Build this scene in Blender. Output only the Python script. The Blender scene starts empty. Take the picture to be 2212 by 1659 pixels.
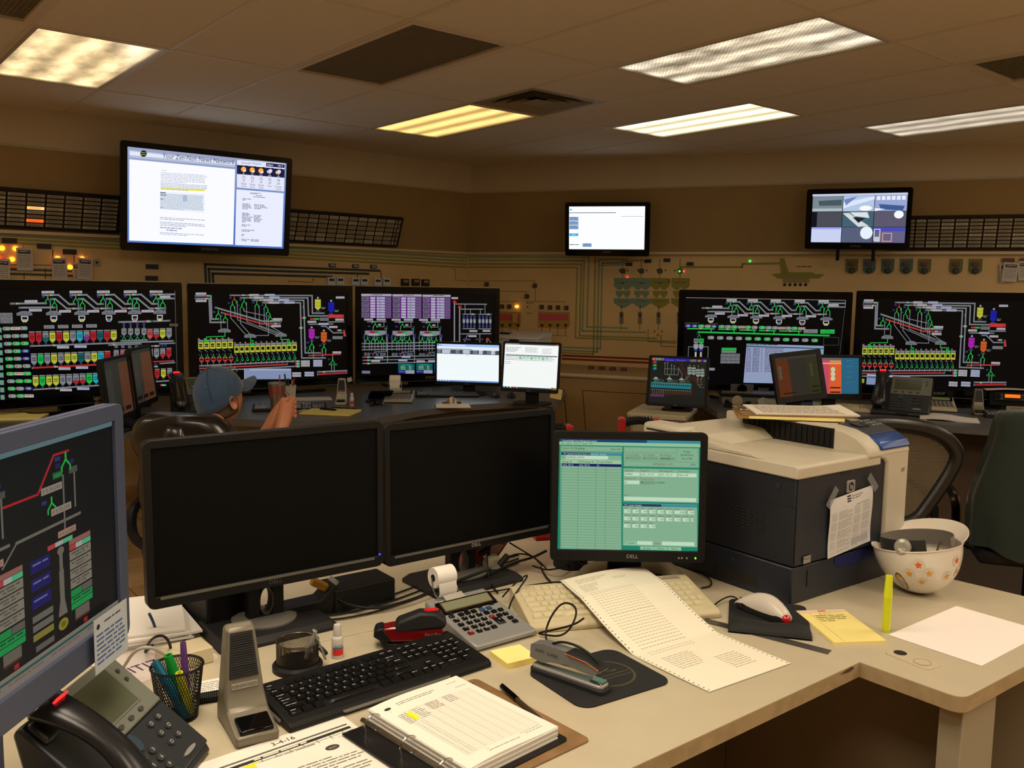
import bpy, bmesh, math, random
from math import sin, cos, pi, radians as R
from mathutils import Vector as V, Matrix as M4
random.seed(7)
scn = bpy.context.scene
col = scn.collection
# ------------------------------------------------------------------ camera, world, exposure
CAMZ, FPX, PITCH, ROLL = 1.53, 1913.5, -.1072, .0148
fw = V((0, cos(PITCH), sin(PITCH))); r0 = V((1, 0, 0)); u0 = r0.cross(fw)
cr = r0*cos(ROLL)+u0*sin(ROLL); cu = u0*cos(ROLL)-r0*sin(ROLL)
cd = bpy.data.cameras.new('camera'); cam = bpy.data.objects.new('camera', cd); col.objects.link(cam)
cam.matrix_world = M4(((cr.x, cu.x, -fw.x, 0), (cr.y, cu.y, -fw.y, 0), (cr.z, cu.z, -fw.z, CAMZ), (0, 0, 0, 1)))
cd.sensor_width = 36; cd.sensor_fit = 'HORIZONTAL'; cd.lens = FPX/2212*36; cd.clip_start = .02
scn.camera = cam
scn.view_settings.view_transform = 'Standard'; scn.view_settings.look = 'None'
scn.view_settings.gamma = 1; scn.view_settings.use_curve_mapping = False
scn.view_settings.exposure = 0.0
w = bpy.data.worlds.new('world'); scn.world = w; w.use_nodes = True
w.node_tree.nodes['Background'].inputs[0].default_value = (.9, .8, .6, 1)
w.node_tree.nodes['Background'].inputs[1].default_value = .02
CEIL = 2.677
# ceiling grid: origin and the two directions of the 2 ft x 4 ft tiles
GO = V((.4788, 4.7374)); GA = V((cos(-.8807), sin(-.8807))); GB = V((-GA.y, GA.x))
def grid(i, j): return GO+GA*(1.22*i)+GB*(.61*j)
# unseen area lights added for brightness where ceiling fixtures around the camera are assumed
WARM = (1, .85, .65)
def lamp(i, j, power, sz=(1.16, .55)):
    c = grid(i+.5, j+.5); l = bpy.data.lights.new('added_ceiling_lamp', 'AREA'); l.shape = 'RECTANGLE'
    l.size, l.size_y = sz; l.energy = power*1.08; l.color = WARM
    o = bpy.data.objects.new('added_ceiling_lamp', l); col.objects.link(o)
    o.location = (c.x, c.y, CEIL-.02); o.rotation_euler = (0, 0, -.8807)
for a in ((2, 0, 26), (3, -3, 26), (2, -6, 26), (4, -1, 22), (1, -5, 26), (0, -8, 24), (3, 4, 18), (-2, -9, 22), (2, 5, 18)): lamp(*a)

# ------------------------------------------------------------------ helpers
def S(c):                                    # sRGB 0..255 -> linear
    return tuple(((x/255)/12.92 if x/255 <= .04045 else ((x/255+.055)/1.055)**2.4) for x in c)
_m = {}
def mat(name, c, rough=.5, metal=0, bump=0, bscale=80, var=0, vscale=6, spec=.5, alpha=1, trans=0, coat=0, c2=None, stretch=None, sheen=0):
    if name in _m: return _m[name]
    m = bpy.data.materials.new(name); m.use_nodes = True; nt = m.node_tree; b = nt.nodes['Principled BSDF']
    lc = S(c)+(1,)
    b.inputs['Base Color'].default_value = lc; b.inputs['Roughness'].default_value = rough
    b.inputs['Metallic'].default_value = metal; b.inputs['Specular IOR Level'].default_value = spec
    b.inputs['Transmission Weight'].default_value = trans; b.inputs['Coat Weight'].default_value = coat; b.inputs['Alpha'].default_value = alpha
    if sheen: b.inputs['Sheen Weight'].default_value = sheen
    tc = nt.nodes.new('ShaderNodeTexCoord'); mp = nt.nodes.new('ShaderNodeMapping'); nt.links.new(tc.outputs['Object'], mp.inputs[0])
    if stretch: mp.inputs['Scale'].default_value = stretch
    if var or c2:
        n = nt.nodes.new('ShaderNodeTexNoise'); n.inputs['Scale'].default_value = vscale; n.inputs['Detail'].default_value = 4
        nt.links.new(mp.outputs[0], n.inputs[0])
        rp = nt.nodes.new('ShaderNodeValToRGB'); nt.links.new(n.outputs[0], rp.inputs[0])
        d = S(c2) if c2 else tuple(x*(1-var) for x in lc[:3])
        rp.color_ramp.elements[0].position = .35; rp.color_ramp.elements[1].position = .65
        rp.color_ramp.elements[0].color = d+(1,); rp.color_ramp.elements[1].color = lc
        nt.links.new(rp.outputs[0], b.inputs['Base Color'])
    if bump:
        n2 = nt.nodes.new('ShaderNodeTexNoise'); n2.inputs['Scale'].default_value = bscale; n2.inputs['Detail'].default_value = 3
        nt.links.new(mp.outputs[0], n2.inputs[0])
        bp = nt.nodes.new('ShaderNodeBump'); bp.inputs['Strength'].default_value = bump; bp.inputs['Distance'].default_value = .002
        nt.links.new(n2.outputs[0], bp.inputs['Height']); nt.links.new(bp.outputs[0], b.inputs['Normal'])
    _m[name] = m; return m
def attr_mat(name, emit=0, rough=.4, base=1, spec=.4, coat=0):
    if name in _m: return _m[name]
    m = bpy.data.materials.new(name); m.use_nodes = True; nt = m.node_tree; b = nt.nodes['Principled BSDF']
    a = nt.nodes.new('ShaderNodeAttribute'); a.attribute_name = 'col'
    b.inputs['Roughness'].default_value = rough; b.inputs['Specular IOR Level'].default_value = spec; b.inputs['Coat Weight'].default_value = coat
    if emit:
        b.inputs['Base Color'].default_value = (.004, .004, .005, 1)
        nt.links.new(a.outputs['Color'], b.inputs['Emission Color']); b.inputs['Emission Strength'].default_value = emit
    else:
        nt.links.new(a.outputs['Color'], b.inputs['Base Color'])
    _m[name] = m; return m
def emit_mat(name, c, s):
    if name in _m: return _m[name]
    m = bpy.data.materials.new(name); m.use_nodes = True; b = m.node_tree.nodes['Principled BSDF']
    b.inputs['Base Color'].default_value = S(c)+(1,); b.inputs['Emission Color'].default_value = S(c)+(1,)
    b.inputs['Emission Strength'].default_value = s; b.inputs['Roughness'].default_value = .3
    _m[name] = m; return m
def tag(o, label=None, cat=None, group=None, kind=None):
    if label: o['label'] = label
    if cat: o['category'] = cat
    if group: o['group'] = group
    if kind: o['kind'] = kind
    return o
def thing(name, label, cat, loc=(0, 0, 0), rz=0, group=None):
    o = bpy.data.objects.new(name, None); col.objects.link(o); o.empty_display_size = .02
    o.location = loc; o.rotation_euler = (0, 0, rz); return tag(o, label, cat, group)
def obj(name, me, parent=None, loc=None, rot=None):
    o = bpy.data.objects.new(name, me); col.objects.link(o); o.parent = parent
    if loc: o.location = loc
    if rot: o.rotation_euler = rot
    return o
def arc(c, r, a0, a1, n): return [(c[0]+r*cos(R(a0+(a1-a0)*k/n)), c[1]+r*sin(R(a0+(a1-a0)*k/n))) for k in range(n+1)]
def rrect(w, h, r, n=4, cx=0, cy=0):
    a, b = w/2-r, h/2-r; o = []
    for sx, sy, s in ((1, 1, 0), (-1, 1, 90), (-1, -1, 180), (1, -1, 270)): o += arc((cx+sx*a, cy+sy*b), r, s, s+90, n)
    return o
def circ(r, n=20, cx=0, cy=0, ry=None): return [(cx+r*cos(2*pi*k/n), cy+(ry or r)*sin(2*pi*k/n)) for k in range(n)]
class MB:
    """collects shapes into ONE mesh"""
    def __init__(s): s.v = []; s.f = []; s.m = M4.Identity(4)
    def T(s, loc=(0, 0, 0), rot=(0, 0, 0)):
        from mathutils import Euler
        s.m = M4.Translation(V(loc)) @ Euler(rot).to_matrix().to_4x4(); return s
    def add(s, vs, fs):
        n = len(s.v); s.v += [tuple(s.m @ V(p)) for p in vs]; s.f += [tuple(i+n for i in f) for f in fs]; return s
    def box(s, c, d, top=None):              # centre, size; top=(sx,sy) scales the top face
        x, y, z = d[0]/2, d[1]/2, d[2]/2; t = top or (1, 1)
        vs = [(c[0]+a*x*(t[0] if e > 0 else 1), c[1]+b*y*(t[1] if e > 0 else 1), c[2]+e*z) for e in (-1, 1) for a, b in ((-1, -1), (1, -1), (1, 1), (-1, 1))]
        return s.add(vs, [(3, 2, 1, 0), (4, 5, 6, 7), (0, 1, 5, 4), (1, 2, 6, 5), (2, 3, 7, 6), (3, 0, 4, 7)])
    def b3(s, a, b): return s.box([(p+q)/2 for p, q in zip(a, b)], [abs(q-p) for p, q in zip(a, b)])
    def prism(s, poly, z0, z1, axis='z', inset=0, ch=0):  # polygon extruded; ch: chamfer on the top rim
        n = len(poly); ax = {'z': lambda a, b, c: (a, b, c), 'y': lambda a, b, c: (a, c, b), 'x': lambda a, b, c: (c, a, b)}[axis]
        def sh(p, k):
            cx = sum(q[0] for q in p)/n; cy = sum(q[1] for q in p)/n
            mx = max(abs(q[0]-cx) for q in p) or 1; my = max(abs(q[1]-cy) for q in p) or 1
            return [(cx+(q[0]-cx)*(1-k/mx), cy+(q[1]-cy)*(1-k/my)) for q in p]
        rings = [(poly, z0)]
        if ch: rings += [(poly, z1-ch if z1 > z0 else z1+ch), (sh(poly, ch), z1)]
        else: rings += [(sh(poly, inset) if inset else poly, z1)]
        vs = [ax(p[0], p[1], z) for pl, z in rings for p in pl]; fs = [tuple(reversed(range(n))), tuple(range(n*(len(rings)-1), n*len(rings)))]
        for k in range(len(rings)-1):
            for i in range(n): j = (i+1) % n; fs.append((k*n+i, k*n+j, k*n+n+j, k*n+n+i))
        return s.add(vs, fs)
    def loft(s, rings, cap=True, closed=True):  # list of equal-length rings of 3-D points
        n = len(rings[0]); vs = [p for r in rings for p in r]; fs = []
        for k in range(len(rings)-1):
            for i in range(n if closed else n-1): j = (i+1) % n; fs.append((k*n+i, k*n+j, k*n+n+j, k*n+n+i))
        if cap and closed: fs += [tuple(reversed(range(n))), tuple(range(n*(len(rings)-1), n*len(rings)))]
        return s.add(vs, fs)
    def lathe(s, prof, n=24, c=(0, 0, 0), axis='z', cap=True):
        f = {'z': lambda r, a, z: (c[0]+r*cos(a), c[1]+r*sin(a), c[2]+z), 'x': lambda r, a, z: (c[0]+z, c[1]+r*cos(a), c[2]+r*sin(a)), 'y': lambda r, a, z: (c[0]+r*sin(a), c[1]+z, c[2]+r*cos(a))}[axis]
        return s.loft([[f(r, 2*pi*k/n, z) for k in range(n)] for r, z in prof], cap=cap)
    def cyl(s, c, r, h, n=20, axis='z', r2=None): return s.lathe([(r, -h/2), (r if r2 is None else r2, h/2)], n, c, axis)
    def tube(s, pts, r, n=8, closed=False, smooth=0, rr=None):
        P = [V(p) for p in pts]
        for _ in range(smooth):
            Q = [P[0]] if not closed else []
            for i in range(len(P)-(0 if closed else 1)):
                a, b = P[i], P[(i+1) % len(P)]; Q += [a*.75+b*.25, a*.25+b*.75]
            if not closed: Q.append(P[-1])
            P = Q
        rings = []; m = len(P); up = None
        for i, p in enumerate(P):
            t = ((P[(i+1) % m] if (closed or i < m-1) else p)-(P[i-1] if (closed or i > 0) else p)).normalized()
            if up is None: up = t.orthogonal()
            up = (up-t*up.dot(t)).normalized(); bi = t.cross(up)
            q = r if rr is None else r*rr[min(len(rr)-1, int(i*len(rr)/m))]
            rings.append([p+(up*cos(2*pi*k/n)+bi*sin(2*pi*k/n))*q for k in range(n)])
        if closed: rings.append(rings[0])
        return s.loft(rings, cap=not closed)
    def sphere(s, c, r, n=16, m=10, sc=(1, 1, 1), lo=0, hi=180):
        return s.loft([[(c[0]+r*sc[0]*sin(t)*cos(2*pi*k/n), c[1]+r*sc[1]*sin(t)*sin(2*pi*k/n), c[2]-r*sc[2]*cos(t)) for k in range(n)] for t in [R(max(.5, min(179.5, lo+(hi-lo)*q/m))) for q in range(m+1)]])
    def build(s, name, m, parent=None, bevel=0, smooth=35, seg=2, sub=0, loc=None, rot=None, solid=0):
        me = bpy.data.meshes.new(name); me.from_pydata(s.v, [], s.f); me.validate(); me.update()
        bm = bmesh.new(); bm.from_mesh(me); bmesh.ops.remove_doubles(bm, verts=bm.verts, dist=1e-6)
        bmesh.ops.recalc_face_normals(bm, faces=bm.faces); bm.to_mesh(me); bm.free()
        for mm in (m if isinstance(m, (list, tuple)) else [m]): me.materials.append(mm)
        me.polygons.foreach_set('use_smooth', [True]*len(me.polygons)); me.set_sharp_from_angle(angle=R(smooth))
        o = obj(name, me, parent, loc, rot)
        if solid:
            q = o.modifiers.new('s', 'SOLIDIFY'); q.thickness = solid; q.offset = 0
        if bevel:
            q = o.modifiers.new('b', 'BEVEL'); q.width = bevel; q.segments = seg; q.limit_method = 'ANGLE'; q.angle_limit = R(30); q.harden_normals = False
        if sub:
            q = o.modifiers.new('u', 'SUBSURF'); q.levels = q.render_levels = sub
        return o
def dup(root, loc=None, rz=None, label=None, group=None):
    def cp(o, par):
        c = o.copy(); col.objects.link(c); c.parent = par
        for ch in [k for k in bpy.data.objects if k.parent == o]: cp(ch, c)
        return c
    r = cp(root, root.parent)
    if loc is not None: r.location = loc
    if rz is not None: r.rotation_euler = (0, 0, rz)
    if label: r['label'] = label
    if group: r['group'] = group
    return r
# a surveyed point: where the camera ray of photo pixel (x, y) meets a horizontal plane of height z
def D(x, y, z=.73):
    d = fw*FPX+cr*(x-1106)-cu*(y-829.5); k = (z-CAMZ)/d.z; return V((d.x*k, d.y*k, z))
def ang(a, b): return math.atan2(b[1]-a[1], b[0]-a[0])
def PW(x, y, p0, n):                        # the same on a vertical (or any) plane through p0 with normal n
    d = fw*FPX+cr*(x-1106)-cu*(y-829.5); o = V((0, 0, CAMZ)); k = (V(p0)-o).dot(V(n))/d.dot(V(n)); return o+d*k
# ---- glyphs of Blender's built-in font as flat triangles
_g = {}; _adv = {}
def _glyph_setup():
    chars = 'ABCDEFGHIJKLMNOPQRSTUVWXYZabcdefghijklmnopqrstuvwxyz0123456789%/:-.,()+*#=×÷√$&\'<>^_'
    cv = bpy.data.curves.new('glyph', 'FONT'); cv.resolution_u = 2; o = bpy.data.objects.new('glyph', cv); col.objects.link(o)
    def ev(t):
        cv.body = t; bpy.context.view_layer.update(); dg = bpy.context.evaluated_depsgraph_get()
        me = o.evaluated_get(dg).to_mesh(); vs = [(p.co.x, p.co.y) for p in me.vertices]; fs = [tuple(f.vertices) for f in me.polygons]
        o.evaluated_get(dg).to_mesh_clear(); return vs, fs
    xi = max(p[0] for p in ev('I')[0])
    for c in chars:
        vs, fs = ev(c); _g[c] = (vs, fs)
        _adv[c] = max(p[0] for p in ev(c+'I')[0])-xi
    _adv[' '] = .3
    bpy.data.objects.remove(o); bpy.data.curves.remove(cv)
_glyph_setup()
def tw(s): return sum(_adv.get(c, .5) for c in s)
class CV:
    """flat print: coloured polygons in a W x H drawing (origin top left, y down) joined into one mesh"""
    def __init__(s, W, H): s.W, s.H = W, H; s.p = []; s.z = 0; s.sub = 0
    def poly(s, pts, c, dz=0): s.p.append((pts, S(c), s.z+dz)); return s
    def rect(s, x, y, w, h, c, dz=0):
        if s.sub and (w > s.sub or h > s.sub):
            nx = max(1, int(w/s.sub)+1); ny = max(1, int(h/s.sub)+1)
            for i in range(nx):
                for j in range(ny):
                    a, b, e, f = x+w*i/nx, y+h*j/ny, x+w*(i+1)/nx, y+h*(j+1)/ny
                    s.poly([(a, b), (e, b), (e, f), (a, f)], c, dz)
            return s
        return s.poly([(x, y), (x+w, y), (x+w, y+h), (x, y+h)], c, dz)
    def frame(s, x, y, w, h, t, c, dz=0):
        s.rect(x, y, w, t, c, dz); s.rect(x, y+h-t, w, t, c, dz); s.rect(x, y, t, h, c, dz); return s.rect(x+w-t, y, t, h, c, dz)
    def line(s, pts, t, c, dz=0):
        for a, b in zip(pts, pts[1:]):
            d = V((b[0]-a[0], b[1]-a[1])); L = d.length or 1; d /= L; n = V((-d.y, d.x))*t/2
            k = max(1, int(L/s.sub)+1) if s.sub else 1
            e = d*t/2*(.9 if t > 0 else 0)
            p, q = V(a)-e, V(b)+e
            for i in range(k):
                u, v = p.lerp(q, i/k), p.lerp(q, (i+1)/k); s.poly([tuple(u-n), tuple(v-n), tuple(v+n), tuple(u+n)], c, dz)
        return s
    def disc(s, x, y, r, c, n=12, dz=0, ry=None): return s.poly(circ(r, n, x, y, ry), c, dz)
    def text(s, x, y, h, t, c, al='l', dz=0, sx=1, rot=0):   # y is the baseline, h the font size
        wdt = tw(t)*h*sx; x0 = -(wdt/2 if al == 'c' else wdt if al == 'r' else 0); ca, sa = cos(rot), sin(rot); lc = S(c)
        for ch in t:
            if ch in _g:
                vs, fs = _g[ch]
                q = [(x0+p[0]*h*sx, -p[1]*h) for p in vs]; q = [(x+a*ca-b*sa, y+a*sa+b*ca) for a, b in q]
                s.p.append((q, lc, s.z+dz, fs))
            x0 += _adv.get(ch, .5)*h*sx
        return s
    def words(s, x, y, w, h, c, fill=.9, dz=0):               # illegible small print: a row of word-sized dashes
        e = x
        while e < x+w*fill:
            k = min(random.uniform(1.2, 5)*h, x+w-e); s.poly([(e, y), (e+k, y), (e+k, y+h*.62), (e, y+h*.62)], c, dz); e += k+h*.55
        return s
    def star(s, x, y, r, c, dz=0): return s.poly([(x+(r if k % 2 == 0 else r*.45)*sin(k*pi/5), y-(r if k % 2 == 0 else r*.45)*cos(k*pi/5)) for k in range(10)], c, dz)
    def build(s, name, m, parent, fn, dz=.00012):            # fn(u, v, d) -> 3-D point, u v in 0..1
        vs, fs, cs = [], [], []
        for e in s.p:
            n = len(vs); vs += [fn(a/s.W, b/s.H, e[2]*dz+dz) for a, b in e[0]]
            for f in (e[3] if len(e) > 3 else [tuple(range(len(e[0])))]):
                fs.append(tuple(i+n for i in f)); cs += [e[1]+(1,)]*len(f)
        me = bpy.data.meshes.new(name); me.from_pydata(vs, [], fs)
        ca = me.color_attributes.new('col', 'FLOAT_COLOR', 'CORNER'); ca.data.foreach_set('color', [x for c in cs for x in c])
        me.materials.append(m); return obj(name, me, parent)
def front(w, h, y=0, cx=0, cz=0): return lambda u, v, d: (cx+(u-.5)*w, y-d, cz+(.5-v)*h)      # faces -y
def flat(w, h, z=0, cx=0, cy=0): return lambda u, v, d: (cx+(u-.5)*w, cy+(.5-v)*h, z+d)        # faces +z
# ------------------------------------------------------------------ the room
CO = V((-.413, 8.494)); DL = V((.755, .655)).normalized(); DR = V((.931, -.365)).normalized()
NL = V((DL.y, -DL.x)); NR = V((DR.y, -DR.x))          # into the room
LL, LR = 7.6, 6.6
PL = CO-DL*LL; PR = CO+DR*LR
ROOM = [CO, PL, V((PL.x, -3.2)), V((PR.x, -3.2)), PR]
M_tile = mat('acoustic tile', (226, 216, 194), .9, bump=.5, bscale=260, var=.05, vscale=90)
M_grid = mat('painted grid bar', (214, 202, 178), .6)
M_wall_up = mat('painted wall grey beige', (206, 192, 164), .85, var=.05, vscale=3)
M_wall_mid = mat('painted wall tan', (164, 138, 92), .8, var=.06, vscale=4)
M_board = mat('cream board', (214, 184, 130), .55, var=.05, vscale=5)
M_cab = mat('tan cabinet laminate', (186, 156, 104), .6, var=.05, vscale=7, bump=.1)
M_ledge = mat('ledge laminate', (206, 190, 156), .4)
M_dark = mat('dark reveal', (22, 18, 14), .8)
def clip(poly, room):
    out = list(poly); n = len(room); ar = sum(room[i].x*room[(i+1) % n].y-room[(i+1) % n].x*room[i].y for i in range(n)); sg = 1 if ar > 0 else -1
    for i in range(n):
        a, b = room[i], room[(i+1) % n]; e = b-a; ins = lambda p: sg*(e.x*(p[1]-a.y)-e.y*(p[0]-a.x)); q = []
        for k in range(len(out)):
            p, s = out[k], out[(k+1) % len(out)]; dp, ds = ins(p), ins(s)
            if dp >= -1e-6: q.append(p)
            if dp*ds < -1e-12: t = dp/(dp-ds); q.append((p[0]+(s[0]-p[0])*t, p[1]+(s[1]-p[1])*t))
        out = q
        if len(out) < 3: return []
    return out
# floor with its own tiles
M_floor = mat('brown stone floor tile', (208, 172, 126), .35, var=.25, vscale=5, bump=.15, bscale=30)
M_floor2 = mat('darker stone floor tile', (192, 154, 110), .35, var=.3, vscale=6, bump=.15, bscale=30)
M_grout = mat('grout', (84, 64, 44), .9)
FROOM = [CO-(NL+NR)*.22, PL-NL*.22, V((PL.x, -3.2)), V((PR.x, -3.2)), PR-NR*.22]
fl = MB().prism([(p.x, p.y) for p in FROOM], -.06, -.008).build('floor', M_grout); fl['kind'] = 'structure'
for i in range(-17, 15):
    for j in range(-14, 18):
        c = V((.3, .2))+GA*(.46*i)+GB*(.46*j)
        if not (-3.4 < c.y < 9.2 and abs(c.x) < 6.5): continue
        p = clip([tuple(c+GA*a+GB*b) for a, b in ((.004, .004), (.456, .004), (.456, .456), (.004, .456))], FROOM)
        if len(p) >= 3: MB().prism(p, -.008, 0, ch=.0015).build('floor_tile', M_floor if (i*7+j*3) % 4 else M_floor2, fl)
FIX = {(0, 0): 'light', (-1, 2): 'light', (-2, 0): 'light', (-2, -4): 'light', (0, 4): 'light', (-1, -2): 'grille', (1, 2): 'grille', (-1, -5): 'grille'}
ce = MB().prism([(p.x, p.y) for p in ROOM], CEIL+.16, CEIL+.2).build('ceiling', M_tile); ce['kind'] = 'structure'
for i in range(-7, 6):
    for j in range(-16, 13):
        if (i, j) in FIX: continue
        a = .012; q0, q1 = (.012, 1.208)
        if (i, j) == (-1, 0): q0 = .615
        p = clip([tuple(GO+GA*(1.22*i+x)+GB*(.61*j+y)) for x, y in ((q0, a), (q1, a), (q1, .598), (q0, .598))], ROOM)
        if len(p) >= 3:
            o = MB().prism(p, CEIL, CEIL+.014).build('ceiling_tile', M_tile, ce)
for i in range(-7, 7):                       # T bars: mains along B, cross bars along A
    p = clip([tuple(GO+GA*(1.22*i+x)+GB*y) for x, y in ((-.012, -10.4), (.012, -10.4), (.012, 8.5), (-.012, 8.5))], ROOM)
    if len(p) >= 3: MB().prism(p, CEIL-.004, CEIL+.03).build('grid_bar', M_grid, ce)
for j in range(-16, 14):
    for i in range(-7, 6):
        p = clip([tuple(GO+GA*(1.22*i+x)+GB*(.61*j+y)) for x, y in ((.013, -.012), (1.207, -.012), (1.207, .012), (.013, .012))], ROOM)
        if len(p) >= 3: MB().prism(p, CEIL-.003, CEIL+.028).build('grid_bar', M_grid, ce)
p = [tuple(GO+GA*(-1.22+x)+GB*y) for x, y in ((.598, .013), (.614, .013), (.614, .597), (.598, .597))]
MB().prism(p, CEIL-.003, CEIL+.028).build('grid_bar', M_grid, ce)
def lens_mat(name, c, s, lo, dirt):
    m = bpy.data.materials.new(name); m.use_nodes = True; nt = m.node_tree; b = nt.nodes['Principled BSDF']; N = nt.nodes.new; L = nt.links.new
    tc = N('ShaderNodeTexCoord'); sx = N('ShaderNodeSeparateXYZ'); L(tc.outputs['Object'], sx.inputs[0])
    a = N('ShaderNodeMath'); a.operation = 'MULTIPLY'; a.inputs[1].default_value = 2*pi/.19; L(sx.outputs['Y'], a.inputs[0])
    c1 = N('ShaderNodeMath'); c1.operation = 'COSINE'; L(a.outputs[0], c1.inputs[0])
    mr = N('ShaderNodeMapRange'); mr.inputs[1].default_value = -1; mr.inputs[2].default_value = 1; mr.inputs[3].default_value = lo; mr.inputs[4].default_value = 1; L(c1.outputs[0], mr.inputs[0])
    ns = N('ShaderNodeTexNoise'); ns.inputs['Scale'].default_value = 4; ns.inputs['Detail'].default_value = 5
    mp = N('ShaderNodeMapping'); mp.inputs['Scale'].default_value = (1, 2.2, 1); L(tc.outputs['Object'], mp.inputs[0]); L(mp.outputs[0], ns.inputs[0])
    m2 = N('ShaderNodeMapRange'); m2.inputs[1].default_value = .35; m2.inputs[2].default_value = .6; m2.inputs[3].default_value = 1-dirt; m2.inputs[4].default_value = 1; L(ns.outputs[0], m2.inputs[0])
    wv = N('ShaderNodeTexWave'); wv.inputs['Scale'].default_value = 26; wv.bands_direction = 'DIAGONAL'; L(tc.outputs['Object'], wv.inputs[0])
    m3 = N('ShaderNodeMapRange'); m3.inputs[3].default_value = .75; m3.inputs[4].default_value = 1.1; L(wv.outputs['Fac'], m3.inputs[0])
    p1 = N('ShaderNodeMath'); p1.operation = 'MULTIPLY'; L(mr.outputs[0], p1.inputs[0]); L(m2.outputs[0], p1.inputs[1])
    p2 = N('ShaderNodeMath'); p2.operation = 'MULTIPLY'; L(p1.outputs[0], p2.inputs[0]); L(m3.outputs[0], p2.inputs[1])
    p3 = N('ShaderNodeMath'); p3.operation = 'MULTIPLY'; p3.inputs[1].default_value = s; L(p2.outputs[0], p3.inputs[0])
    b.inputs['Base Color'].default_value = (.5, .48, .42, 1); b.inputs['Emission Color'].default_value = S(c)+(1,); L(p3.outputs[0], b.inputs['Emission Strength'])
    b.inputs['Roughness'].default_value = .25
    return m
GR = -.8807
M_whitemetal = mat('white enamelled steel', (186, 178, 158), .45)
def fixture(i, j, label, lm):
    c = grid(i+.5, j+.5); t = thing('ceiling_light', label, 'light', (c.x, c.y, CEIL), GR, None)
    b = MB(); w_, h_ = 1.194, .584
    for s in (-1, 1):
        b.b3((-w_/2, s*h_/2, -.004), (w_/2, s*(h_/2-.018), .02)); b.b3((s*w_/2, -h_/2+.018, -.004), (s*(w_/2-.018), h_/2-.018, .02))
    b.build('frame', M_whitemetal, t)
    MB().b3((-w_/2+.018, -h_/2+.018, .004), (w_/2-.018, h_/2-.018, .008)).build('lens', lm, t)
    MB().b3((-w_/2, -h_/2, .021), (w_/2, h_/2, .12)).build('housing', M_whitemetal, t)
lens = lens_mat
fixture(-2, -4, 'lit ceiling light panel at the upper left above the large news screen', lens('lens warm', (255, 222, 165), 1.9, .38, .55))
fixture(0, 0, 'long lit ceiling light with dirty grey smudges at the upper right', lens('lens dirty', (255, 238, 205), 1.45, .3, .75))
fixture(-2, 0, 'small yellow lit ceiling light beside the square air diffuser', lens('lens yellow', (255, 205, 120), 2.1, .3, .15))
fixture(-1, 2, 'brightest clean ceiling light, right of the square air diffuser', lens('lens bright', (255, 236, 190), 2.6, .32, .15))
fixture(0, 4, 'dim greyish ceiling light at the right edge of the ceiling', lens('lens dim', (255, 240, 215), .95, .35, .4))
M_perf = mat('perforated grey metal', (88, 82, 66), .6, var=.25, vscale=140)
def grille(i, j, label):
    c = grid(i+.5, j+.5); t = thing('return_air_grille', label, 'air vent', (c.x, c.y, CEIL), GR)
    b = MB(); w_, h_ = 1.194, .584
    for s in (-1, 1):
        b.b3((-w_/2, s*h_/2, -.005), (w_/2, s*(h_/2-.03), .02)); b.b3((s*w_/2, -h_/2+.03, -.005), (s*(w_/2-.03), h_/2-.03, .02))
    b.build('frame', M_grid, t)
    MB().b3((-w_/2+.03, -h_/2+.03, .012), (w_/2-.03, h_/2-.03, .016)).build('perforated_panel', M_perf, t)
    b = MB()
    for k in range(56): x = -w_/2+.04+k*(w_-.08)/55; b.b3((x-.0015, -h_/2+.03, .006), (x+.0015, h_/2-.03, .012))
    for k in range(26): y = -h_/2+.04+k*(h_-.08)/25; b.b3((-w_/2+.03, y-.0015, .007), (w_/2-.03, y+.0015, .0115))
    o = b.build('mesh', mat('grey grille mesh', (128, 120, 98), .6), t); o['kind'] = 'stuff'
grille(-1, -2, 'dark perforated return air grille left of the ceiling centre')
grille(1, 2, 'dark perforated return air grille cut by the right edge of the ceiling')
grille(-1, -5, 'dirty dark ceiling grille at the top left corner of the ceiling')
# square supply diffuser
c = GO+GA*(-1.22+.306)+GB*.305; t = thing('supply_air_diffuser', 'square louvred supply air diffuser between the two warm ceiling lights', 'air vent', (c.x, c.y, CEIL), GR)
M_diff = mat('diffuser enamel', (150, 138, 108), .5); b = MB()
MB().b3((-.28, -.28, .07), (.28, .28, .075)).build('duct_plate', M_dark, t)
def ring(b, r0_, z0, r1_, z1, th=.004):
    P = lambda r, z: [(r, -r, z), (r, r, z), (-r, r, z), (-r, -r, z)]
    b.loft([P(r0_, z0), P(r1_, z1), P(r1_-.004, z1+th), P(r0_-.004, z0+th), P(r0_, z0)], cap=False)
for r_a, z_a, r_b, z_b in ((.29, -.004, .255, -.004), (.255, -.004, .215, .035), (.2, -.004, .155, .03), (.14, -.004, .1, .03)):
    b = MB(); ring(b, r_a, z_a, r_b, z_b); b.build('louvre', M_diff, t)
MB().b3((-.075, -.075, -.004), (.075, .075, 0)).build('centre_plate', M_diff, t)

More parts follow.
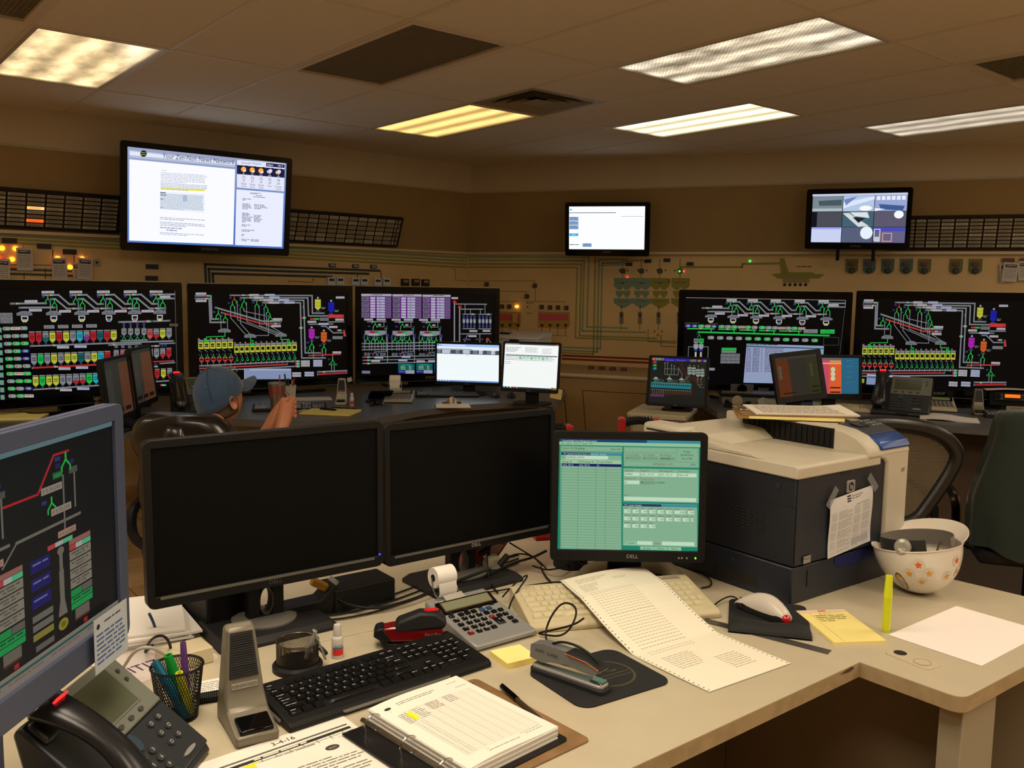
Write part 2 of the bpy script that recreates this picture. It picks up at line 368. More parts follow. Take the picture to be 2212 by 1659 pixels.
# walls: (s = metres into the room from the ceiling line, z)
ZT = CEIL-.26; ZL = 1.862
PROF = [(0, CEIL+.1), (0, ZT), (-.22, ZL), (-.2, 0)]
def wpt(side, s, z, t):                      # point on the left/right wall system; t = distance from the corner
    k = s/((NL+NR).normalized().dot(NL)); base = CO+(NL+NR).normalized()*k
    d = -DL if side == 'L' else DR
    q = base+d*t; return (q.x, q.y, z)
def wall_strip(name, side, a, b, m, th=.05, L_=None, t0=0, kind='structure', parent=None):
    Ln = L_ or (LL+.3 if side == 'L' else LR+.3)
    r1_ = [wpt(side, a[0], a[1], t0), wpt(side, b[0], b[1], t0), wpt(side, b[0]-th, b[1], t0), wpt(side, a[0]-th, a[1], t0)]
    r2_ = [wpt(side, a[0], a[1], t0+Ln), wpt(side, b[0], b[1], t0+Ln), wpt(side, b[0]-th, b[1], t0+Ln), wpt(side, a[0]-th, a[1], t0+Ln)]
    o = MB().loft([r1_, r2_]).build(name, m, parent)
    if kind: o['kind'] = kind
    return o
for side, nm in (('L', 'wall_left'), ('R', 'wall_right')):
    wl = wall_strip(nm, side, (-.2, ZL), (-.2, 0), M_board)
    wall_strip('upper_band', side, (0, CEIL+.1), (0, ZT+.012), M_wall_up, kind=None, parent=wl)
    wall_strip('sloped_band', side, (0, ZT-.003), (-.22, ZL+.012), M_wall_mid, kind=None, parent=wl)
    wall_strip('trim_1' if side == 'L' else 'trim_2', side, (.008, ZT+.012), (.008, ZT-.003), mat('wall trim strip', (176, 166, 142), .5), th=.05)
    wall_strip('trim_3' if side == 'L' else 'trim_4', side, (-.16, ZL+.014), (-.155, ZL-.008), M_ledge, th=.12)
Mw = mat('plain far wall', (190, 176, 148), .9)
for nm, a, b_ in (('wall_west', ROOM[1], ROOM[2]), ('wall_south', ROOM[2], ROOM[3]), ('wall_east', ROOM[3], ROOM[4])):
    d = (b_-a).normalized(); n = V((-d.y, d.x))*.05
    MB().prism([tuple(a), tuple(b_), tuple(b_-n), tuple(a-n)], 0, CEIL+.1).build(nm, Mw)['kind'] = 'structure'
# console bench under the right wall
cs = thing('wall_console', 'long tan wall console bench with slanted cabinet doors under the mimic board', 'console', (CO.x, CO.y, 0), math.atan2(DR.y, DR.x))
# local x along the wall, local -y into the room
def cy(s): return -s
MB().loft([[(x, cy(-.2), .83), (x, cy(.5), .812), (x, cy(.5), .775), (x, cy(-.2), .775)] for x in (.32, LR-.1)]).build('bench_top', mat('console top', (170, 146, 104), .5, var=.04, vscale=6), cs, bevel=.006)
MB().loft([[(x, cy(.5)-.003, .812), (x, cy(.5)-.003, .79), (x, cy(.5)+.002, .79), (x, cy(.5)+.002, .812)] for x in (.32, LR-.1)]).build('edge_strip', M_ledge, cs)
MB().loft([[(x, cy(-.19), .775), (x, cy(.48), .775), (x, cy(.25), .08), (x, cy(.3), 0), (x, cy(-.19), 0)] for x in (.33, LR-.11)]).build('body', M_cab, cs)
for k in range(7):
    x0 = .36+k*.92
    f = lambda z: cy(.48-(.775-z)*.331)
    dr = MB().loft([[(x, f(.66)-.012, .66), (x, f(.1)-.012, .1), (x, f(.1)+.002, .1), (x, f(.66)+.002, .66)] for x in (x0, x0+.74)]).build('cabinet_door', M_cab, cs, bevel=.003)
    MB().loft([[(x, f(.665)-.004, .665), (x, f(.095)-.004, .095), (x, f(.095)+.002, .095), (x, f(.665)+.002, .665)] for x in (x0-.006, x0+.746)]).build('door_gap', M_dark, cs)
    MB().lathe([(.014, 0), (.014, -.012), (.009, -.014)], 12, (x0+.56, f(.6)-.01, .6), 'y').build('lock', mat('dull brass', (120, 92, 54), .4, .6), dr)
for k in range(4):
    for r_ in range(2 if k == 0 else 1):
        MB().box((1.25+k*.1, cy(.12+r_*.17), .835-.004*r_), (.055, .05, .03), (.85, .85)).build('push_button', mat('dark red button' if r_ == 0 else 'tan button', (84, 34, 22) if r_ == 0 else (150, 110, 80), .4), cs, bevel=.003)
# ------------------------------------------------------------------ monitors and what they show
import numpy as np
class PV(CV):
    """a drawing whose coordinates are given on a surveyed quad (TL, TR, BR, BL) and straightened onto the flat surface"""
    def __init__(s, quad, asp=1.78):
        super().__init__(1, 1); A = []; B = []
        for (x, y), (u, v) in zip(quad, ((0, 0), (1, 0), (1, 1), (0, 1))):
            A += [[x, y, 1, 0, 0, 0, -u*x, -u*y], [0, 0, 0, x, y, 1, -v*x, -v*y]]; B += [u, v]
        s.h = list(np.linalg.solve(np.array(A, float), np.array(B, float)))+[1.0]
    def build(s, *a, **k):
        h = s.h
        def m(p): w_ = h[6]*p[0]+h[7]*p[1]+1; return (min(1, max(0, (h[0]*p[0]+h[1]*p[1]+h[2])/w_)), min(1, max(0, (h[3]*p[0]+h[4]*p[1]+h[5])/w_)))
        s.p = [(([m(q) for q in e[0]]),)+tuple(e[1:]) for e in s.p]; return super().build(*a, **k)
GY, RD, GN, WH, BL_, YE, OR_, PU, CY = (142, 146, 152), (200, 40, 48), (40, 210, 84), (206, 206, 212), (52, 60, 130), (214, 216, 70), (224, 104, 44), (150, 50, 160), (46, 190, 210)
BK = (4, 4, 5)
def lab(c, x, y, w_, h_, t='0 % LOAD', bg=(205, 200, 208), fg=(90, 70, 90)):
    c.rect(x, y, w_, h_, bg, 3); c.text(x+w_/2, y+h_*.8, h_*.78, t, fg, 'c', 4, sx=min(1.1, w_*.86/(tw(t)*h_*.78))); return c
def flow(c, x, y, w_, h_, t='0 % FLOW'): return lab(c, x, y, w_, h_, t, (196, 200, 226), (60, 66, 140))
def conv(c, pts, t=10, k=GY, rg=True):
    c.line(pts, t, k, 1)
    for p in (pts[0], pts[-1]): c.disc(p[0], p[1], t*.75, (110, 112, 118), 8, 2)
    return c
def rgb(c, x, y, w_=60, h_=14): c.rect(x, y, w_*.3, h_, (206, 70, 80), 2); c.rect(x+w_*.3, y, w_*.3, h_, (196, 196, 190), 2); c.rect(x+w_*.6, y, w_*.4, h_, (96, 206, 150), 2)
def ys(c, x, y, s, k=GN, k2=GN, bl=True):
    c.line([(x, y), (x, y+s*.35)], s*.12, k, 2); c.line([(x, y+s*.35), (x-s*.3, y+s*.75), (x-s*.3, y+s)], s*.11, k, 2); c.line([(x, y+s*.35), (x+s*.3, y+s*.75), (x+s*.3, y+s)], s*.1, GY if k2 is None else k2, 2)
    if bl: c.rect(x-s*.75, y+s*.05, s*.36, s*.25, BL_, 2)
def hood(c, x, y, w_, h_, t=''):
    c.poly([(x, y+h_), (x, y+h_*.45), (x+w_*.25, y+h_*.1), (x+w_*.5, y), (x+w_*.75, y+h_*.1), (x+w_, y+h_*.45), (x+w_, y+h_)], (128, 132, 140), 2)
    c.text(x+w_/2, y+h_*.8, h_*.5, t, (50, 52, 60), 'c', 3)
def silo(c, x, y, w_, h_, k, lvl=0, cap=True):
    g = (150, 152, 160)
    c.poly([(x, y), (x+w_, y), (x+w_, y+h_*.78), (x+w_*.68, y+h_), (x+w_*.32, y+h_), (x, y+h_*.78)], k if lvl == 0 else g, 2)
    if lvl: c.poly([(x, y+h_*lvl), (x+w_, y+h_*lvl), (x+w_, y+h_*.78), (x+w_*.68, y+h_), (x+w_*.32, y+h_), (x, y+h_*.78)], k, 3)
    if cap: c.rect(x, y-h_*.17, w_, h_*.12, (150, 152, 158), 2); c.rect(x+w_*.32, y+h_*1.02, w_*.36, h_*.18, (70, 72, 78), 2)
    c.rect(x+w_*.18, y+h_*.26, w_*.64, h_*.14, (18, 18, 22), 4); c.rect(x+w_*.18, y+h_*.48, w_*.64, h_*.13, (18, 18, 22), 4)
    c.words(x+w_*.24, y+h_*.3, w_*.5, h_*.09, k if lvl == 0 else g, dz=5); c.words(x+w_*.24, y+h_*.51, w_*.5, h_*.09, k if lvl == 0 else g, dz=5)
def pill(c, x, y, w_, h_, k):
    c.poly(rrect(w_, h_, h_*.45, 3, x+w_/2, y+h_/2), k, 2); c.poly(rrect(w_*.62, h_*.6, h_*.2, 2, x+w_/2, y+h_/2), (176, 180, 184), 3)
    c.rect(x+w_*.24, y+h_*.26, w_*.14, h_*.48, (206, 60, 60), 4); c.rect(x+w_*.56, y+h_*.26, w_*.16, h_*.48, (80, 206, 160), 4)
def tower_row(c, X, Y, P, W, sc, cols, kk):
    """the gallery of conveyors with hoods that heads two of the screens"""
def s_tv1(c):
    c.rect(-300, 0, 2500, 1700, BK)
    xs = [570, 905, 1230, 1545, 1845]
    conv(c, [(120, 278), (545, 278)], 22); rgb(c, 160, 268, 70, 20); lab(c, 288, 238, 155, 32); conv(c, [(225, 328), (645, 330)], 22); lab(c, 338, 346, 155, 30)
    for k, (x, n) in enumerate(zip(xs, xs[1:]+[2100])):
        y = 180+k*2.5; last = k == 4
        conv(c, [(x-60, y), (x+130, y)] if last else [(x-60, y), (x+130, y), (x+255, y+112), (x+320, y+112)], 20); rgb(c, x+5, y-10, 65, 20)
        lab(c, x-72, y-50, 150, 30)
        if not last: conv(c, [(x+40, y+48), (x+90, y+48), (x+225, y+165), (x+405, y+165)], 20); rgb(c, x+270, y+155, 70, 20); lab(c, x+132, y+182, 142, 30)
        else: conv(c, [(x+30, y+48), (x+210, y+48)], 20); c.rect(x+130, y-10, 90, 20, GY, 2); lab(c, x+45, y+15, 120, 28)
        ys(c, x, y+5, 95); ys(c, x+78, y+55, 90)
        c.line([(x+28, y+95), (x+28, y+195)], 12, GY, 1); c.line([(x+105, y+140), (x+105, y+195)], 12, GY, 1)
    for k, x in enumerate([183, 542, 883, 1210, 1518, 1814]):
        w_ = 192-k*9; hood(c, x, 368, w_, 56-k, 'TW - %d' % (9-k)); sx_ = x+w_*.28
        c.poly([(sx_, 430), (sx_+w_*.46, 430), (sx_+w_*.46, 478), (sx_+w_*.34, 506), (sx_+w_*.1, 506), (sx_, 478)], (214, 216, 220), 2)
        c.rect(sx_+w_*.07, 442, w_*.32, 30, (24, 24, 30), 3); c.disc(sx_+w_*.23, 486, 22, [YE, YE, YE, (24, 96, 130), (214, 50, 44), YE][k], 8, 3, 11)
    for r_ in range(3):
        for q in range(2): c.rect(-20+q*78, 390+r_*44, 74, 40, (150, 152, 156), 1); c.words(-14+q*78, 400+r_*44, 60, 12, (60, 60, 66), dz=2); c.words(-14+q*78, 416+r_*44, 60, 12, (60, 60, 66), dz=2)
    for k in range(4): c.rect(512+k*170, 545-k*3, 126, 40, (160, 162, 166), 1); c.words(522+k*170, 552-k*3, 110, 12, (70, 70, 76), dz=2); c.words(522+k*170, 568-k*3, 100, 12, (70, 70, 76), dz=2)
    TL_ = (20, 110, 118)
    row1 = [RD, RD, TL_, YE, RD, YE, (150, 152, 160), CY, PU, RD, TL_, RD, YE]
    for k, q in enumerate(row1): silo(c, 326+k*84-k*k*.15, 640-k*1.5, 70, 120-k*1, q, .45 if k in (2, 8) else 0)
    conv(c, [(340, 800), (2040, 742)], 18); rgb(c, 595, 780, 60, 22); lab(c, 664, 798, 145, 32); flow(c, 874, 792, 148, 30)
    row2 = [(150, 152, 160), GN, (150, 152, 160), YE, (150, 152, 160), YE, YE, TL_, YE, YE, CY, RD]
    for k, q in enumerate(row2): silo(c, 340+k*83.5-k*k*.2, 912-k*3, 70, 118-k, q, .72 if k == 8 else 0)
    conv(c, [(355, 1072), (1240, 1025)], 20, (206, 52, 54)); rgb(c, 605, 1045, 60, 22); lab(c, 674, 1064, 145, 32); flow(c, 885, 1052, 148, 30)
    row3 = [YE, GN, YE, YE, (150, 152, 160), (150, 152, 160), RD, RD, GN, CY]
    for k, q in enumerate(row3): silo(c, 352+k*84-k*k*.2, 1185-k*4, 70, 118-k, q, .6 if k in (6, 7) else 0)
    conv(c, [(360, 1345), (1240, 1280)], 18); rgb(c, 610, 1318, 60, 22); lab(c, 684, 1330, 145, 32); flow(c, 895, 1314, 148, 30)
    conv(c, [(1415, 512), (1785, 506)], 20); rgb(c, 1715, 494, 65, 24); conv(c, [(1815, 505), (2000, 500)], 18)
    for k in range(4): x = 1470+k*78; c.disc(x, 540, 20, BL_, 6, 2); c.line([(x, 560), (x, 590)], 12, GY); silo(c, x-30, 600, 58, 70, (150, 152, 160)); ys(c, x, 672, 60)
    for k, q in enumerate([(214, 90, 90), RD, YE, (150, 152, 160)]): silo(c, 1742+k*74, 612-k*3, 62, 100, q, .5 if k == 1 else 0)
    conv(c, [(1435, 738), (1740, 730)], 16); conv(c, [(1290, 790), (1665, 775)], 16); rgb(c, 1320, 776, 50, 20)
    for k in range(4): x = 1372+k*80; c.rect(x-18, 795, 40, 30, (110, 112, 120), 2); silo(c, x-28, 862-k*4, 60, 80, (150, 152, 160) if k != 1 else (206, 110, 110))
    conv(c, [(1680, 806), (1880, 800)], 15); rgb(c, 1810, 792, 60, 20); conv(c, [(1885, 775), (2060, 768)], 14); c.rect(1905, 785, 24, 26, BL_, 2); c.rect(1940, 783, 26, 26, BL_, 2)
    for k, q in enumerate([(150, 152, 160), (150, 152, 160), RD, RD]): silo(c, 1748+k*72, 850-k*3, 58, 96, q, .6 if k == 2 else 0)
    conv(c, [(1760, 995), (2045, 982)], 16, (206, 52, 54)); conv(c, [(1890, 1015), (2060, 1002)], 14); rgb(c, 1815, 1042, 50, 18); c.rect(1820, 1015, 40, 18, BL_, 2)
    for k, q in enumerate([RD, YE, RD]): silo(c, 1828+k*73, 1095-k*5, 56, 96, q, .5 if k == 2 else 0)
    conv(c, [(1830, 1235), (2050, 1220)], 16); rgb(c, 1890, 1268, 70, 20)
    P = dict(g=(140, 160, 150), G=GN, b=(40, 40, 170), w=(226, 206, 190))
    for r_, row in enumerate(['gwg', 'ggg', 'gGG', 'gGb', 'Ggb', 'Ggg', 'GwG', 'gGG', 'Ggb', 'gGw']):
        for q, ch in enumerate(row):
            x, y = 2+r_*4+q*105, 560+r_*94-q*2
            if ch == 'w': c.rect(x-4, y+4, 112, 38, P['w'], 3); c.words(x+6, y+14, 90, 14, (120, 90, 80), dz=4)
            else: pill(c, x, y, 100, 46, P[ch])
        c.rect(-60, 570+r_*94, 50, 60, (120, 170, 150), 1)
    c.line([(2062, 150), (2095, 1305)], 5, (120, 124, 128), 1)
def s_tv25(c, tv5=False):
    """the overhead conveyor drawing shown on two of the screens; drawn in the survey units of the left one"""
    c.rect(-200, 0, 2600, 1700, BK)
    lab(c, 125, 166, 136, 28); lab(c, 125, 260, 138, 28)
    conv(c, [(125, 208), (320, 208), (328, 508), (415, 508)], 20); conv(c, [(125, 244), (298, 244), (308, 550), (500, 550)], 20); rgb(c, 250, 198, 60, 20); rgb(c, 225, 235, 60, 20)
    for k, (x, y) in enumerate([(570, 203), (700, 237), (855, 268), (985, 300)]):
        ex, ey = [(1615, 212), (1560, 242), (1508, 272), (1465, 304)][k]; bx, by = [(1765, 438), (1880, 474), (1720, 950), (1780, 1015)][k]
        conv(c, [(x, y), (ex, ey), ([1618, 1568, 1525, 1480][k], by), (bx, by)], 17); rgb(c, x+130-k*30, y-10, 60, 20)
        lab(c, [808, 868, 992, 1070][k], y-14, 125, 28); flow(c, [1008, 1068, 1188, 1258][k], y-14, 130, 28)
    conv(c, [(380, 360), (980, 538), (1215, 538)], 20); conv(c, [(455, 425), (975, 572), (1200, 570)], 19, (206, 66, 66))
    lab(c, 1112, 500, 118, 28); lab(c, 1090, 588, 124, 28); rgb(c, 1060, 528, 50, 20); rgb(c, 1115, 560, 50, 20)
    for x, y, s, k in ((620, 220, 85, (214, 40, 40)), (595, 290, 80, GN), (745, 250, 80, GN), (715, 320, 70, GN), (908, 285, 80, GN), (1022, 315, 80, GN), (1050, 385, 75, GN), (1078, 450, 85, GN), (413, 400, 95, GN), (503, 450, 90, GN)): ys(c, x, y, s, k)
    for p in ([(570, 350), (572, 495), (765, 715)], [(625, 350), (628, 470)], [(655, 280), (660, 520), (1150, 715)], [(693, 370), (697, 565), (815, 700)], [(775, 300), (778, 545), (1170, 700)],
              [(745, 380), (745, 410), (1060, 475)], [(885, 340), (885, 520)], [(937, 340), (940, 595), (1200, 690)], [(1000, 370), (1002, 560), (1230, 690)], [(1030, 430), (1030, 610)], [(1055, 500), (1055, 722), (895, 722)], [(443, 480), (447, 635)], [(530, 510), (530, 635)], [(1500, 350), (1500, 370)]): c.line(p, 8, (150, 154, 160), 1)
    hood(c, 408, 628, 162, 52, 'TW - 3'); hood(c, 744, 698, 154, 52, 'TW - 2'); hood(c, 1140, 688, 148, 50, 'TW - 1')
    for p in ([(495, 680), (495, 730), (260, 738), (256, 775)], [(823, 750), (825, 785), (855, 788), (855, 820)], [(1214, 738), (1216, 775), (1320, 775), (1322, 808)]): c.line(p, 10, GN, 1)
    for k in range(6):
        x, y = 148+k*76, 775-k*2; g = k == 1
        c.rect(x, y, 70, 30, GN if g else (140, 144, 150), 2); c.rect(x+2, y-18, 22, 16, (206, 140, 140), 2); c.rect(x+3, y+34, 68, 86, YE, 2); c.rect(x+14, y+52, 42, 22, (24, 40, 34), 3); c.rect(x+14, y+80, 42, 16, (24, 40, 34), 3)
        c.rect(x+8, y+132, 22, 14, (120, 124, 130), 2); c.rect(x+30, y+148, 20, 14, (80, 84, 110), 2); ys(c, x+45, y+185, 52)
        c.poly([(x+14, y+228), (x+72, y+228), (x+74, y+268), (x+58, y+292), (x+30, y+292), (x+14, y+268)], (206, 66, 68), 2); c.rect(x+24, y+246, 40, 20, (30, 16, 16), 3); c.line([(x+44, y+292), (x+44, y+345)], 7, GY, 1)
    for k in range(12):
        x, y = 612+k*67.5, 828-k*2; g = k in (3, 10)
        c.rect(x, y, 62, 28, GN if g else (140, 144, 150), 2); c.rect(x+2, y-20, 18, 14, (206, 140, 140), 2); c.rect(x+2, y+32, 60, 84, YE, 2); c.rect(x+12, y+50, 40, 40, (30, 32, 16), 3)
        c.rect(x+6, y+128, 20, 12, (150, 154, 160), 2); c.rect(x+18, y+142, 24, 22, (60, 62, 70), 2); ys(c, x+38, y+170, 48); c.rect(x+30, y+214, 20, 14, (60, 170, 96), 2); c.line([(x+10, y+230), (x+10, y+270)], 7, GY, 1)
    conv(c, [(170, 1112), (1395, 1055)], 18); conv(c, [(170, 1146), (1290, 1095)], 16, (206, 66, 66)); conv(c, [(175, 1182), (1395, 1122)], 16)
    for k in range(3): rgb(c, 1395, 1046+k*32, 60, 24); lab(c, 1470, 1046+k*28, 112, 24); flow(c, 1628, 1040+k*30, 114, 26)
    for k in range(2): lab(c, 1358, 1200+k*32, 112, 26); flow(c, 1516, 1194+k*32, 118, 26)
    c.rect(745 if not tv5 else 240, 1150, 600, 138, (150, 166, 206), 2); c.rect(810 if not tv5 else 250, 1160, 520 if not tv5 else 560, 12, (210, 214, 224), 3)
    if tv5: c.rect(250, 1182, 570, 16, (50, 110, 130), 3)
    c.rect(168, 1216, 40, 56, (160, 190, 60), 2); c.rect(740, 1150, 6, 138, (230, 230, 236), 3)
    for cx_, cy_, k in ((1688, 262, YE), (1858, 300, (30, 34, 190)), (1608, 640, (196, 40, 200)), (1764, 682, OR_)):
        c.poly([(cx_-38, cy_), (cx_+38, cy_), (cx_+38, cy_+104), (cx_+10, cy_+134), (cx_-10, cy_+134), (cx_-38, cy_+104)], k, 2)
        for q in (38, 76): c.line([(cx_-38, cy_+q), (cx_, cy_+q+8), (cx_+38, cy_+q)], 3, BK, 3)
        c.rect(cx_-26, cy_+142, 56, 16, (70, 72, 100), 2); c.disc(cx_, cy_-20, 14, (170, 174, 180), 8, 2); c.words(cx_+45, cy_+98, 55, 12, (90, 150, 150), dz=2); c.words(cx_+45, cy_+114, 45, 12, (170, 170, 170), dz=2)
    c.rect(1820, 456, 200, 46, (206, 46, 50), 3); c.words(1830, 464, 180, 12, (240, 90, 90), dz=4); c.words(1830, 482, 180, 12, (240, 90, 90), dz=4); c.rect(1712, 496, 114, 40, (130, 134, 140), 2); c.words(1720, 510, 98, 12, (60, 62, 66), dz=3)
    c.rect(1588, 502, 115, 22, (206, 66, 60), 2); c.rect(1640, 502, 62, 22, (60, 190, 90), 3); lab(c, 1555, 536, 112, 26); conv(c, [(1575, 580), (1880, 578)], 14); flow(c, 1698, 564, 124, 26); lab(c, 1910, 510, 108, 26); conv(c, [(1820, 552), (2018, 550)], 14); lab(c, 1830, 604, 108, 26); lab(c, 1918, 226, 110, 26)
    conv(c, [(1735, 608), (1788, 606), (1885, 692), (2000, 690)], 14); rgb(c, 1930, 650, 60, 20); c.poly([(2012, 655), (2030, 655), (2050, 738), (2016, 738)], (206, 70, 80), 2); c.rect(1875, 735, 130, 38, (130, 134, 140), 2)
    ys(c, 1610, 800, 90); ys(c, 1585, 870, 70); ys(c, 1765, 840, 85); c.line([(1630, 870), (1630, 1005)], 10, GY, 1); c.line([(1745, 920), (1748, 1000)], 10, GY, 1); c.line([(1785, 920), (1786, 968)], 10, GY, 1)
    conv(c, [(1578, 985), (1970, 968)], 15, (206, 66, 66)); lab(c, 1875, 932, 110, 26); c.line([(1875, 985), (1875, 1040)], 9, GY, 1); ys(c, 1877, 1020, 80); c.rect(1825, 1088, 110, 24, (30, 110, 60), 2); c.line([(1862, 1112), (1862, 1175)], 9, GY, 1); c.line([(1896, 1112), (1896, 1200)], 9, GY, 1)
    conv(c, [(1685, 1196), (2070, 1180)], 18); conv(c, [(1685, 1228), (2070, 1208)], 18, (206, 52, 60)); rgb(c, 1735, 1186, 50, 20)
    for x, y in ((1510, 498), (1470, 626)): rgb(c, x-25, y-12, 50, 24)
    if tv5: c.line([(110, 130), (2100, 165)], 7, (150, 154, 158), 1)
def s_tv3(c):
    c.rect(0, 0, 2300, 1600, BK)
    for k, x in enumerate((152, 597, 1025)):
        w_ = (432, 416, 398)[k]
        c.rect(x, 148+k*3, w_, 32, (196, 190, 206), 2); c.words(x+150, 156+k*3, 150, 16, (90, 80, 110), dz=3); c.rect(x, 182+k*3, w_, 320-k*4, (110, 36, 140), 1); s = w_/432
        for r_ in range(4): c.rect(x+8*s, 188+r_*79+k*3, 102*s, 66, (124, 120, 140), 2); c.words(x+22*s, 200+r_*79+k*3, 76*s, 18, (60, 56, 76), dz=3); c.words(x+22*s, 224+r_*79+k*3, 70*s, 18, (60, 56, 76), dz=3)
        for r_ in range(8):
            y = 194+r_*39+k*3; c.rect(x+130*s, y, 70*s, 30, (206, 200, 226), 2); c.rect(x+220*s, y, 118*s, 30, (196, 196, 222), 2); c.rect(x+260*s, y+9, 14, 12, (90, 90, 120), 3); c.rect(x+350*s, y, 74*s, 32, (124, 112, 144), 2); c.words(x+358*s, y+8, 60*s, 14, (74, 64, 90), dz=3)
        X = (0, 395, 785)[k]; Z = (1, .97, .94)[k]
        def q(a): return 190+X+(a-190)*Z
        lab(c, q(192), 510, 126, 28); flow(c, q(370), 510, 128, 26); conv(c, [(q(240), 556), (q(500), 552)], 16); rgb(c, q(285), 546, 50, 20); ys(c, q(350), 562, 80); c.line([(q(372), 628), (q(475), 628), (q(475), 556)], 9, GY, 1); c.disc(q(475), 628, 10, RD, 8, 2); rgb(c, q(385), 588, 50, 24)
        c.rect(q(245), 612, 34, 24, BL_, 2); c.rect(q(498), 616, 30, 22, BL_, 2); c.rect(q(482), 644, 40, 24, (30, 130, 80), 2); c.line([(q(320), 635), (q(320), 685)], 9, GY, 1)
        c.poly([(q(202), 688), (q(500), 685), (q(500), 738), (q(420), 762), (q(270), 764), (q(202), 745)], (150, 152, 166), 2)
        c.rect(q(272), 692, 150*Z, 34, (200, 40, 60), 3); c.rect(q(345), 692, 78*Z, 34, (60, 206, 90), 4); c.words(q(290), 700, 110*Z, 20, (60, 60, 80), dz=5); lab(c, q(262), 732, 128*Z, 26)
        for a in (240, 320, 375, 450): ys(c, q(a), 775, 88)
        for a in (195, 265, 300, 345, 390, 440, 470): c.line([(q(a), 750 if a in (195, 345) else 860), (q(a), 975)], 9, (140, 144, 160), 1)
        c.line([(q(510), 660), (q(510), 990), (q(345), 1000)], 9, GY, 1); c.line([(q(525), 780), (q(525), 1150)], 11, (140, 144, 160), 1); c.rect(q(510), 735, 34, 46, BL_, 2)
        c.disc(q(345), 998, 12, RD, 8, 3); c.line([(q(315), 1045), (q(345), 1002), (q(385), 1045)], 9, GY, 2); c.rect(q(285), 1010, 32, 24, BL_, 2); c.rect(q(385), 1008, 30, 24, BL_, 2); c.rect(q(358), 1034, 38, 24, (40, 120, 80), 2)
        for a in (192, 238, 420, 462): c.rect(q(a), 1012, 36, 44, (120, 122, 134), 2); c.words(q(a)+3, 1020, 30, 12, (60, 60, 70), dz=3); c.words(q(a)+3, 1036, 30, 12, (60, 60, 70), dz=3)
    for y in (880, 926, 970): conv(c, [(165, y), (1530, y-38)], 15)
    for k, y in enumerate((1080, 1125, 1172)): conv(c, [(175, y), (1380, y-38)], 14); rgb(c, 222, y-12, 50, 24)
    lab(c, 338, 1068, 126, 28); lab(c, 292, 1120, 124, 28); flow(c, 728, 1054, 124, 28); flow(c, 682, 1106, 126, 28); lab(c, 940, 1118, 118, 28); flow(c, 1106, 1114, 118, 28)
    for k in range(3):
        x = 678+k*258; c.rect(x, 1170-k*6, 232, 98, (14, 110, 116), 2); c.rect(x, 1270-k*6, 100, 44, (40, 50, 140), 2); c.rect(x+104, 1266-k*6, 128, 48, (176, 176, 200), 2); c.words(x+10, 1282-k*6, 84, 16, (130, 140, 210), dz=3)
        c.words(x+60, 1182-k*6, 110, 14, (60, 190, 190), dz=3)
        for r_ in range(4): c.words(x+36, 1202+r_*16-k*6, 66, 12, (190, 214, 70), dz=3); c.words(x+154, 1200+r_*16-k*6, 34, 12, (190, 214, 70), dz=3)
    c.rect(158, 1280, 118, 40, (130, 134, 170), 2); lab(c, 1436, 188, 92, 28, '% LOAD')
    for x, y, y2 in ((1478, 250, 860), (1552, 325, 870)): c.line([(x, y), (x, y2)], 18, (150, 154, 166), 1); c.poly([(x-24, y+18), (x-24, y), (x, y-20), (x+26, y), (x+34, y+18)], (214, 44, 40), 3)
    conv(c, [(1500, 288), (1930, 288)], 15); conv(c, [(1575, 362), (1880, 360)], 14); c.line([(1628, 290), (1628, 430)], 9, GY, 1); c.line([(1705, 362), (1705, 430)], 9, GY, 1); c.line([(1845, 360), (1845, 430)], 9, GY, 1); c.line([(1910, 290), (1910, 430)], 9, GY, 1)
    for x0 in (1598, 1820):
        conv(c, [(x0, 436), (x0+180, 434)], 13); conv(c, [(x0, 648), (x0+175, 646)], 13); rgb(c, x0+110, 424, 45, 22)
        for k in range(4):
            x = x0+14+k*50; c.disc(x, 465, 18, BL_, 6, 2); c.disc(x, 492, 14, (90, 94, 130), 6, 2); c.rect(x-16, 508, 34, 46, (160, 162, 176), 2); c.poly([(x-16, 554), (x+18, 554), (x+6, 572), (x-4, 572)], (160, 162, 176), 2); c.disc(x, 592, 18, BL_, 6, 2); c.disc(x, 618, 14, (90, 94, 130), 6, 2)
    lab(c, 1690, 668, 112, 26); lab(c, 1878, 664, 108, 26); conv(c, [(1575, 724), (1995, 718)], 14); lab(c, 1678, 742, 112, 26); c.line([(1665, 735), (1620, 840)], 9, GY, 1); c.line([(1838, 725), (1838, 862)], 10, GY, 1)
    c.rect(1598, 792, 110, 26, (70, 72, 110), 2); c.rect(1775, 788, 110, 26, (60, 62, 70), 2); c.poly([(1925, 806), (1925, 790), (1948, 774), (1970, 790), (1970, 806)], (214, 44, 40), 3); c.line([(1938, 806), (1938, 862)], 14, GY, 1); c.line([(1960, 806), (2005, 860)], 8, GY, 1)
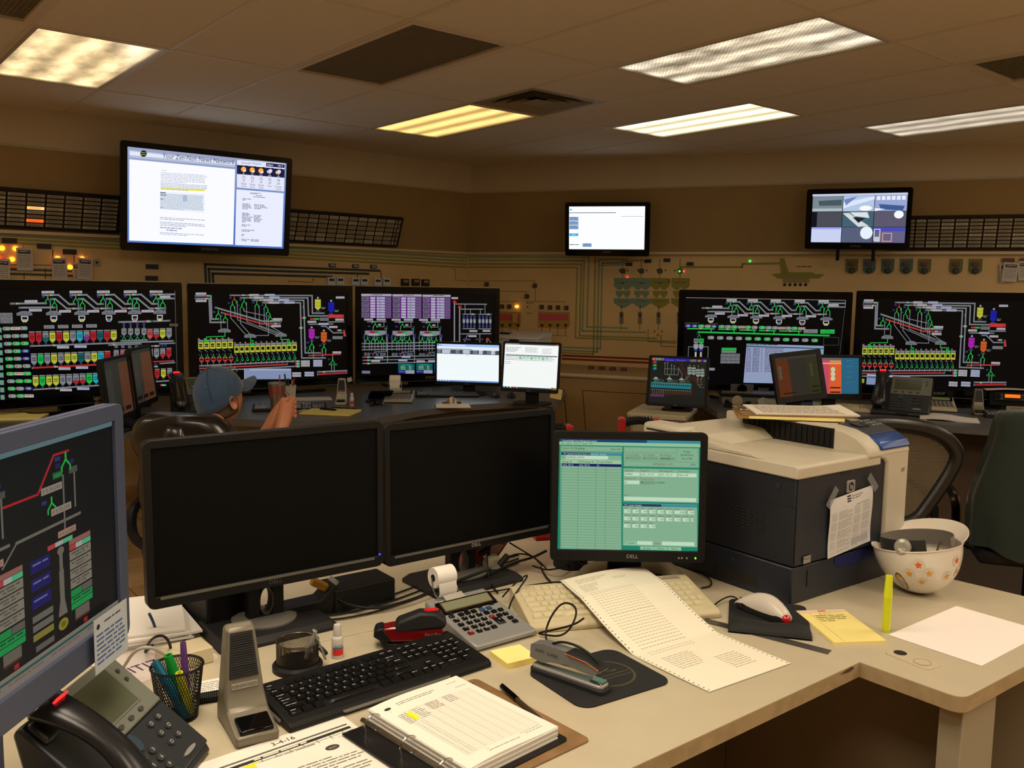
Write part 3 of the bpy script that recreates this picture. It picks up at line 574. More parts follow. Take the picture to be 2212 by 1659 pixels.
def s_tv4(c):
    c.rect(0, 0, 2400, 1500, BK); c.line([(115, 108), (2090, 140), (2088, 225)], 7, (150, 154, 152), 1); c.line([(2085, 250), (2045, 830)], 4, (100, 104, 100), 1)
    xs = [675, 938, 1222, 1518, 1810]
    conv(c, [(325, 238), (655, 240)], 18); rgb(c, 350, 228, 60, 18); lab(c, 448, 208, 125, 26); conv(c, [(400, 282), (728, 284)], 18); lab(c, 482, 294, 124, 26)
    for k, (x, n) in enumerate(zip(xs, xs[1:]+[2090])):
        y = 160+k*3.5; last = k == 4; S_ = .88+.02*k
        conv(c, [(x-45, y), (x+100, y)] if last else [(x-45, y), (x+110, y), (x+215, y+96), (x+262, y+96)], 17); rgb(c, x+5, y-8, 60, 17); lab(c, x-50, y-36, 125, 26)
        if not last: conv(c, [(x+35, y+42), (x+85, y+42), (x+185, y+142), (x+345, y+142)], 17); rgb(c, x+225, y+133, 60, 18); lab(c, x+95, y+154, 125, 26)
        else: c.line([(x+90, y+2), (x+275, y+2)], 16, GY, 1); c.line([(x+60, y+44), (x+275, y+48)], 16, GY, 1); lab(c, x+72, y+12, 125, 26)
        ys(c, x, y+5, 85); ys(c, x+72, y+48, 80); c.line([(x+20, y+80), (x+20, y+165)], 9, GY, 1); c.line([(x+96, y+120), (x+96, y+165)], 9, GY, 1)
    for k, x in enumerate([360, 640, 925, 1210, 1498, 1790]):
        w_ = 150; y = 315+k*6; hood(c, x, y, w_, 40, 'TW - %d' % (9-k)); sx_ = x+w_*.24
        c.poly([(sx_, y+46), (sx_+75, y+46), (sx_+75, y+84), (sx_+55, y+108), (sx_+20, y+108), (sx_, y+84)], (206, 208, 210), 2); c.rect(sx_+12, y+56, 52, 24, (24, 24, 30), 3); c.disc(sx_+38, y+92, 20, [YE, YE, YE, (24, 90, 110), (190, 40, 40), YE][k], 8, 3, 10)
    P = dict(g=(150, 154, 158), G=GN, b=(50, 50, 170), w=(186, 160, 146))
    for i, (x, ch) in enumerate(zip((110, 192, 275, 358, 435, 532, 612, 692, 775, 862, 945, 1038, 1118, 1198, 1275, 1362, 1440, 1524), 'bbGgbGgGwGgGggwgGw')):
        y = 442+i*1.6
        if ch == 'w': c.rect(x, y+4, 88, 34, P['w'], 2)
        else: pill(c, x, y, 78, 40, P[ch])
    c.rect(105, 420, 180, 16, (70, 66, 30), 1); c.rect(420, 428, 105, 16, (70, 66, 30), 1)
    for a, b_, y in ((145, 475, 497), (540, 750, 503), (800, 1000, 511), (1045, 1245, 517), (1295, 1560, 521)): conv(c, [(a, y), (b_, y+2)], 15, GN); c.line([((a+b_)/2+ (b_-a)*.4, y), ((a+b_)/2+(b_-a)*.4, y+40)], 12, GN, 1); rgb(c, (a+b_)/2-30, y-9, 50, 18)
    c.line([(280, 540), (1905, 576)], 19, GN, 1); c.rect(1594, 498, 172, 50, (140, 144, 150), 2); c.rect(1798, 500, 174, 52, GN, 2)
    for x, k in ((1680, (70, 74, 80)), (1885, (20, 90, 40))): c.text(x, 522, 22, 'DUST', k, 'c', 3); c.text(x, 544, 22, 'INSTRUCTOR', k, 'c', 3)
    for k, ch in enumerate('ggggGGGgGggG'): pill(c, 400+k*117.5, 588+k*2.5, 82, 42, P[ch])
    ys(c, 293, 555, 55); c.frame(1842, 595, 188, 100, 4, (90, 92, 94), 1)
    silo(c, 226, 622, 60, 66, (140, 144, 150), cap=False); silo(c, 292, 622, 60, 66, GN, cap=False)
    for x in (226, 292): c.poly([(x, 692), (x+58, 692), (x+58, 735), (x+44, 756), (x+12, 756), (x, 735)], (170, 174, 186), 2); c.rect(x+8, 756, 44, 26, BL_, 2); c.rect(x+18, 792, 22, 60, (206, 208, 210), 2)
    c.frame(158, 722, 256, 175, 7, GY, 1); c.rect(205, 858, 150, 6, GY, 2)
    c.rect(580, 736, 186, 32, GN, 2); c.rect(580, 772, 184, 28, (140, 150, 144), 2)
    for r_ in range(3):
        for q in range(4): c.rect(572+q*61, 810+r_*43, 57, 36, (150, 154, 160), 2); c.words(577+q*61, 816+r_*43, 46, 10, (60, 62, 66), dz=3); c.words(577+q*61, 830+r_*43, 46, 10, (60, 62, 66), dz=3)
    c.rect(428, 990, 74, 34, (150, 154, 164), 2); c.rect(418, 1105, 12, 28, (210, 210, 210), 2)
    c.poly([(892, 682), (1850, 705), (1842, 1185), (868, 1175)], (168, 184, 220), 2); c.poly([(890, 708), (1848, 733), (1848, 745), (890, 722)], (30, 90, 104), 3); c.words(905, 690, 420, 14, (60, 66, 80), dz=3)
    for r_ in range(17): y = 738+r_*18; c.words(892, y, 62, 13, (120, 100, 150), dz=3); c.words(976-r_*.4, y, 82, 13, (100, 90, 120), dz=3); c.rect(1080, y, 10, 8, (90, 84, 110), 3); c.words(1125, y, random.choice((150, 230, 235)), 13, (120, 100, 140), dz=3)
def s_news(c):
    B_ = (110, 140, 196)
    for k in range(12): c.rect(100, 100+k*110, 2100, 112, tuple(int(a+(b_-a)*k/11) for a, b_ in zip((150, 160, 190), (70, 110, 190))), 0)
    c.poly([(192, 168), (1472, 330), (1468, 398), (192, 262)], (176, 184, 214), 1); c.poly([(196, 182), (1470, 342), (1468, 372), (196, 232)], (222, 228, 246), 2)
    c.disc(365, 216, 40, (24, 36, 24), 16, 3); c.words(335, 200, 60, 14, (150, 150, 70), dz=4); c.words(335, 222, 60, 14, (150, 150, 70), dz=4)
    c.text(592, 272, 82, 'Your Zen-Noh News Network', (60, 64, 84), 'l', 3, sx=.83, rot=.106)
    c.poly([(192, 282), (1470, 420), (1440, 1325), (188, 1262)], (244, 246, 255), 1)
    def para(x, y, w_, n, h_, k, fill=.97, dy=None):
        for i in range(n): 
            yy = y+i*(dy or h_*1.35); L = w_*(fill if i < n-1 else .55)
            e = x
            while e < x+L: q = random.uniform(1, 4)*h_; sl = (e-x)*.075; c.poly([(e, yy+sl), (e+q, yy+sl+q*.075), (e+q, yy+sl+q*.075+h_*.55), (e, yy+sl+h_*.55)], k, 3); e += q+h_*.5
    G3 = (176, 182, 200)
    para(575, 418, 120, 1, 12, G3); para(573, 448, 540, 7, 13, G3); para(570, 572, 545, 5, 13, (150, 160, 176))
    c.poly([(570, 625), (1118, 660), (1095, 684), (570, 652)], (242, 240, 70), 2)
    c.poly([(565, 680), (1100, 716), (1092, 940), (565, 880)], (228, 236, 244), 2); para(565, 684, 60, 2, 20, (50, 60, 90)); para(565, 700, 520, 16, 10, (150, 164, 190), dy=12); para(565, 762, 40, 1, 14, (60, 66, 90)); para(565, 865, 40, 1, 14, (60, 66, 90)); c.rect(838, 728, 52, 74, (166, 184, 214), 4)
    para(562, 985, 535, 2, 14, (150, 156, 176)); para(562, 1040, 540, 3, 14, (150, 156, 176)); para(562, 1105, 420, 1, 15, (90, 96, 110)); para(640, 1138, 230, 1, 15, (50, 70, 160)); para(560, 1165, 540, 2, 13, (160, 166, 186))
    c.poly([(1495, 308), (2068, 362), (2055, 696), (1490, 640)], (222, 226, 244), 1); c.poly([(1845, 348), (2066, 372), (2064, 414), (1843, 392)], (28, 32, 76), 2)
    c.text(1545, 356, 40, 'Extended Weather', (96, 100, 150), 'l', 2, rot=.07, sx=.78); c.text(1852, 385, 34, '3:06pm', (240, 240, 250), 'l', 3, rot=.07, sx=.75); c.text(1985, 396, 32, 'Mar 4', (230, 230, 245), 'l', 3, rot=.07, sx=.75)
    c.poly([(1492, 368), (2066, 430), (2062, 532), (1492, 478)], (20, 26, 66), 2)
    for k in range(5):
        x = 1528+k*104; y = 378+k*11; c.rect(x, y, 90, 92, (14, 18, 56), 3)
        if k < 3: c.disc(x+44, y+44, 32, (250, 150, 40), 14, 4); c.disc(x+40, y+36, 20, (252, 180, 60), 12, 5); c.disc(x+62, y+62, 12, (236, 240, 250), 8, 6); c.disc(x+48, y+66, 10, (236, 240, 250), 8, 6)
        else: c.disc(x+30, y+44, 20, (206, 180, 190), 10, 4); c.disc(x+54, y+36, 24, (214, 214, 230), 10, 5); c.poly([(x+40, y+56), (x+60, y+56), (x+44, y+84)], (190, 200, 230) if k == 3 else (250, 170, 50), 6)
        for t, dy, s in ((('FRI', 'SAT', 'SUN', 'MON', 'TUE')[k], 100, 20), (('72', '73', '73', '75', '79')[k], 160, 50), (('50', '50', '54', '64', '68')[k], 192, 36), (('Mostly', 'Mostly', 'Mostly', 'Rain', 'Thunder')[k], 228, 30), (('Sunny', 'Sunny', 'Sunny', '', 'storms')[k], 256, 30)):
            c.text(x+44, y+dy, s, t, (236, 236, 246) if dy == 100 else (70, 76, 104), 'c', 4, rot=.07, sx=.8)
    c.poly([(1485, 662), (2050, 716), (2022, 1358), (1462, 1330)], (228, 232, 248), 1)
    for x, y, w_, n in ((1650, 704, 240, 1), (1720, 736, 100, 1), (1690, 752, 160, 1), (1555, 772, 60, 2), (1552, 832, 90, 5), (1695, 846, 130, 4), (1548, 944, 80, 8), (1690, 972, 70, 6), (1543, 1084, 76, 2), (1540, 1144, 160, 2), (1540, 1200, 36, 2), (1538, 1258, 80, 2), (1650, 1264, 80, 2)): para(x, y, w_, n, 13, (96, 102, 140), dy=15)
    c.text(1650, 722, 22, 'Schedule', (60, 64, 100), 'l', 5, rot=.07)
def s_web(c):
    c.rect(0, 0, 1000, 600, (246, 248, 250)); c.disc(22, 44, 14, (60, 190, 214), 12, 1); c.rect(0, 84, 620, 8, (60, 60, 66), 1); c.rect(690, 136, 290, 5, (150, 156, 170), 1)
    for k in range(3): c.rect(2, 146+k*60, 122, 52, (120, 150, 190), 1); c.words(20, 150+k*60, 80, 10, (70, 90, 130), dz=2)
    c.rect(2, 376, 122, 38, (70, 170, 226), 1); c.words(44, 390, 40, 12, (220, 240, 250), dz=2); c.rect(182, 518, 120, 48, (120, 150, 190), 1); c.words(200, 522, 80, 10, (70, 90, 130), dz=2); c.words(4, 532, 140, 14, (60, 60, 60), dz=1)
def s_cctv(c):
    c.rect(0, 0, 900, 506, (10, 12, 22)); c.rect(0, 0, 900, 22, (196, 202, 230), 1)
    t = [[(120, 134, 144), (176, 194, 222), (150, 162, 206)], [(72, 74, 84), (64, 96, 112), (90, 86, 106)], [(196, 206, 236), (84, 92, 118), (100, 96, 130)]]
    for r_ in range(3):
        for k in range(3): c.rect(4+k*300, 24+r_*160, 294, 156, t[r_][k], 1)
    c.poly([(60, 70), (290, 60), (290, 120), (70, 120)], (70, 84, 92), 2); c.rect(4, 150, 290, 26, (170, 186, 190), 2); c.poly([(304, 90), (600, 30), (600, 60), (304, 150)], (214, 226, 246), 2); c.disc(520, 150, 60, (242, 246, 250), 14, 2, 26); c.poly([(310, 60), (440, 28), (330, 120)], (110, 130, 190), 3)
    for k in range(6): c.rect(618+k*46, 30, 34, 40, (226, 232, 250), 2)
    c.poly([(640, 110), (880, 130), (860, 180), (660, 160)], (60, 90, 140), 2); c.poly([(604, 150), (700, 160), (604, 182)], (236, 240, 246), 3)
    c.rect(4, 186, 50, 154, (14, 16, 24), 2); c.poly([(304, 200), (360, 196), (560, 330), (460, 340)], (206, 214, 216), 2); c.poly([(370, 190), (540, 190), (560, 250), (420, 230)], (216, 222, 226), 2); c.poly([(400, 240), (520, 250), (460, 300)], (26, 30, 40), 3); c.disc(830, 216, 44, (240, 244, 252), 14, 2, 40)
    c.rect(4, 344, 290, 20, (150, 160, 236), 2); c.disc(540, 400, 60, (226, 236, 250), 12, 2, 66); c.rect(604, 344, 290, 40, (70, 74, 180), 2)
    for a, b_, w_, h_ in ((610, 360, 60, 120), (690, 400, 90, 90)): c.frame(a, b_, w_, h_, 8, (206, 214, 222) if a < 650 else (224, 160, 110), 3)
    c.rect(620, 440, 50, 50, (190, 200, 206), 4)
def s_A(c):
    c.rect(0, 0, 1000, 640, (236, 244, 246)); c.rect(0, 0, 1000, 42, (150, 184, 236), 1); c.disc(18, 20, 12, (40, 90, 170), 10, 2); c.rect(80, 12, 380, 16, (222, 232, 250), 2); c.rect(0, 42, 1000, 44, (222, 232, 246), 1); c.rect(0, 82, 560, 9, (50, 54, 70), 2)
    c.rect(0, 96, 1000, 72, (70, 74, 86), 1)
    for x, w_ in ((6, 60), (305, 60), (585, 70), (805, 60)):
        for k in range(4): c.words(x, 100+k*16, w_, 10, (170, 174, 186), dz=2)
    for x, w_ in ((84, 140), (420, 120), (676, 70), (872, 70)):
        for k in range(4): c.rect(x, 100+k*16, w_-(k % 2)*14, 11, (214, 222, 240), 2)
    c.words(480, 186, 40, 10, (120, 124, 130), dz=1); c.rect(0, 616, 1000, 24, (90, 130, 196), 1)
    for k in range(5): c.rect(10+k*44, 620, 18, 16, (200, 214, 236), 2)
def s_B(c):
    c.rect(0, 0, 1000, 800, (238, 242, 240)); c.rect(0, 0, 1000, 22, (60, 62, 66), 1); c.words(10, 4, 260, 10, (210, 210, 210), dz=2); c.rect(940, 2, 50, 16, (200, 60, 50), 2)
    for k in range(4): c.words(20, 70+k*24, 300-k*40, 13, (120, 124, 128), dz=1); c.words(380, 70+k*24, 240, 12, (140, 144, 148), dz=1); c.words(700, 80+k*26, 180, 12, (150, 152, 156), dz=1)
    c.rect(20, 200, 960, 24, (120, 130, 140), 1)
    for r_ in range(3):
        c.words(20, 236+r_*26, 960, 14, (140, 146, 146), dz=1)
        for k in range(8): c.rect(280+k*70, 232+r_*16, 44, 13, (60, 190, 110) if r_ == 0 or k % 3 == 0 else (180, 210, 190), 2)
    c.words(20, 330, 110, 12, (120, 120, 124), dz=1); c.words(20, 360, 100, 12, (120, 120, 124), dz=1); c.rect(0, 776, 1000, 24, (40, 50, 66), 1)
    for k in range(5): c.rect(14+k*60, 778, 26, 20, [(60, 180, 160), (80, 190, 220), (230, 220, 160), (220, 70, 50), (150, 150, 150)][k], 2)
def s_claim(c):
    c.rect(0, 0, 2010, 1700, (20, 24, 20)); D_ = (58, 26, 20); g = (120, 130, 118)
    c.poly([(660, 250), (1100, 280), (1240, 700), (1600, 760), (1700, 960), (1500, 940), (1400, 820), (1200, 790), (1000, 330)], D_, 1); c.rect(180, 1130, 1220, 140, D_, 1)
    for k, q in enumerate([(230, 110, 60), (90, 160, 170), (140, 150, 110), (150, 100, 130)]): c.rect(190+k*92, 128+k*4, 82, 78, q, 2)
    c.rect(550, 144, 770, 104, (40, 36, 180), 2); c.text(600, 228, 92, 'Elevator  Overview', (120, 120, 230), 'l', 3, sx=.82, rot=.05); c.rect(1326, 198, 190, 72, (120, 120, 110), 2); c.rect(1520, 206, 330, 72, (40, 30, 170), 2); c.disc(1612, 242, 58, (226, 100, 60), 12, 3, 36); c.disc(1780, 250, 50, (130, 130, 140), 12, 3, 40)
    for k, q in enumerate([(190, 50, 110), (50, 170, 70), (40, 140, 170)]): c.poly([(205, 260+k*98), (235, 225+k*98), (320, 228+k*98), (316, 298+k*98), (235, 298+k*98)], q, 2)
    for x, y in ((570, 300), (650, 290), (765, 350), (850, 390)): c.line([(x, y), (x-12, 640)], 16, g, 2); c.disc(x, y, 22, g, 8, 2)
    c.line([(560, 640), (960, 665), (975, 440), (1080, 640), (1070, 740)], 16, g, 2); c.line([(570, 470), (960, 490)], 12, g, 2); c.line([(705, 650), (705, 730)], 22, g, 2)
    for x, y in ((302, 700), (705, 720), (1065, 745)): c.poly([(x, y), (x-92, y+70), (x+92, y+82)], (170, 178, 170), 2); c.rect(x-60, y+82, 110, 80, (80, 90, 80), 2); c.rect(x+60, y+90, 180, 90, (70, 78, 70), 2); c.rect(x+120, y+110, 26, 60, (10, 12, 10), 3); c.rect(x+180, y+110, 26, 60, (10, 12, 10), 3)
    c.poly([(165, 860), (1365, 940), (1350, 1106), (158, 1020)], (30, 130, 150), 2); c.poly([(165, 860), (1365, 940), (1360, 1010), (160, 940)], (60, 150, 140), 3)
    for k in range(18): x = 198+k*66; y = 915+k*4.9; c.rect(x-18, y-24, 38, 50, (8, 20, 18), 4); c.rect(x-16, y+95, 34, 12, (10, 40, 80), 4); c.disc(x-6, y+160, 20, (90, 130, 90), 8, 3); c.line([(x+6, y+180), (x+6, y+270)], 8, (110, 84, 70), 2)
    c.poly([(150, 1225), (545, 1250), (545, 1300), (146, 1275)], (130, 60, 140), 3)
    for k in range(6): c.rect(165+k*64, 1235+k*4, 34, 22, (20, 8, 20), 4); c.line([(205+k*64, 1120), (205+k*64, 1230)], 8, g, 2)
    for x, y in ((1245, 430), (1375, 440), (1505, 500), (1635, 505)):
        for q in range(3): c.rect(x, y+q*76, 120, 56, (160, 170, 158), 2)
        c.poly([(x, y+200), (x+120, y+200), (x+60, y+245)], (160, 170, 158), 2)
    c.line([(1540, 950), (1600, 990), (1690, 955)], 14, g, 2); c.line([(1600, 990), (1600, 1045), (1730, 1055)], 12, g, 2)
    for x, y in ((1550, 800), (1660, 790), (1700, 480), (1320, 380), (1450, 390), (1580, 400)): c.disc(x, y, 22, g, 8, 2); c.line([(x, y), (x, y+110)], 10, g, 2)
    for k in range(5): c.words(1230-k*20, 690+k*28, 90, 16, g, dz=3)
def s_orange(c, dim):
    k = .62 if dim else 1
    f = lambda *a: tuple(int(q*k) for q in a)
    c.rect(0, 0, 1000, 800, f(90, 84, 70) if dim else f(36, 92, 120)); 
    if dim:
        c.rect(0, 0, 300, 800, f(170, 84, 40), 1); c.rect(0, 0, 1000, 50, f(110, 104, 88), 2); c.rect(720, 60, 280, 740, f(90, 92, 56), 1)
        for r_ in range(9): c.rect(320, 90+r_*75, 380, 3, f(60, 58, 46), 2)
        for q in range(3): c.disc(90, 220+q*90, 40, f(150, 150, 120), 12, 2, 50); c.disc(830, 220+q*90, 32, f(120, 124, 90), 12, 2, 50)
        c.rect(100, 720, 300, 26, f(60, 44, 26), 3); c.rect(780, 640, 190, 26, f(50, 40, 26), 3); c.rect(780, 730, 190, 26, f(50, 40, 26), 3)
    else:
        c.rect(0, 0, 430, 800, (190, 70, 90), 1); c.rect(430, 50, 230, 750, (206, 88, 40), 1); c.rect(0, 0, 660, 50, (90, 90, 96), 2); c.rect(440, 60, 210, 40, (176, 150, 80), 2)
        c.rect(0, 110, 660, 30, (226, 150, 120), 2)
        for q in range(3): c.disc(500, 260+q*100, 44, (196, 190, 160), 12, 2, 56)
        c.rect(445, 650, 200, 30, (40, 16, 10), 3); c.rect(445, 750, 200, 30, (40, 16, 10), 3)
        for q in range(5): c.words(760, 60+q*120, 120, 14, (60, 130, 150), dz=2)
def s_dark_orange(c, v):
    c.rect(0, 0, 1000, 800, (62, 60, 54) if v else (58, 56, 52)); c.rect(450 if v else 600, 60, 550, 740, (110, 66, 44), 1); c.rect(0, 0, 1000, 50, (50, 52, 48), 1)
    for q in range(3): c.rect(480+q*175, 80, 6, 620, (70, 50, 36), 2); c.rect(60+q*310, 700, 240, 60, (30, 24, 18), 3)
    c.rect(40, 120, 260, 500, (66, 66, 58), 2)
def s_grading(c):
    c.rect(0, 0, 1979, 1659, (22, 134, 106)); W_ = (150, 196, 158); L_ = (134, 180, 146); T = (24, 48, 34); RB = (128, 48, 30); F_ = (196, 226, 198)
    c.rect(100, 105, 1770, 34, (22, 70, 110), 1); c.rect(1200, 105, 670, 34, (60, 140, 160), 2); c.text(140, 134, 26, 'CompuWeigh Grain Management System', (220, 236, 230), 'l', 3)
    c.rect(100, 139, 1770, 42, W_, 1); c.text(118, 167, 24, 'Data   Options   Reports   Repeat   Help', T, 'l', 2)
    c.rect(118, 194, 776, 68, L_, 1); c.frame(122, 198, 768, 60, 3, (110, 156, 122), 2); c.text(138, 234, 34, 'Station ID:', RB, 'l', 3); c.text(292, 236, 40, 'Grading', T, 'l', 3); c.text(872, 236, 30, 'Filter ON', T, 'r', 3)
    c.rect(118, 270, 776, 1240, L_, 1); c.rect(124, 276, 764, 34, (18, 60, 100), 2); c.rect(500, 276, 388, 34, (60, 140, 160), 3); c.text(160, 302, 24, 'F6 - Intransit List (Press Enter to Select, Esc - Cancel)', (214, 232, 226), 'l', 4)
    c.text(134, 350, 24, 'F7', T, 'l', 2); c.rect(190, 316, 526, 44, F_, 2); c.text(200, 350, 36, 'BARGE DATA', T, 'l', 3); c.rect(120, 370, 766, 44, (160, 200, 160), 2)
    for x, t in ((146, 'Barge ID'), (350, 'FGIS Barge ID'), (576, 'Product'), (698, 'Note')): c.text(x, 404, 33, t, T, 'l', 3)
    c.rect(136, 418, 746, 34, (16, 24, 100), 3)
    for x, t in ((148, 'ACL 10113'), (354, 'ACL 10113'), (578, '01')): c.text(x, 446, 28, t, (190, 210, 220), 'l', 4)
    for k in range(31): c.rect(120, 488+k*35-.5*k*.2, 765, 3, (80, 124, 92), 2)
    for x in (134, 342, 566, 690): c.line([(x, 370), (x-12, 1505)], 3, (70, 112, 84), 3)
    c.rect(882, 270, 12, 1240, (22, 134, 106), 3)
    c.rect(912, 194, 932, 248, L_, 1); c.frame(920, 200, 648, 60, 3, (106, 150, 118), 2); c.frame(920, 266, 640, 104, 3, (106, 150, 118), 2); c.frame(1576, 200, 254, 170, 3, (106, 150, 118), 2); c.frame(920, 374, 908, 62, 3, (106, 150, 118), 2)
    for x, w_, a, b_ in ((936, 194, 'Gross Weight', '0'), (1148, 192, 'Tare Weight', '0'), (1358, 190, 'Net Weight', '3,907,760')): c.text(x, 302, 31, a, RB, 'l', 3, sx=.95); c.rect(x, 312, w_, 42, (118, 160, 128), 3); c.text(x+4, 346, 32, b_, T, 'l', 4)
    for y, t in ((252, 'Friday'), (296, '03/04/2016'), (342, '03:15 PM')): c.text(1696, y, 35, t, T, 'c', 3)
    c.text(1275, 418, 35, 'INTRANSIT LIST', RB, 'l', 3); c.text(1738, 416, 34, 'GMS', (30, 60, 120), 'l', 3)
    c.rect(908, 466, 932, 424, L_, 1)
    for x, w_, a, b_ in ((920, 192, 'Cargo ID', '294801'), (1122, 222, 'Barge ID', 'ACL 10113'), (1352, 220, 'FGIS Barge ID', 'ACL 10113'), (1584, 232, 'Cover Type', 'Fiber Lift')): c.text(x, 502, 29, a, RB, 'l', 3); c.rect(x, 516, w_, 48, F_, 2); c.text(x+5, 550, 34, b_, T, 'l', 3)
    c.text(918, 606, 28, 'Operator Id', RB, 'l', 3); c.text(1118, 606, 28, 'Product Code', RB, 'l', 3); c.rect(918, 620, 190, 46, F_, 2); c.text(924, 654, 34, 'JC', T, 'l', 3); c.rect(1118, 620, 186, 46, (118, 160, 128), 2); c.text(1124, 654, 33, '01', T, 'l', 3); c.text(1316, 653, 36, 'CORN', T, 'l', 3)
    c.text(914, 816, 27, 'Note', RB, 'l', 3); c.rect(914, 828, 896, 48, F_, 2)
    c.rect(902, 912, 922, 538, L_, 1); c.rect(902, 916, 922, 32, (18, 60, 100), 2); c.rect(1380, 916, 444, 32, (60, 140, 160), 3); c.text(920, 942, 24, 'F12 - Grade Template', (214, 232, 226), 'l', 4)
    for r_, row in enumerate((['TW', 'MO', 'HT', 'DKT', 'BCFM', 'OCOL', 'AFLA', 'PROT'], ['COFO', 'MUST', 'SOUR', 'SMOK', 'GRND', 'INFES', 'CBUR', 'STON', 'SI'], ['NWCR', 'OG', 'VOMIT', 'CRS'])):
        x = 918-r_*2
        for i, t in enumerate(row):
            big = t == 'AFLA'; w_ = 142 if big else (30 if t == 'SI' else 80); y = 984+r_*93; c.text(x, y, 28, t, RB, 'l', 3); c.rect(x, y+5, w_, 46, F_, 2); c.text(x+w_-4, y+38, 32, '0.000' if big else ('0' if t == 'SI' else '0.0'), T, 'r', 3); x += w_+24
    c.rect(914, 1396, 152, 46, W_, 2); c.text(920, 1426, 29, 'F11-Grade', T, 'l', 3); c.rect(1080, 1390, 190, 46, F_, 2); c.text(1292, 1424, 29, 'Other', RB, 'l', 3); c.rect(1386, 1388, 404, 48, F_, 2)
    for x, w_, t in ((1118, 170, 'Esc-Exit'), (1292, 164, 'F9-New'), (1462, 164, 'F8-List')): c.rect(x, 1456, w_, 42, W_, 2); c.text(x+w_/2, 1488, 29, t, T, 'c', 3)
M_scr = attr_mat('screen picture', .66, .25, spec=.12)
M_scr_w = attr_mat('bright screen picture', 1.05, .25, spec=.2)
M_scr_g = attr_mat('green screen picture', .9, .3, spec=.15)
M_scr_m = attr_mat('matt screen picture', .5, .35, spec=.15)
M_off = mat('switched off matt screen', (8, 8, 8), .5, spec=.1)
M_gloss = mat('glossy black plastic', (6, 6, 7), .1, spec=.22)
M_blk = mat('matt black plastic', (14, 14, 14), .5, bump=.15, bscale=900, spec=.25)
M_blk2 = mat('charcoal plastic', (27, 27, 28), .55, spec=.3, bump=.12, bscale=700)
M_print = attr_mat('flat print', 0, .6)
def logo(parent, t, x, z, y, h_, k=(150, 150, 150), al='c', name='logo'):
    c = CV(1, 1); c.text(0, 0, 1, t, k, al); return c.build(name, M_print, parent, lambda u, v, d: (x+u*h_, y-d, z-v*h_))
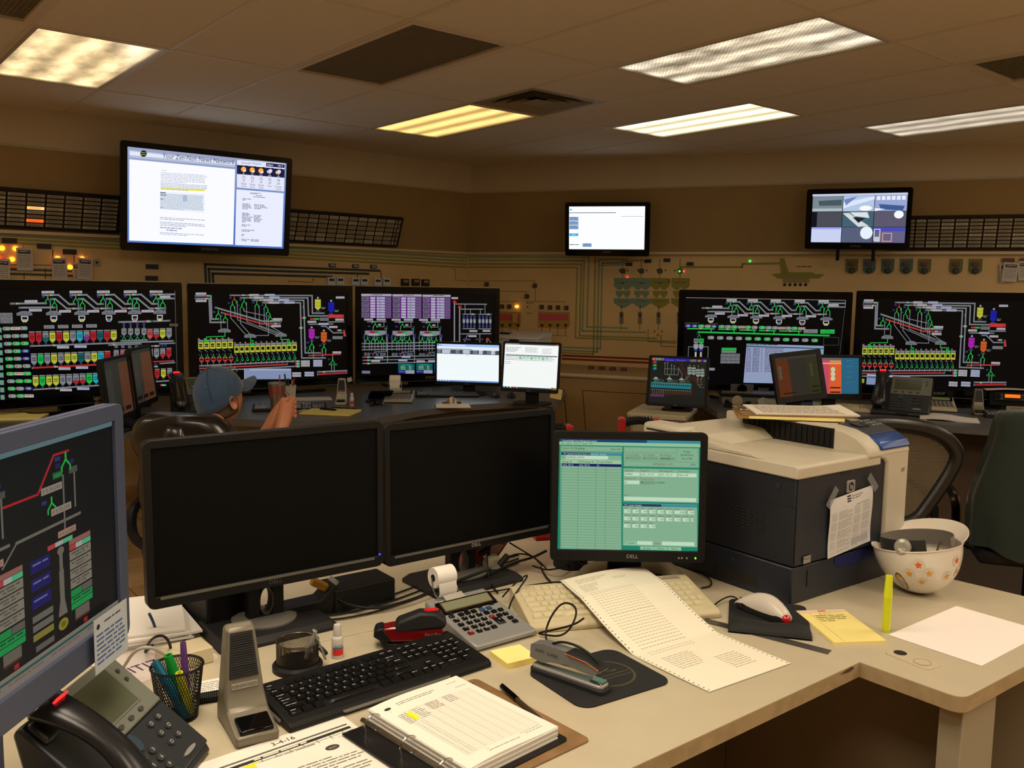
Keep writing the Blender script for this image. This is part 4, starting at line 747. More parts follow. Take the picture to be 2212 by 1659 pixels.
def monitor(label, cxyz, yaw, tilt, W, H, dep, bez, draw=None, quad=None, canvas=(1000, 560), sm=None, fm=None, rl=0, stand='neck', base_z=.73, lg=None, name='monitor', cat='monitor', group=None, strip=0, led=None, basew=.26, curved=0):
    t = thing(name, label, cat, (cxyz[0], cxyz[1], base_z), yaw, group); zc = cxyz[2]-base_z
    l, r_, tp, bt = bez; fm = fm or M_blk; rot = (-tilt, -rl, 0)
    b = MB(); f = dep*.45
    b.prism(rrect(W, H, min(.02, W*.03)), -f+.004, -f+.02, 'y'); b.prism(rrect(W*.97, H*.96, .02), -f+.02, dep*.2, 'y', inset=0); b.prism(rrect(W*.72, H*.7, .03), dep*.2, dep*.55, 'y', inset=.03)
    hs = b.build('housing', fm, t, loc=(0, 0, zc), rot=rot)
    b = MB(); y0, y1 = -f-.004, -f+.006
    O = rrect(W, H+ (curved or 0), min(.018, W*.03), 4, 0, -(curved or 0)/2); cxs, czs = (l-r_)/2, (bt-tp)/2; I = rrect(W-l-r_, H-tp-bt, .0015, 4, cxs, czs); n = len(O)
    if curved: O = [(p[0], p[1]+(curved*.6*(abs(p[0])/(W/2))**2 if p[1] < 0 else 0)) for p in O]
    b.loft([[(p[0], y1, p[1]) for p in O], [(p[0], y0, p[1]) for p in O], [(p[0], y0, p[1]) for p in I], [(p[0], y1+.002, p[1]) for p in I]], cap=False)
    b.build('bezel', fm, hs, bevel=.0015)
    sw, sh = W-l-r_, H-tp-bt; ys_ = -f+.002
    if draw:
        c = PV(quad) if quad else CV(*canvas); draw(c); c.build('screen', sm or M_scr, hs, front(sw, sh, ys_, cxs, czs), .00004)
    else: MB().b3((cxs-sw/2, ys_-.001, czs-sh/2), (cxs+sw/2, ys_+.001, czs+sh/2)).build('screen', M_off, hs)
    if strip: MB().b3((-sw/2+.01, y0-.0012, -H/2+bt-.007), (sw/2-.01, y0+.001, -H/2+bt-.001)).build('trim_strip', mat('dull silver strip', (110, 108, 100), .4, .4), hs)
    if lg: logo(hs, lg[0], lg[1]*W, -H/2+lg[2], y0-.0006, lg[3], lg[4] if len(lg) > 4 else (150, 150, 150))
    if led: MB().cyl((W/2-led[0], y0-.001, -H/2+led[1]), .0025, .003, 10, 'y').build('power_light', emit_mat('led %s' % str(led[2]), led[2], 1.5), hs)
    if stand == 'neck':
        b = MB(); zb = zc-H*.1; b.b3((-.045, dep*.3, .012), (.045, dep*.3+.03, zb)); b.box((0, dep*.25+.01, zb), (.12, .05, .1)); b.build('stand_neck', fm if fm != M_gloss else M_blk, t, bevel=.004)
        b = MB(); b.prism(rrect(basew, .19, .05, 5, 0, .02), 0, .014, ch=.006); b.build('stand_base', fm, t)
    elif stand == 'hole':                  # tall flat neck with an oval cable hole
        zb = zc-H*.05; b = MB(); zb0, w_ = .018, .085; oz = max(.05, zc-H/2-.05)
        O = [(-w_/2, zb0), (w_/2, zb0), (w_/2, zb), (-w_/2, zb)]
        for (xa, xb, za, zz) in ((-w_/2, -.016, zb0, zb), (.016, w_/2, zb0, zb), (-.016, .016, zb0, oz-.032), (-.016, .016, oz+.032, zb)): b.b3((xa, .03, za), (xb, .055, zz))
        b.build('stand_neck', M_blk, t); b = MB(); b.loft([[(p[0], y, p[1]+oz) for p in circ(.017, 20, ry=.034)] for y in (.028, .057)]+[[(p[0], y, p[1]+oz) for p in circ(.0145, 20, ry=.031)] for y in (.057, .028)]+[[(p[0], .028, p[1]+oz) for p in circ(.017, 20, ry=.034)]], cap=False); b.build('cable_hole_rim', mat('grey rim', (60, 58, 54), .5), t)
        b = MB(); b.prism(rrect(basew+.02, .2, .015, 3, 0, .03), 0, .02, ch=.012); b.build('stand_base', M_blk2, t); MB().lathe([(.075, .018), (.075, .024), (.06, .03)], 28, (0, .045, 0)).build('swivel_ring', mat('grey swivel plastic', (96, 94, 88), .5), t)
    elif stand == 'tv':
        b = MB(); b.b3((-.16, -.02, .02), (.16, .05, zc-H/2+.02)); b.build('stand_neck', M_gloss, t, bevel=.005); b = MB(); b.prism(rrect(W*.6, .3, .08, 6), 0, .02, ch=.008); b.build('stand_base', M_gloss, t)
    elif stand == 'wall':
        s_ = strip; b = MB(); b.box((0, dep*.55+.06, zc), (.1, .12, .1)); b.build('wall_arm', M_blk, t)
    return t, hs
K = 1.107
W5, H5 = 1.24, .765
def sony(label, c, yaw, draw, quad, lx=.0):
    p = (c[0]*K, c[1]*K, CAMZ+(c[2]-CAMZ)*K)
    t, hs = monitor(label, p, yaw, 0, W5, H5, .09, (.045, .045, .058, .062), draw, quad, fm=M_gloss, stand='tv', base_z=.74, lg=('SONY', lx, .022, .03, (150, 150, 146)), name='flat_screen_tv', cat='television', group=None)
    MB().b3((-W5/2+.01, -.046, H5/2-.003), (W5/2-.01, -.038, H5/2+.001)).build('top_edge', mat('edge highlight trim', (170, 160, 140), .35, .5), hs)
    MB().b3((-W5/2+.03, -.0465, -H5/2+.004), (W5/2-.03, -.04, -H5/2+.007)).build('bottom_trim', mat('clear lower trim', (120, 122, 126), .2, .3), hs); return t
sony('big television at the far left with rows of coloured silos on screen', (-2.409, 4.979, 1.195), .810, s_tv1, [(-249, 95), (2065, 148), (2095, 1305), (-249, 1500)], .05)
sony('big television behind the man in the blue cap, conveyor drawing on screen', (-1.597, 5.904, 1.191), .622, s_tv25, [(105, 150), (2060, 180), (2065, 1255), (120, 1345)], .03)
sony('big television with purple tables on screen, behind the white-lit small monitor', (-.621, 6.519, 1.189), .465, s_tv3, [(150, 140), (2045, 150), (2035, 1272), (150, 1355)], .0)
sony('big television with green conveyor lines and a pale blue list on screen', (1.681, 5.976, 1.198), -.189, s_tv4, [(100, 100), (2095, 130), (2085, 1225), (90, 1180)], .02)
# the fifth shows the second's drawing again, surveyed from its own corners
sony('big television at the far right with yellow silos on screen, behind the two-way radio', (2.82, 5.77, 1.208), -.334, lambda c: s_tv25(c, True), [(105, 150), (2420, 180), (2420, 1300), (120, 1310)], -.02)
monitor('large wall-mounted news television high on the left wall', (-2.232, 6.57, 2.128), .672, -.117, 1.24, .74, .07, (.045, .045, .04, .055), s_news, [(168, 128), (2088, 358), (2040, 1380), (165, 1282)], sm=M_scr_w, fm=M_gloss, stand='wall', base_z=2.128, lg=('SAMSUNG', .0, .02, .028, (120, 120, 124)), name='wall_television', cat='television')
monitor('small wall-mounted television with a blank white page, centre of the room', (.817, 7.869, 2.068), -.204, -.131, .74, .45, .07, (.035, .045, .035, .045), s_web, None, (1000, 600), sm=M_scr_w, fm=M_gloss, stand='wall', base_z=2.068, lg=('INSIGNIA', 0, .015, .018, (130, 120, 110)), name='wall_television', cat='television', curved=.03)
t, hs = monitor('wall-mounted television with nine security camera views', (2.712, 7.101, 2.118), -.566, -.11, .79, .474, .07, (.045, .035, .04, .05), s_cctv, None, (900, 506), sm=M_scr_w, fm=M_gloss, rl=-.024, stand='wall', base_z=2.118, lg=('SAMSUNG', 0, .02, .018, (120, 120, 124)), name='wall_television', cat='television')
for x in (-.14, .13): MB().b3((x-.011, -.01, -.33), (x+.011, .02, -.2)).build('mount_hook', M_blk, hs, bevel=.004)
monitor('small lit monitor with a white web page beside the purple-table television', (-.326, 6.558, .972), -.188, 0, .5, .32, .05, (.014, .014, .016, .024), s_A, None, (1000, 640), sm=M_scr_w, base_z=.74, lg=('DELL', 0, .006, .016, (110, 110, 110)))
monitor('lit monitor showing a white report, with a yellow note stuck at its corner', (.131, 6.031, .998), -.315, .139, .41, .345, .05, (.014, .014, .014, .024), s_B, None, (1000, 800), sm=M_scr_w, base_z=.74, lg=('DELL', 0, .006, .014, (110, 110, 110)))
monitor('turned-away small monitor at the left, nearer of the pair', (-2.13, 4.72, .965), 1.67, .1, .40, .345, .05, (.016, .016, .016, .03), lambda c: s_dark_orange(c, 0), None, (1000, 800), sm=M_scr_m, base_z=.74)
monitor('turned-away small monitor at the left, farther of the pair', (-2.17, 5.14, .99), 1.68, .1, .40, .345, .05, (.016, .016, .016, .03), lambda c: s_dark_orange(c, 1), None, (1000, 800), sm=M_scr_m, base_z=.74)
monitor('square monitor with an elevator overview diagram standing on the small beige cart', (1.129, 6.0, .916), -.359, .209, .41, .345, .05, (.016, .016, .014, .018), s_claim, [(165, 115), (1850, 205), (1730, 1600), (85, 1460)], sm=M_scr, fm=M_blk, base_z=.72, lg=('DELL', 0, .005, .012, (120, 120, 120)), basew=.2)
monitor('tilted grey touch monitor leaning sideways on the right desk', (1.741, 5.385, 1.023), .2, .21, .33, .305, .05, (.022, .03, .028, .035), lambda c: s_orange(c, 1), None, (1000, 800), sm=M_scr, fm=M_blk2, rl=.1, base_z=.74, basew=.2)
monitor('monitor with orange and blue columns behind the tilted touch monitor', (2.17, 5.99, .967), .069, .113, .4, .3, .05, (.02, .02, .022, .035), lambda c: s_orange(c, 0), None, (1000, 800), sm=M_scr_w, base_z=.74, basew=.2)
monitor('left of two switched-off black widescreen monitors on the near desk', (-.549, 1.98, 1.027), .642, .01, .556, .36, .05, (.016, .016, .018, .026), stand='hole', lg=('DELL', .0, .008, .014, (70, 70, 70)), strip=1, led=(.012, .03, (60, 60, 255)))
monitor('right of two switched-off black widescreen monitors on the near desk', (-.108, 2.338, 1.014), .67, .02, .556, .36, .05, (.016, .016, .018, .026), stand='hole', lg=('DELL', .0, .008, .014, (176, 170, 160)), strip=1, led=(.012, .03, (60, 60, 255)))
t, hs = monitor('square lit monitor with a green barge grading form on the near desk', (.313, 2.321, .986), -.007, .056, .41, .345, .055, (.019, .019, .021, .03), s_grading, [(102, 103), (1865, 100), (1830, 1500), (80, 1515)], sm=M_scr_g, lg=('DELL', .03, .01, .014, (150, 146, 130)), basew=.24)
for k in range(4): MB().cyl((.2-.019-[.025, .038, .046, .002][k], -.031, -.345/2+.013), .0026, .003, 10, 'y').build('power_light' if k == 3 else 'button', emit_mat('green led', (120, 220, 60), 1) if k == 3 else mat('silver button', (150, 148, 140), .3, .5), hs)
def s_left(c):
    BG = (18, 20, 24); c.rect(0, 0, 2400, 1900, BG); w_ = (128, 122, 108); c.rect(0, 0, 2400, 50, (110, 140, 146), 1)
    def col_(x, rd=False):
        c.line([(x-70, 330), (x+25, 130), (x+190, 130)], 17, RD if rd else w_, 1); c.disc(x-70, 330, 14, (90, 88, 80), 8, 2); c.disc(x+190, 130, 14, (90, 88, 80), 8, 2)
    for k in range(3):
        x = 250+k*700
        c.line([(x-400, 430), (x-90, 430), (x+80, 150), (x+230, 150)], 20, RD if k != 2 else RD, 1); ys(c, x+200, 165, 150)
        c.rect(x+230, 300, 90, 56, (90, 90, 86), 2); c.rect(x+60, 300, 100, 56, (26, 110, 56), 2); c.text(x+110, 345, 44, '100%', (90, 190, 110), 'c', 3); c.rect(x+90, 230, 50, 42, (40, 42, 90), 2); c.rect(x+240, 230, 50, 42, (40, 42, 90), 2)
        c.line([(x+165, 350), (x+165, 830)], 16, w_, 1); c.line([(x+285, 350), (x+285, 660)], 16, w_, 1)
        lab(c, x-60, 395, 210, 62, '0 % FLOW', (170, 158, 140), (90, 80, 70)); c.line([(x-300, 750), (x+330, 740)], 26, w_, 1); c.line([(x-300, 750), (x-430, 900)], 16, w_, 1)
        lab(c, x+30, 600, 210, 62, '0 % FLOW', (170, 158, 140), (90, 80, 70)); ys(c, x+40, 500, 130, GN)
        rgb(c, x-20, 900, 260, 40); lab(c, x+90, 820, 190, 56, '0 % LOAD', (190, 150, 130), (110, 60, 50))
        c.line([(x+110, 1000), (x+110, 1180)], 34, w_, 2); c.line([(x+110, 1180), (x+110, 1420)], 48, w_, 2); c.disc(x+110, 990, 36, w_, 14, 3); c.poly([(x+86, 1420), (x+134, 1420), (x+158, 1560), (x+62, 1560)], w_, 2)
        c.disc(x+110, 1640, 52, (160, 150, 50), 14, 2); c.disc(x+110, 1640, 26, (120, 112, 30) if k else (200, 40, 30), 12, 3)
        for r_ in range(3): c.rect(x-190, 960+r_*150, 190, 105, (26, 26, 110), 2); c.words(x-170, 990+r_*150, 150, 26, (120, 124, 170), dz=3)
        c.rect(x+200, 940, 240, 46, (170, 110, 100), 2); rgb(c, x+200, 990, 240, 46)
        for r_ in range(4): c.rect(x+200, 1046+r_*86, 240, 76, (150, 142, 124), 2); c.words(x+220, 1062+r_*86, 190, 24, (100, 94, 84), dz=3); c.words(x+260, 1090+r_*86, 110, 20, (100, 94, 84), dz=3)
        c.rect(x+200, 1396, 120, 62, (20, 160, 80), 2); c.rect(x+324, 1396, 116, 62, (110, 106, 98), 2); c.rect(x+200, 1466, 240, 50, (20, 170, 86), 2); c.rect(x+200, 1522, 240, 50, (20, 170, 86), 2); c.words(x+220, 1480, 200, 26, (14, 90, 50), dz=3)
        c.rect(x+240, 1580, 160, 110, (120, 112, 100), 2); c.rect(x+240, 1672, 160, 20, (90, 40, 34), 3)
        for r_, q in enumerate([(120, 116, 108), (120, 116, 108), (150, 140, 60)]): c.rect(x-190, 1420+r_*78, 200, 56, q, 2)
        c.rect(x-170, 1680, 180, 50, (110, 106, 98), 2); c.rect(x+330, 1710, 40, 40, (190, 40, 46), 3)
    c.rect(0, 1760, 2400, 140, (150, 140, 126), 4); c.rect(0, 1795, 2400, 22, (40, 100, 90), 5)
    for q in range(6): c.words(q*400+20, 1835, 340, 22, (150, 100, 110), dz=5)
M_bluegrey = mat('blue grey monitor bezel', (64, 72, 96), .45)
t, hs = monitor('angled monitor with blue-grey frame and crane diagram at the left edge', (-.665, 1.09, 1.148), 1.515, 0, .63, .385, .05, (.026, .026, .026, .045), s_left, None, (2400, 1900), sm=M_scr_m, fm=M_bluegrey, base_z=.73, lg=('DELL', -.1, .012, .03, (150, 146, 140)), basew=.16)
# a paper note taped to its lower right corner
nt = CV(1, 1); nt.rect(0, 0, 1, 1, (176, 186, 196)); nt.disc(.12, .16, .05, (20, 22, 26), 12, 1); nt.words(.3, .12, .5, .05, (60, 66, 90), dz=1)
for k in range(7): nt.words(.06, .3+k*.085, .85, .06, (70, 96, 150), dz=1)
nn = nt.build('taped_note', M_print, None, lambda u, v, d: (0, 0, 0)); bpy.data.objects.remove(nn)
tn = thing('taped_note', 'white printed note taped to the corner of the blue-grey framed monitor', 'note', (-.665+cos(1.515)*.235+.036, 1.09+sin(1.515)*.235, .985), 1.515)
nt.build('sheet', M_print, tn, front(.10, .085, 0, 0, 0)); MB().b3((-.05, .0002, -.0425), (.05, .0006, .0425)).build('paper_back', mat('note paper', (190, 190, 186), .8), tn)
# ------------------------------------------------------------------ desks
M_lam = mat('beige desk laminate', (186, 175, 149), .38, bump=.06, bscale=500, var=.04, vscale=14)
M_lamedge = mat('worn beige edge band', (168, 148, 112), .5, var=.18, vscale=30)
M_glam = mat('grey desk laminate', (74, 76, 76), .33, bump=.05, bscale=400, var=.05, vscale=20)
M_gedge = mat('grey desk edge', (88, 86, 80), .45)
M_brown = mat('brown desk panel', (74, 56, 36), .6, var=.1, vscale=6)
M_darkpan = mat('dark taupe panel', (112, 98, 76), .7)
M_legp = mat('taupe leg panel', (150, 142, 120), .6)
def roundc(poly, rads):
    out = []
    for i, p in enumerate(poly):
        r = rads[i]; p = V(p)
        if not r: out.append(tuple(p)); continue
        a = (V(poly[i-1])-p).normalized(); b = (V(poly[(i+1) % len(poly)])-p).normalized()
        for k in range(5): t = k/4; q = (p+a*r)*(1-t)**2+p*2*t*(1-t)+(p+b*r)*t*t; out.append(tuple(q))
    return out
def desk(name, label, poly, z, mt, me, th=.032, rads=None):
    t = thing(name, label, 'desk', (poly[0][0], poly[0][1], 0)); o = poly[0]
    P = roundc([(x-o[0], y-o[1]) for x, y in poly], rads or [0]*len(poly))
    MB().prism(P, z-.002, z).build('desktop', mt, t)
    n = len(P); ar = sum(P[i][0]*P[(i+1) % n][1]-P[(i+1) % n][0]*P[i][1] for i in range(n))
    MB().prism(P, z-th, z-.002).build('edge_band', me, t)
    return t, o
P1 = [(.769, 1.861), (.908, 1.69), (1.525, 2.153), (.45, 3.29), (-2.0, 1.333), (-1.5, .05)]
t, o = desk('corner_desk', 'near beige laminate corner desk covered with office things', P1, .73, M_lam, M_lamedge, .034, [0, .03, .03, 0, 0, 0])
def blk(t, o, name, m, a, b, th, z0, z1, bevel=.002):   # a panel standing between two floor points
    a, b = V(a)-V(o), V(b)-V(o); d = (b-a).normalized(); n = V((-d.y, d.x))*th
    return MB().prism([tuple(a), tuple(b), tuple(b+n), tuple(a+n)], z0, z1).build(name, m, t, bevel=bevel)
blk(t, o, 'leg_panel', M_legp, (.935, 1.735), (1.05, 1.82), .05, 0, .696)
blk(t, o, 'modesty_panel', M_darkpan, (-1.15, .95), (.62, 2.38), .02, .1, .696)
blk(t, o, 'modesty_panel', M_darkpan, (.62, 2.38), (1.0, 1.88), .02, 0, .696)
blk(t, o, 'leg_panel', M_legp, (1.44, 2.1), (.42, 3.18), .03, 0, .696)
blk(t, o, 'leg_panel', M_legp, (.4, 3.2), (-.5, 2.48), .03, 0, .696)
s0, s1 = V(D(690, 1388)), V(D(840, 1355)); dd = (s1-s0).normalized()
MB().tube([s0+V((-o[0], -o[1], .0002))-dd*.0, s1+V((-o[0], -o[1], .0002))+dd*.1], .0008, 4).build('desk_seam', M_lamedge, t)
# chipped laminate at the inner corner
b = MB(); a0 = V((.769-.018, 1.861-.0145)); b.loft([[(a0.x-o[0]-.012*k, a0.y-o[1]-.0096*k-.0012, z) for k, z in ((0, .722), (1.2, .719), (2.6, .721), (3.6, .7225), (2.2, .7262), (.6, .7285))], [(a0.x-o[0]-.012*k+.001, a0.y-o[1]-.0096*k-.0002, z) for k, z in ((0, .722), (1.2, .719), (2.6, .721), (3.6, .7225), (2.2, .7262), (.6, .7285))]]); b.build('chipped_core', mat('raw chipboard', (92, 62, 40), .9, var=.3, vscale=200), t)
c0 = (D(1906, 1410)+D(2000, 1448)+D(2036, 1438)+D(1945, 1403))/4; rz = ang(D(1906, 1410), D(2000, 1448))
b = MB(); L_, W_ = .108, .052; b.prism(rrect(L_, W_, .012), 0, .0025, ch=.001); g = b.build('cable_grommet', mat('beige grommet', (188, 176, 148), .4), t, loc=(c0.x-o[0], c0.y-o[1], .73), rot=(0, 0, rz))
MB().cyl((-.032, .003, .0027), .014, .0006, 20).build('grommet_hole', M_dark, g); MB().lathe([(.018, 0), (.0185, .0012), (.0175, .0012), (.017, 0)], 24, (.024, 0, .0025), cap=False).build('slider_ring', mat('beige grommet 2', (170, 158, 130), .4), g)
P2 = [(.334, 6.236), (.42, 6.75), (.3, 7.3), (-.5, 7.75), (-1.6, 7.25), (-2.6, 6.5), (-3.3, 5.6), (-3.3, 4.45), (-2.12, 4.3), (-1.98, 5.0), (-1.8, 5.2), (-1.2, 5.12), (-.812, 5.286), (-.6, 5.66), (-.343, 5.958), (-.05, 6.11)]
t, o = desk('operator_desk', 'far dark grey curved desk where the man in the blue cap sits', P2, .74, M_glam, M_gedge, .04)
blk(t, o, 'support_panel', M_brown, (.3, 6.4), (.28, 7.2), .03, 0, .7); blk(t, o, 'support_panel', M_brown, (-3.2, 4.5), (-2.2, 4.36), .03, 0, .7); blk(t, o, 'support_panel', M_brown, (-.7, 5.85), (.2, 6.4), .03, 0, .7)
P3 = [(1.36, 5.80), (1.85, 5.62), (2.395, 5.453), (2.822, 5.237), (3.3, 5.1), (4.5, 4.9), (4.5, 5.9), (3.6, 6.3), (1.45, 7.12), (1.36, 6.6)]
t, o = desk('operator_desk', 'right grey desk with a telephone and a two-way radio', P3, .74, M_glam, M_gedge, .04)
blk(t, o, 'support_panel', M_brown, (1.42, 5.9), (1.46, 6.9), .03, 0, .7); blk(t, o, 'support_panel', M_brown, (1.6, 5.95), (4.4, 5.25), .03, 0, .7)
t = thing('dark_floor_sheet', 'dark brown floor mat under the office chairs at the right', 'mat', (2.6, 4.2, 0), -.3); MB().prism(rrect(3.4, 2.3, .1), .0, .006, ch=.002).build('mat', mat('dark brown floor sheet', (52, 38, 24), .85, bump=.3, bscale=300), t)  # thin sheet added to make the floor dark brown in this area
t = thing('equipment_cart', 'small beige cart under the square elevator-diagram monitor', 'cart', (1.04, 6.03, 0), -.36)
MB().prism(rrect(.4, .52, .03), .69, .72, ch=.006).build('cart_top', mat('cart beige', (188, 178, 150), .45), t)
MB().b3((-.17, -.23, .06), (.17, .23, .69)).build('body', mat('cart body', (160, 150, 124), .5), t, bevel=.006)
for k in range(3): MB().b3((-.155, -.24, .1+k*.2), (.155, -.228, .28+k*.2)).build('drawer_front', mat('cart body', (0, 0, 0)), t, bevel=.003)
for x in (-.14, .14):
    for y in (-.2, .2): MB().cyl((x, y, .03), .03, .02, 14, 'x').build('caster', M_blk, t)
# ------------------------------------------------------------------ things on the near desk
def at(t): return t
M_key = mat('black key caps', (17, 17, 18), .3); M_beige = mat('beige computer plastic', (196, 184, 150), .5, var=.04, vscale=20); M_beigekey = mat('beige key caps', (204, 194, 160), .45)
M_paper = mat('white paper', (226, 222, 214), .8); M_chrome = mat('chrome', (190, 186, 178), .18, 1); M_silver = mat('silver plastic', (150, 150, 148), .35, .3); M_rub = mat('black rubber', (16, 16, 17), .75, bump=.2, bscale=900)
keymesh = {}
def keyobj(parent, m, x, y, z, w_, d_, h_=.007, name='key', tilt=0):
    k = (m.name, round(w_, 4), round(d_, 4), h_)
    if k not in keymesh:
        b = MB(); b.box((0, 0, h_/2), (w_, d_, h_), (.78, .74)); o = b.build(name, m, parent, bevel=.0008, seg=1); keymesh[k] = o.data
    else: o = obj(name, keymesh[k], parent)
    o.location = (x, y, z); o.rotation_euler = (tilt, 0, 0); return o
ROWS = [[(0, 1), (2, 1), (3, 1), (4, 1), (5, 1), (6.5, 1), (7.5, 1), (8.5, 1), (9.5, 1), (11, 1), (12, 1), (13, 1), (14, 1), (15.25, 1), (16.25, 1), (17.25, 1)],
        [(k, 1) for k in range(13)]+[(13, 2), (15.25, 1), (16.25, 1), (17.25, 1), (18.5, 1), (19.5, 1), (20.5, 1), (21.5, 1)],
        [(0, 1.5)]+[(1.5+k, 1) for k in range(12)]+[(13.5, 1.5), (15.25, 1), (16.25, 1), (17.25, 1), (18.5, 1), (19.5, 1), (20.5, 1), (21.5, 1)],
        [(0, 1.75)]+[(1.75+k, 1) for k in range(11)]+[(12.75, 2.25), (18.5, 1), (19.5, 1), (20.5, 1)],
        [(0, 2.25)]+[(2.25+k, 1) for k in range(10)]+[(12.25, 2.75), (16.25, 1), (18.5, 1), (19.5, 1), (20.5, 1), (21.5, 1)],
        [(0, 1.25), (1.25, 1.25), (2.5, 1.25), (3.75, 6.25), (10, 1.25), (11.25, 1.25), (12.5, 1.25), (13.75, 1.25), (15.25, 1), (16.25, 1), (17.25, 1), (18.5, 2), (20.5, 1)]]
LEG = ['~', '1234567890-=', 'QWERTYUIOP', 'ASDFGHJKL', 'ZXCVBNM', '']
def keyboard(label, loc, rz, W, Dp, mc, mk, hb=.03, hf=.016, detail=True, lg=None, group=None, legend=None, rim=None, name='keyboard'):
    t = thing(name, label, 'keyboard', loc, rz, group); sl = math.atan2(hb-hf, Dp); b = MB()
    pr = [(-Dp/2, 0), (-Dp/2-.002, hf*.6), (-Dp/2+.006, hf), (Dp/2-.028, hb), (Dp/2-.004, hb+.001), (Dp/2, 0)]
    b.loft([[(x, y, z) for y, z in pr] for x in (-W/2, -W/2+.004, W/2-.004, W/2)]); b.build('case', mc, t, bevel=.003)
    if rim: MB().tube([(-W/2, Dp/2-.01, hf*.9), (-W/2-.001, -Dp/2, hf*.55), (W/2+.001, -Dp/2, hf*.55), (W/2, Dp/2-.01, hf*.9)], .0036, 6, smooth=1).build('rim', rim, t)
    u = (W-.028)/22.5; x0 = -W/2+.014; nr = 6; dy = (Dp-.045)/6.15
    zf = lambda y: hf+(y+Dp/2)/Dp*(hb-hf)-.002
    if detail:
        lc = CV(1, 1); 
        for r_, row in enumerate(ROWS):
            y = Dp/2-.032-dy*(r_+(.15 if r_ else 0)); n = 0
            for x, w_ in row: keyobj(t, mk, x0+u*(x+w_/2), y, zf(y), u*w_*.93, dy*.9, .008, tilt=sl)
            if legend:
                st = [0, 1, 1.5, 1.75, 2.25, 0][r_]
                for i, ch in enumerate(LEG[r_] if r_ else ''): lc.text((x0+u*(st+i+.28))*1, -(y+dy*.05), .0075, ch, legend, 'l')
                for x, w_ in row:
                    if x >= 13 or x < .5: lc.words(x0+u*(x+.22), -(y+.003), u*w_*.5, .003, legend)
        if legend: lc.build('legends', M_print, t, lambda U, v, d: (U, -v, zf(-v)+.0086))
    else:
        b = MB()
        for r_, row in enumerate(ROWS):
            y = Dp/2-.032-dy*(r_+(.15 if r_ else 0))
            for x, w_ in row: b.box((x0+u*(x+w_/2), y, zf(y)+.004), (u*w_*.93, dy*.9, .008), (.78, .74))
        o = b.build('key_field', mk, t); o['kind'] = 'stuff'
    if lg: lg(t, zf, W, Dp)
    return t
a, b_ = D(622, 1588), D(1065, 1440); rz = ang(a, b_); c0 = (a+b_)/2+V((-sin(rz), cos(rz), 0))*.083
keyboard('black keyboard in the centre front of the near desk', (c0.x, c0.y, .73), rz, .462, .165, M_blk, M_key, .03, .016, True, legend=(170, 170, 170), rim=mat('grey keyboard rim', (104, 102, 94), .4, .2))
def kt(t, zf, W, Dp):
    c = CV(1, 1); c.rect(.135, -(.093), .082, .02, (170, 164, 140)); c.text(.142, -.078, .0125, 'KEY TRONIC', (50, 46, 44), 'l', 1); c.build('badge', M_print, t, lambda U, v, d: (U, -v, .0464+d)); MB().cyl((.142, .089, .0472), .0015, .002, 8).build('status_light', emit_mat('green led', (0, 0, 0), 1), t)
a, b_ = D(1145, 1370), D(1558, 1335); rz = ang(a, b_); c0 = (a+b_)/2+V((-sin(rz), cos(rz), 0))*.105
keyboard('thick beige keyboard partly hidden under the printed tractor-feed paper', (c0.x, c0.y, .73), rz, .485, .21, M_beige, M_beigekey, .045, .02, True, lg=kt)
# tractor-feed paper lying over the keyboard
A_, B_, C_, E_ = V((.132, 2.215)), V((.362, 2.345)), V((.613, 1.844)), V((.405, 1.70))
def cont(u, v, d):
    p = (A_*(1-u)+B_*u)*(1-v)+(E_*(1-u)+C_*u)*v
    p = p+V((-.88, -.47))*.034*sin(pi*min(1, v))
    k = max(0, 1-v/.62); z = .7315+.047*(1-(1-k)**1.0)*(1 if k > 0 else 0) if k > 0 else .7315
    z = .7315+.052*min(1, k*1.6)**.8*(1 if k > 0 else 0)+.004*sin(v*9)*(v > .4)*(1-v)+.006*(1-v)*max(0, sin(pi*u))
    return (p.x, p.y, z+d+.001)
t = tag(thing('tractor_feed_paper', 'long white tractor-feed printout with punched edges across the keyboard', 'paper', (0, 0, 0)))
c = CV(100, 230); c.sub = 5; c.rect(0, 0, 100, 230, (232, 226, 206)); c.sub = 0; G5 = (172, 164, 148)
for k in range(45):
    for x in (2.2, 97.8): c.disc(x, 3+k*5.1, .75, (60, 50, 40), 8, 1)
for r_ in range(4): c.words(12, 10+r_*3, 40-r_*6, 1.6, G5, dz=1)
for r_ in range(2): c.words(52, 20+r_*3.4, 16, 1.6, G5, dz=1)
for r_ in range(6): c.words(10, 26+r_*3.2, 22-r_*1.5, 1.6, G5, dz=1)
for k in range(14):
    y = 46+k*0; x = 11+k*3.9
for r_ in range(26):
    for k in range(12): c.rect(12+k*4.4, 48+r_*4.2, 3.4, .75, (176, 168, 150), 1)
for r_ in range(8): c.words(14, 164+r_*3.4, 34-r_, 1.6, G5, dz=1); c.words(54, 186+r_*3.4, 26, 1.6, G5, dz=1)
c.build('sheet', M_print, t, cont)
b = MB(); n = 24; b.loft([[tuple(V(cont(u/8, v/n, -.001))) for u in range(9)]+[tuple(V(cont(u/8, v/n, -.0014))) for u in range(8, -1, -1)] for v in range(n+1)]); b.build('paper_back', M_paper, t)
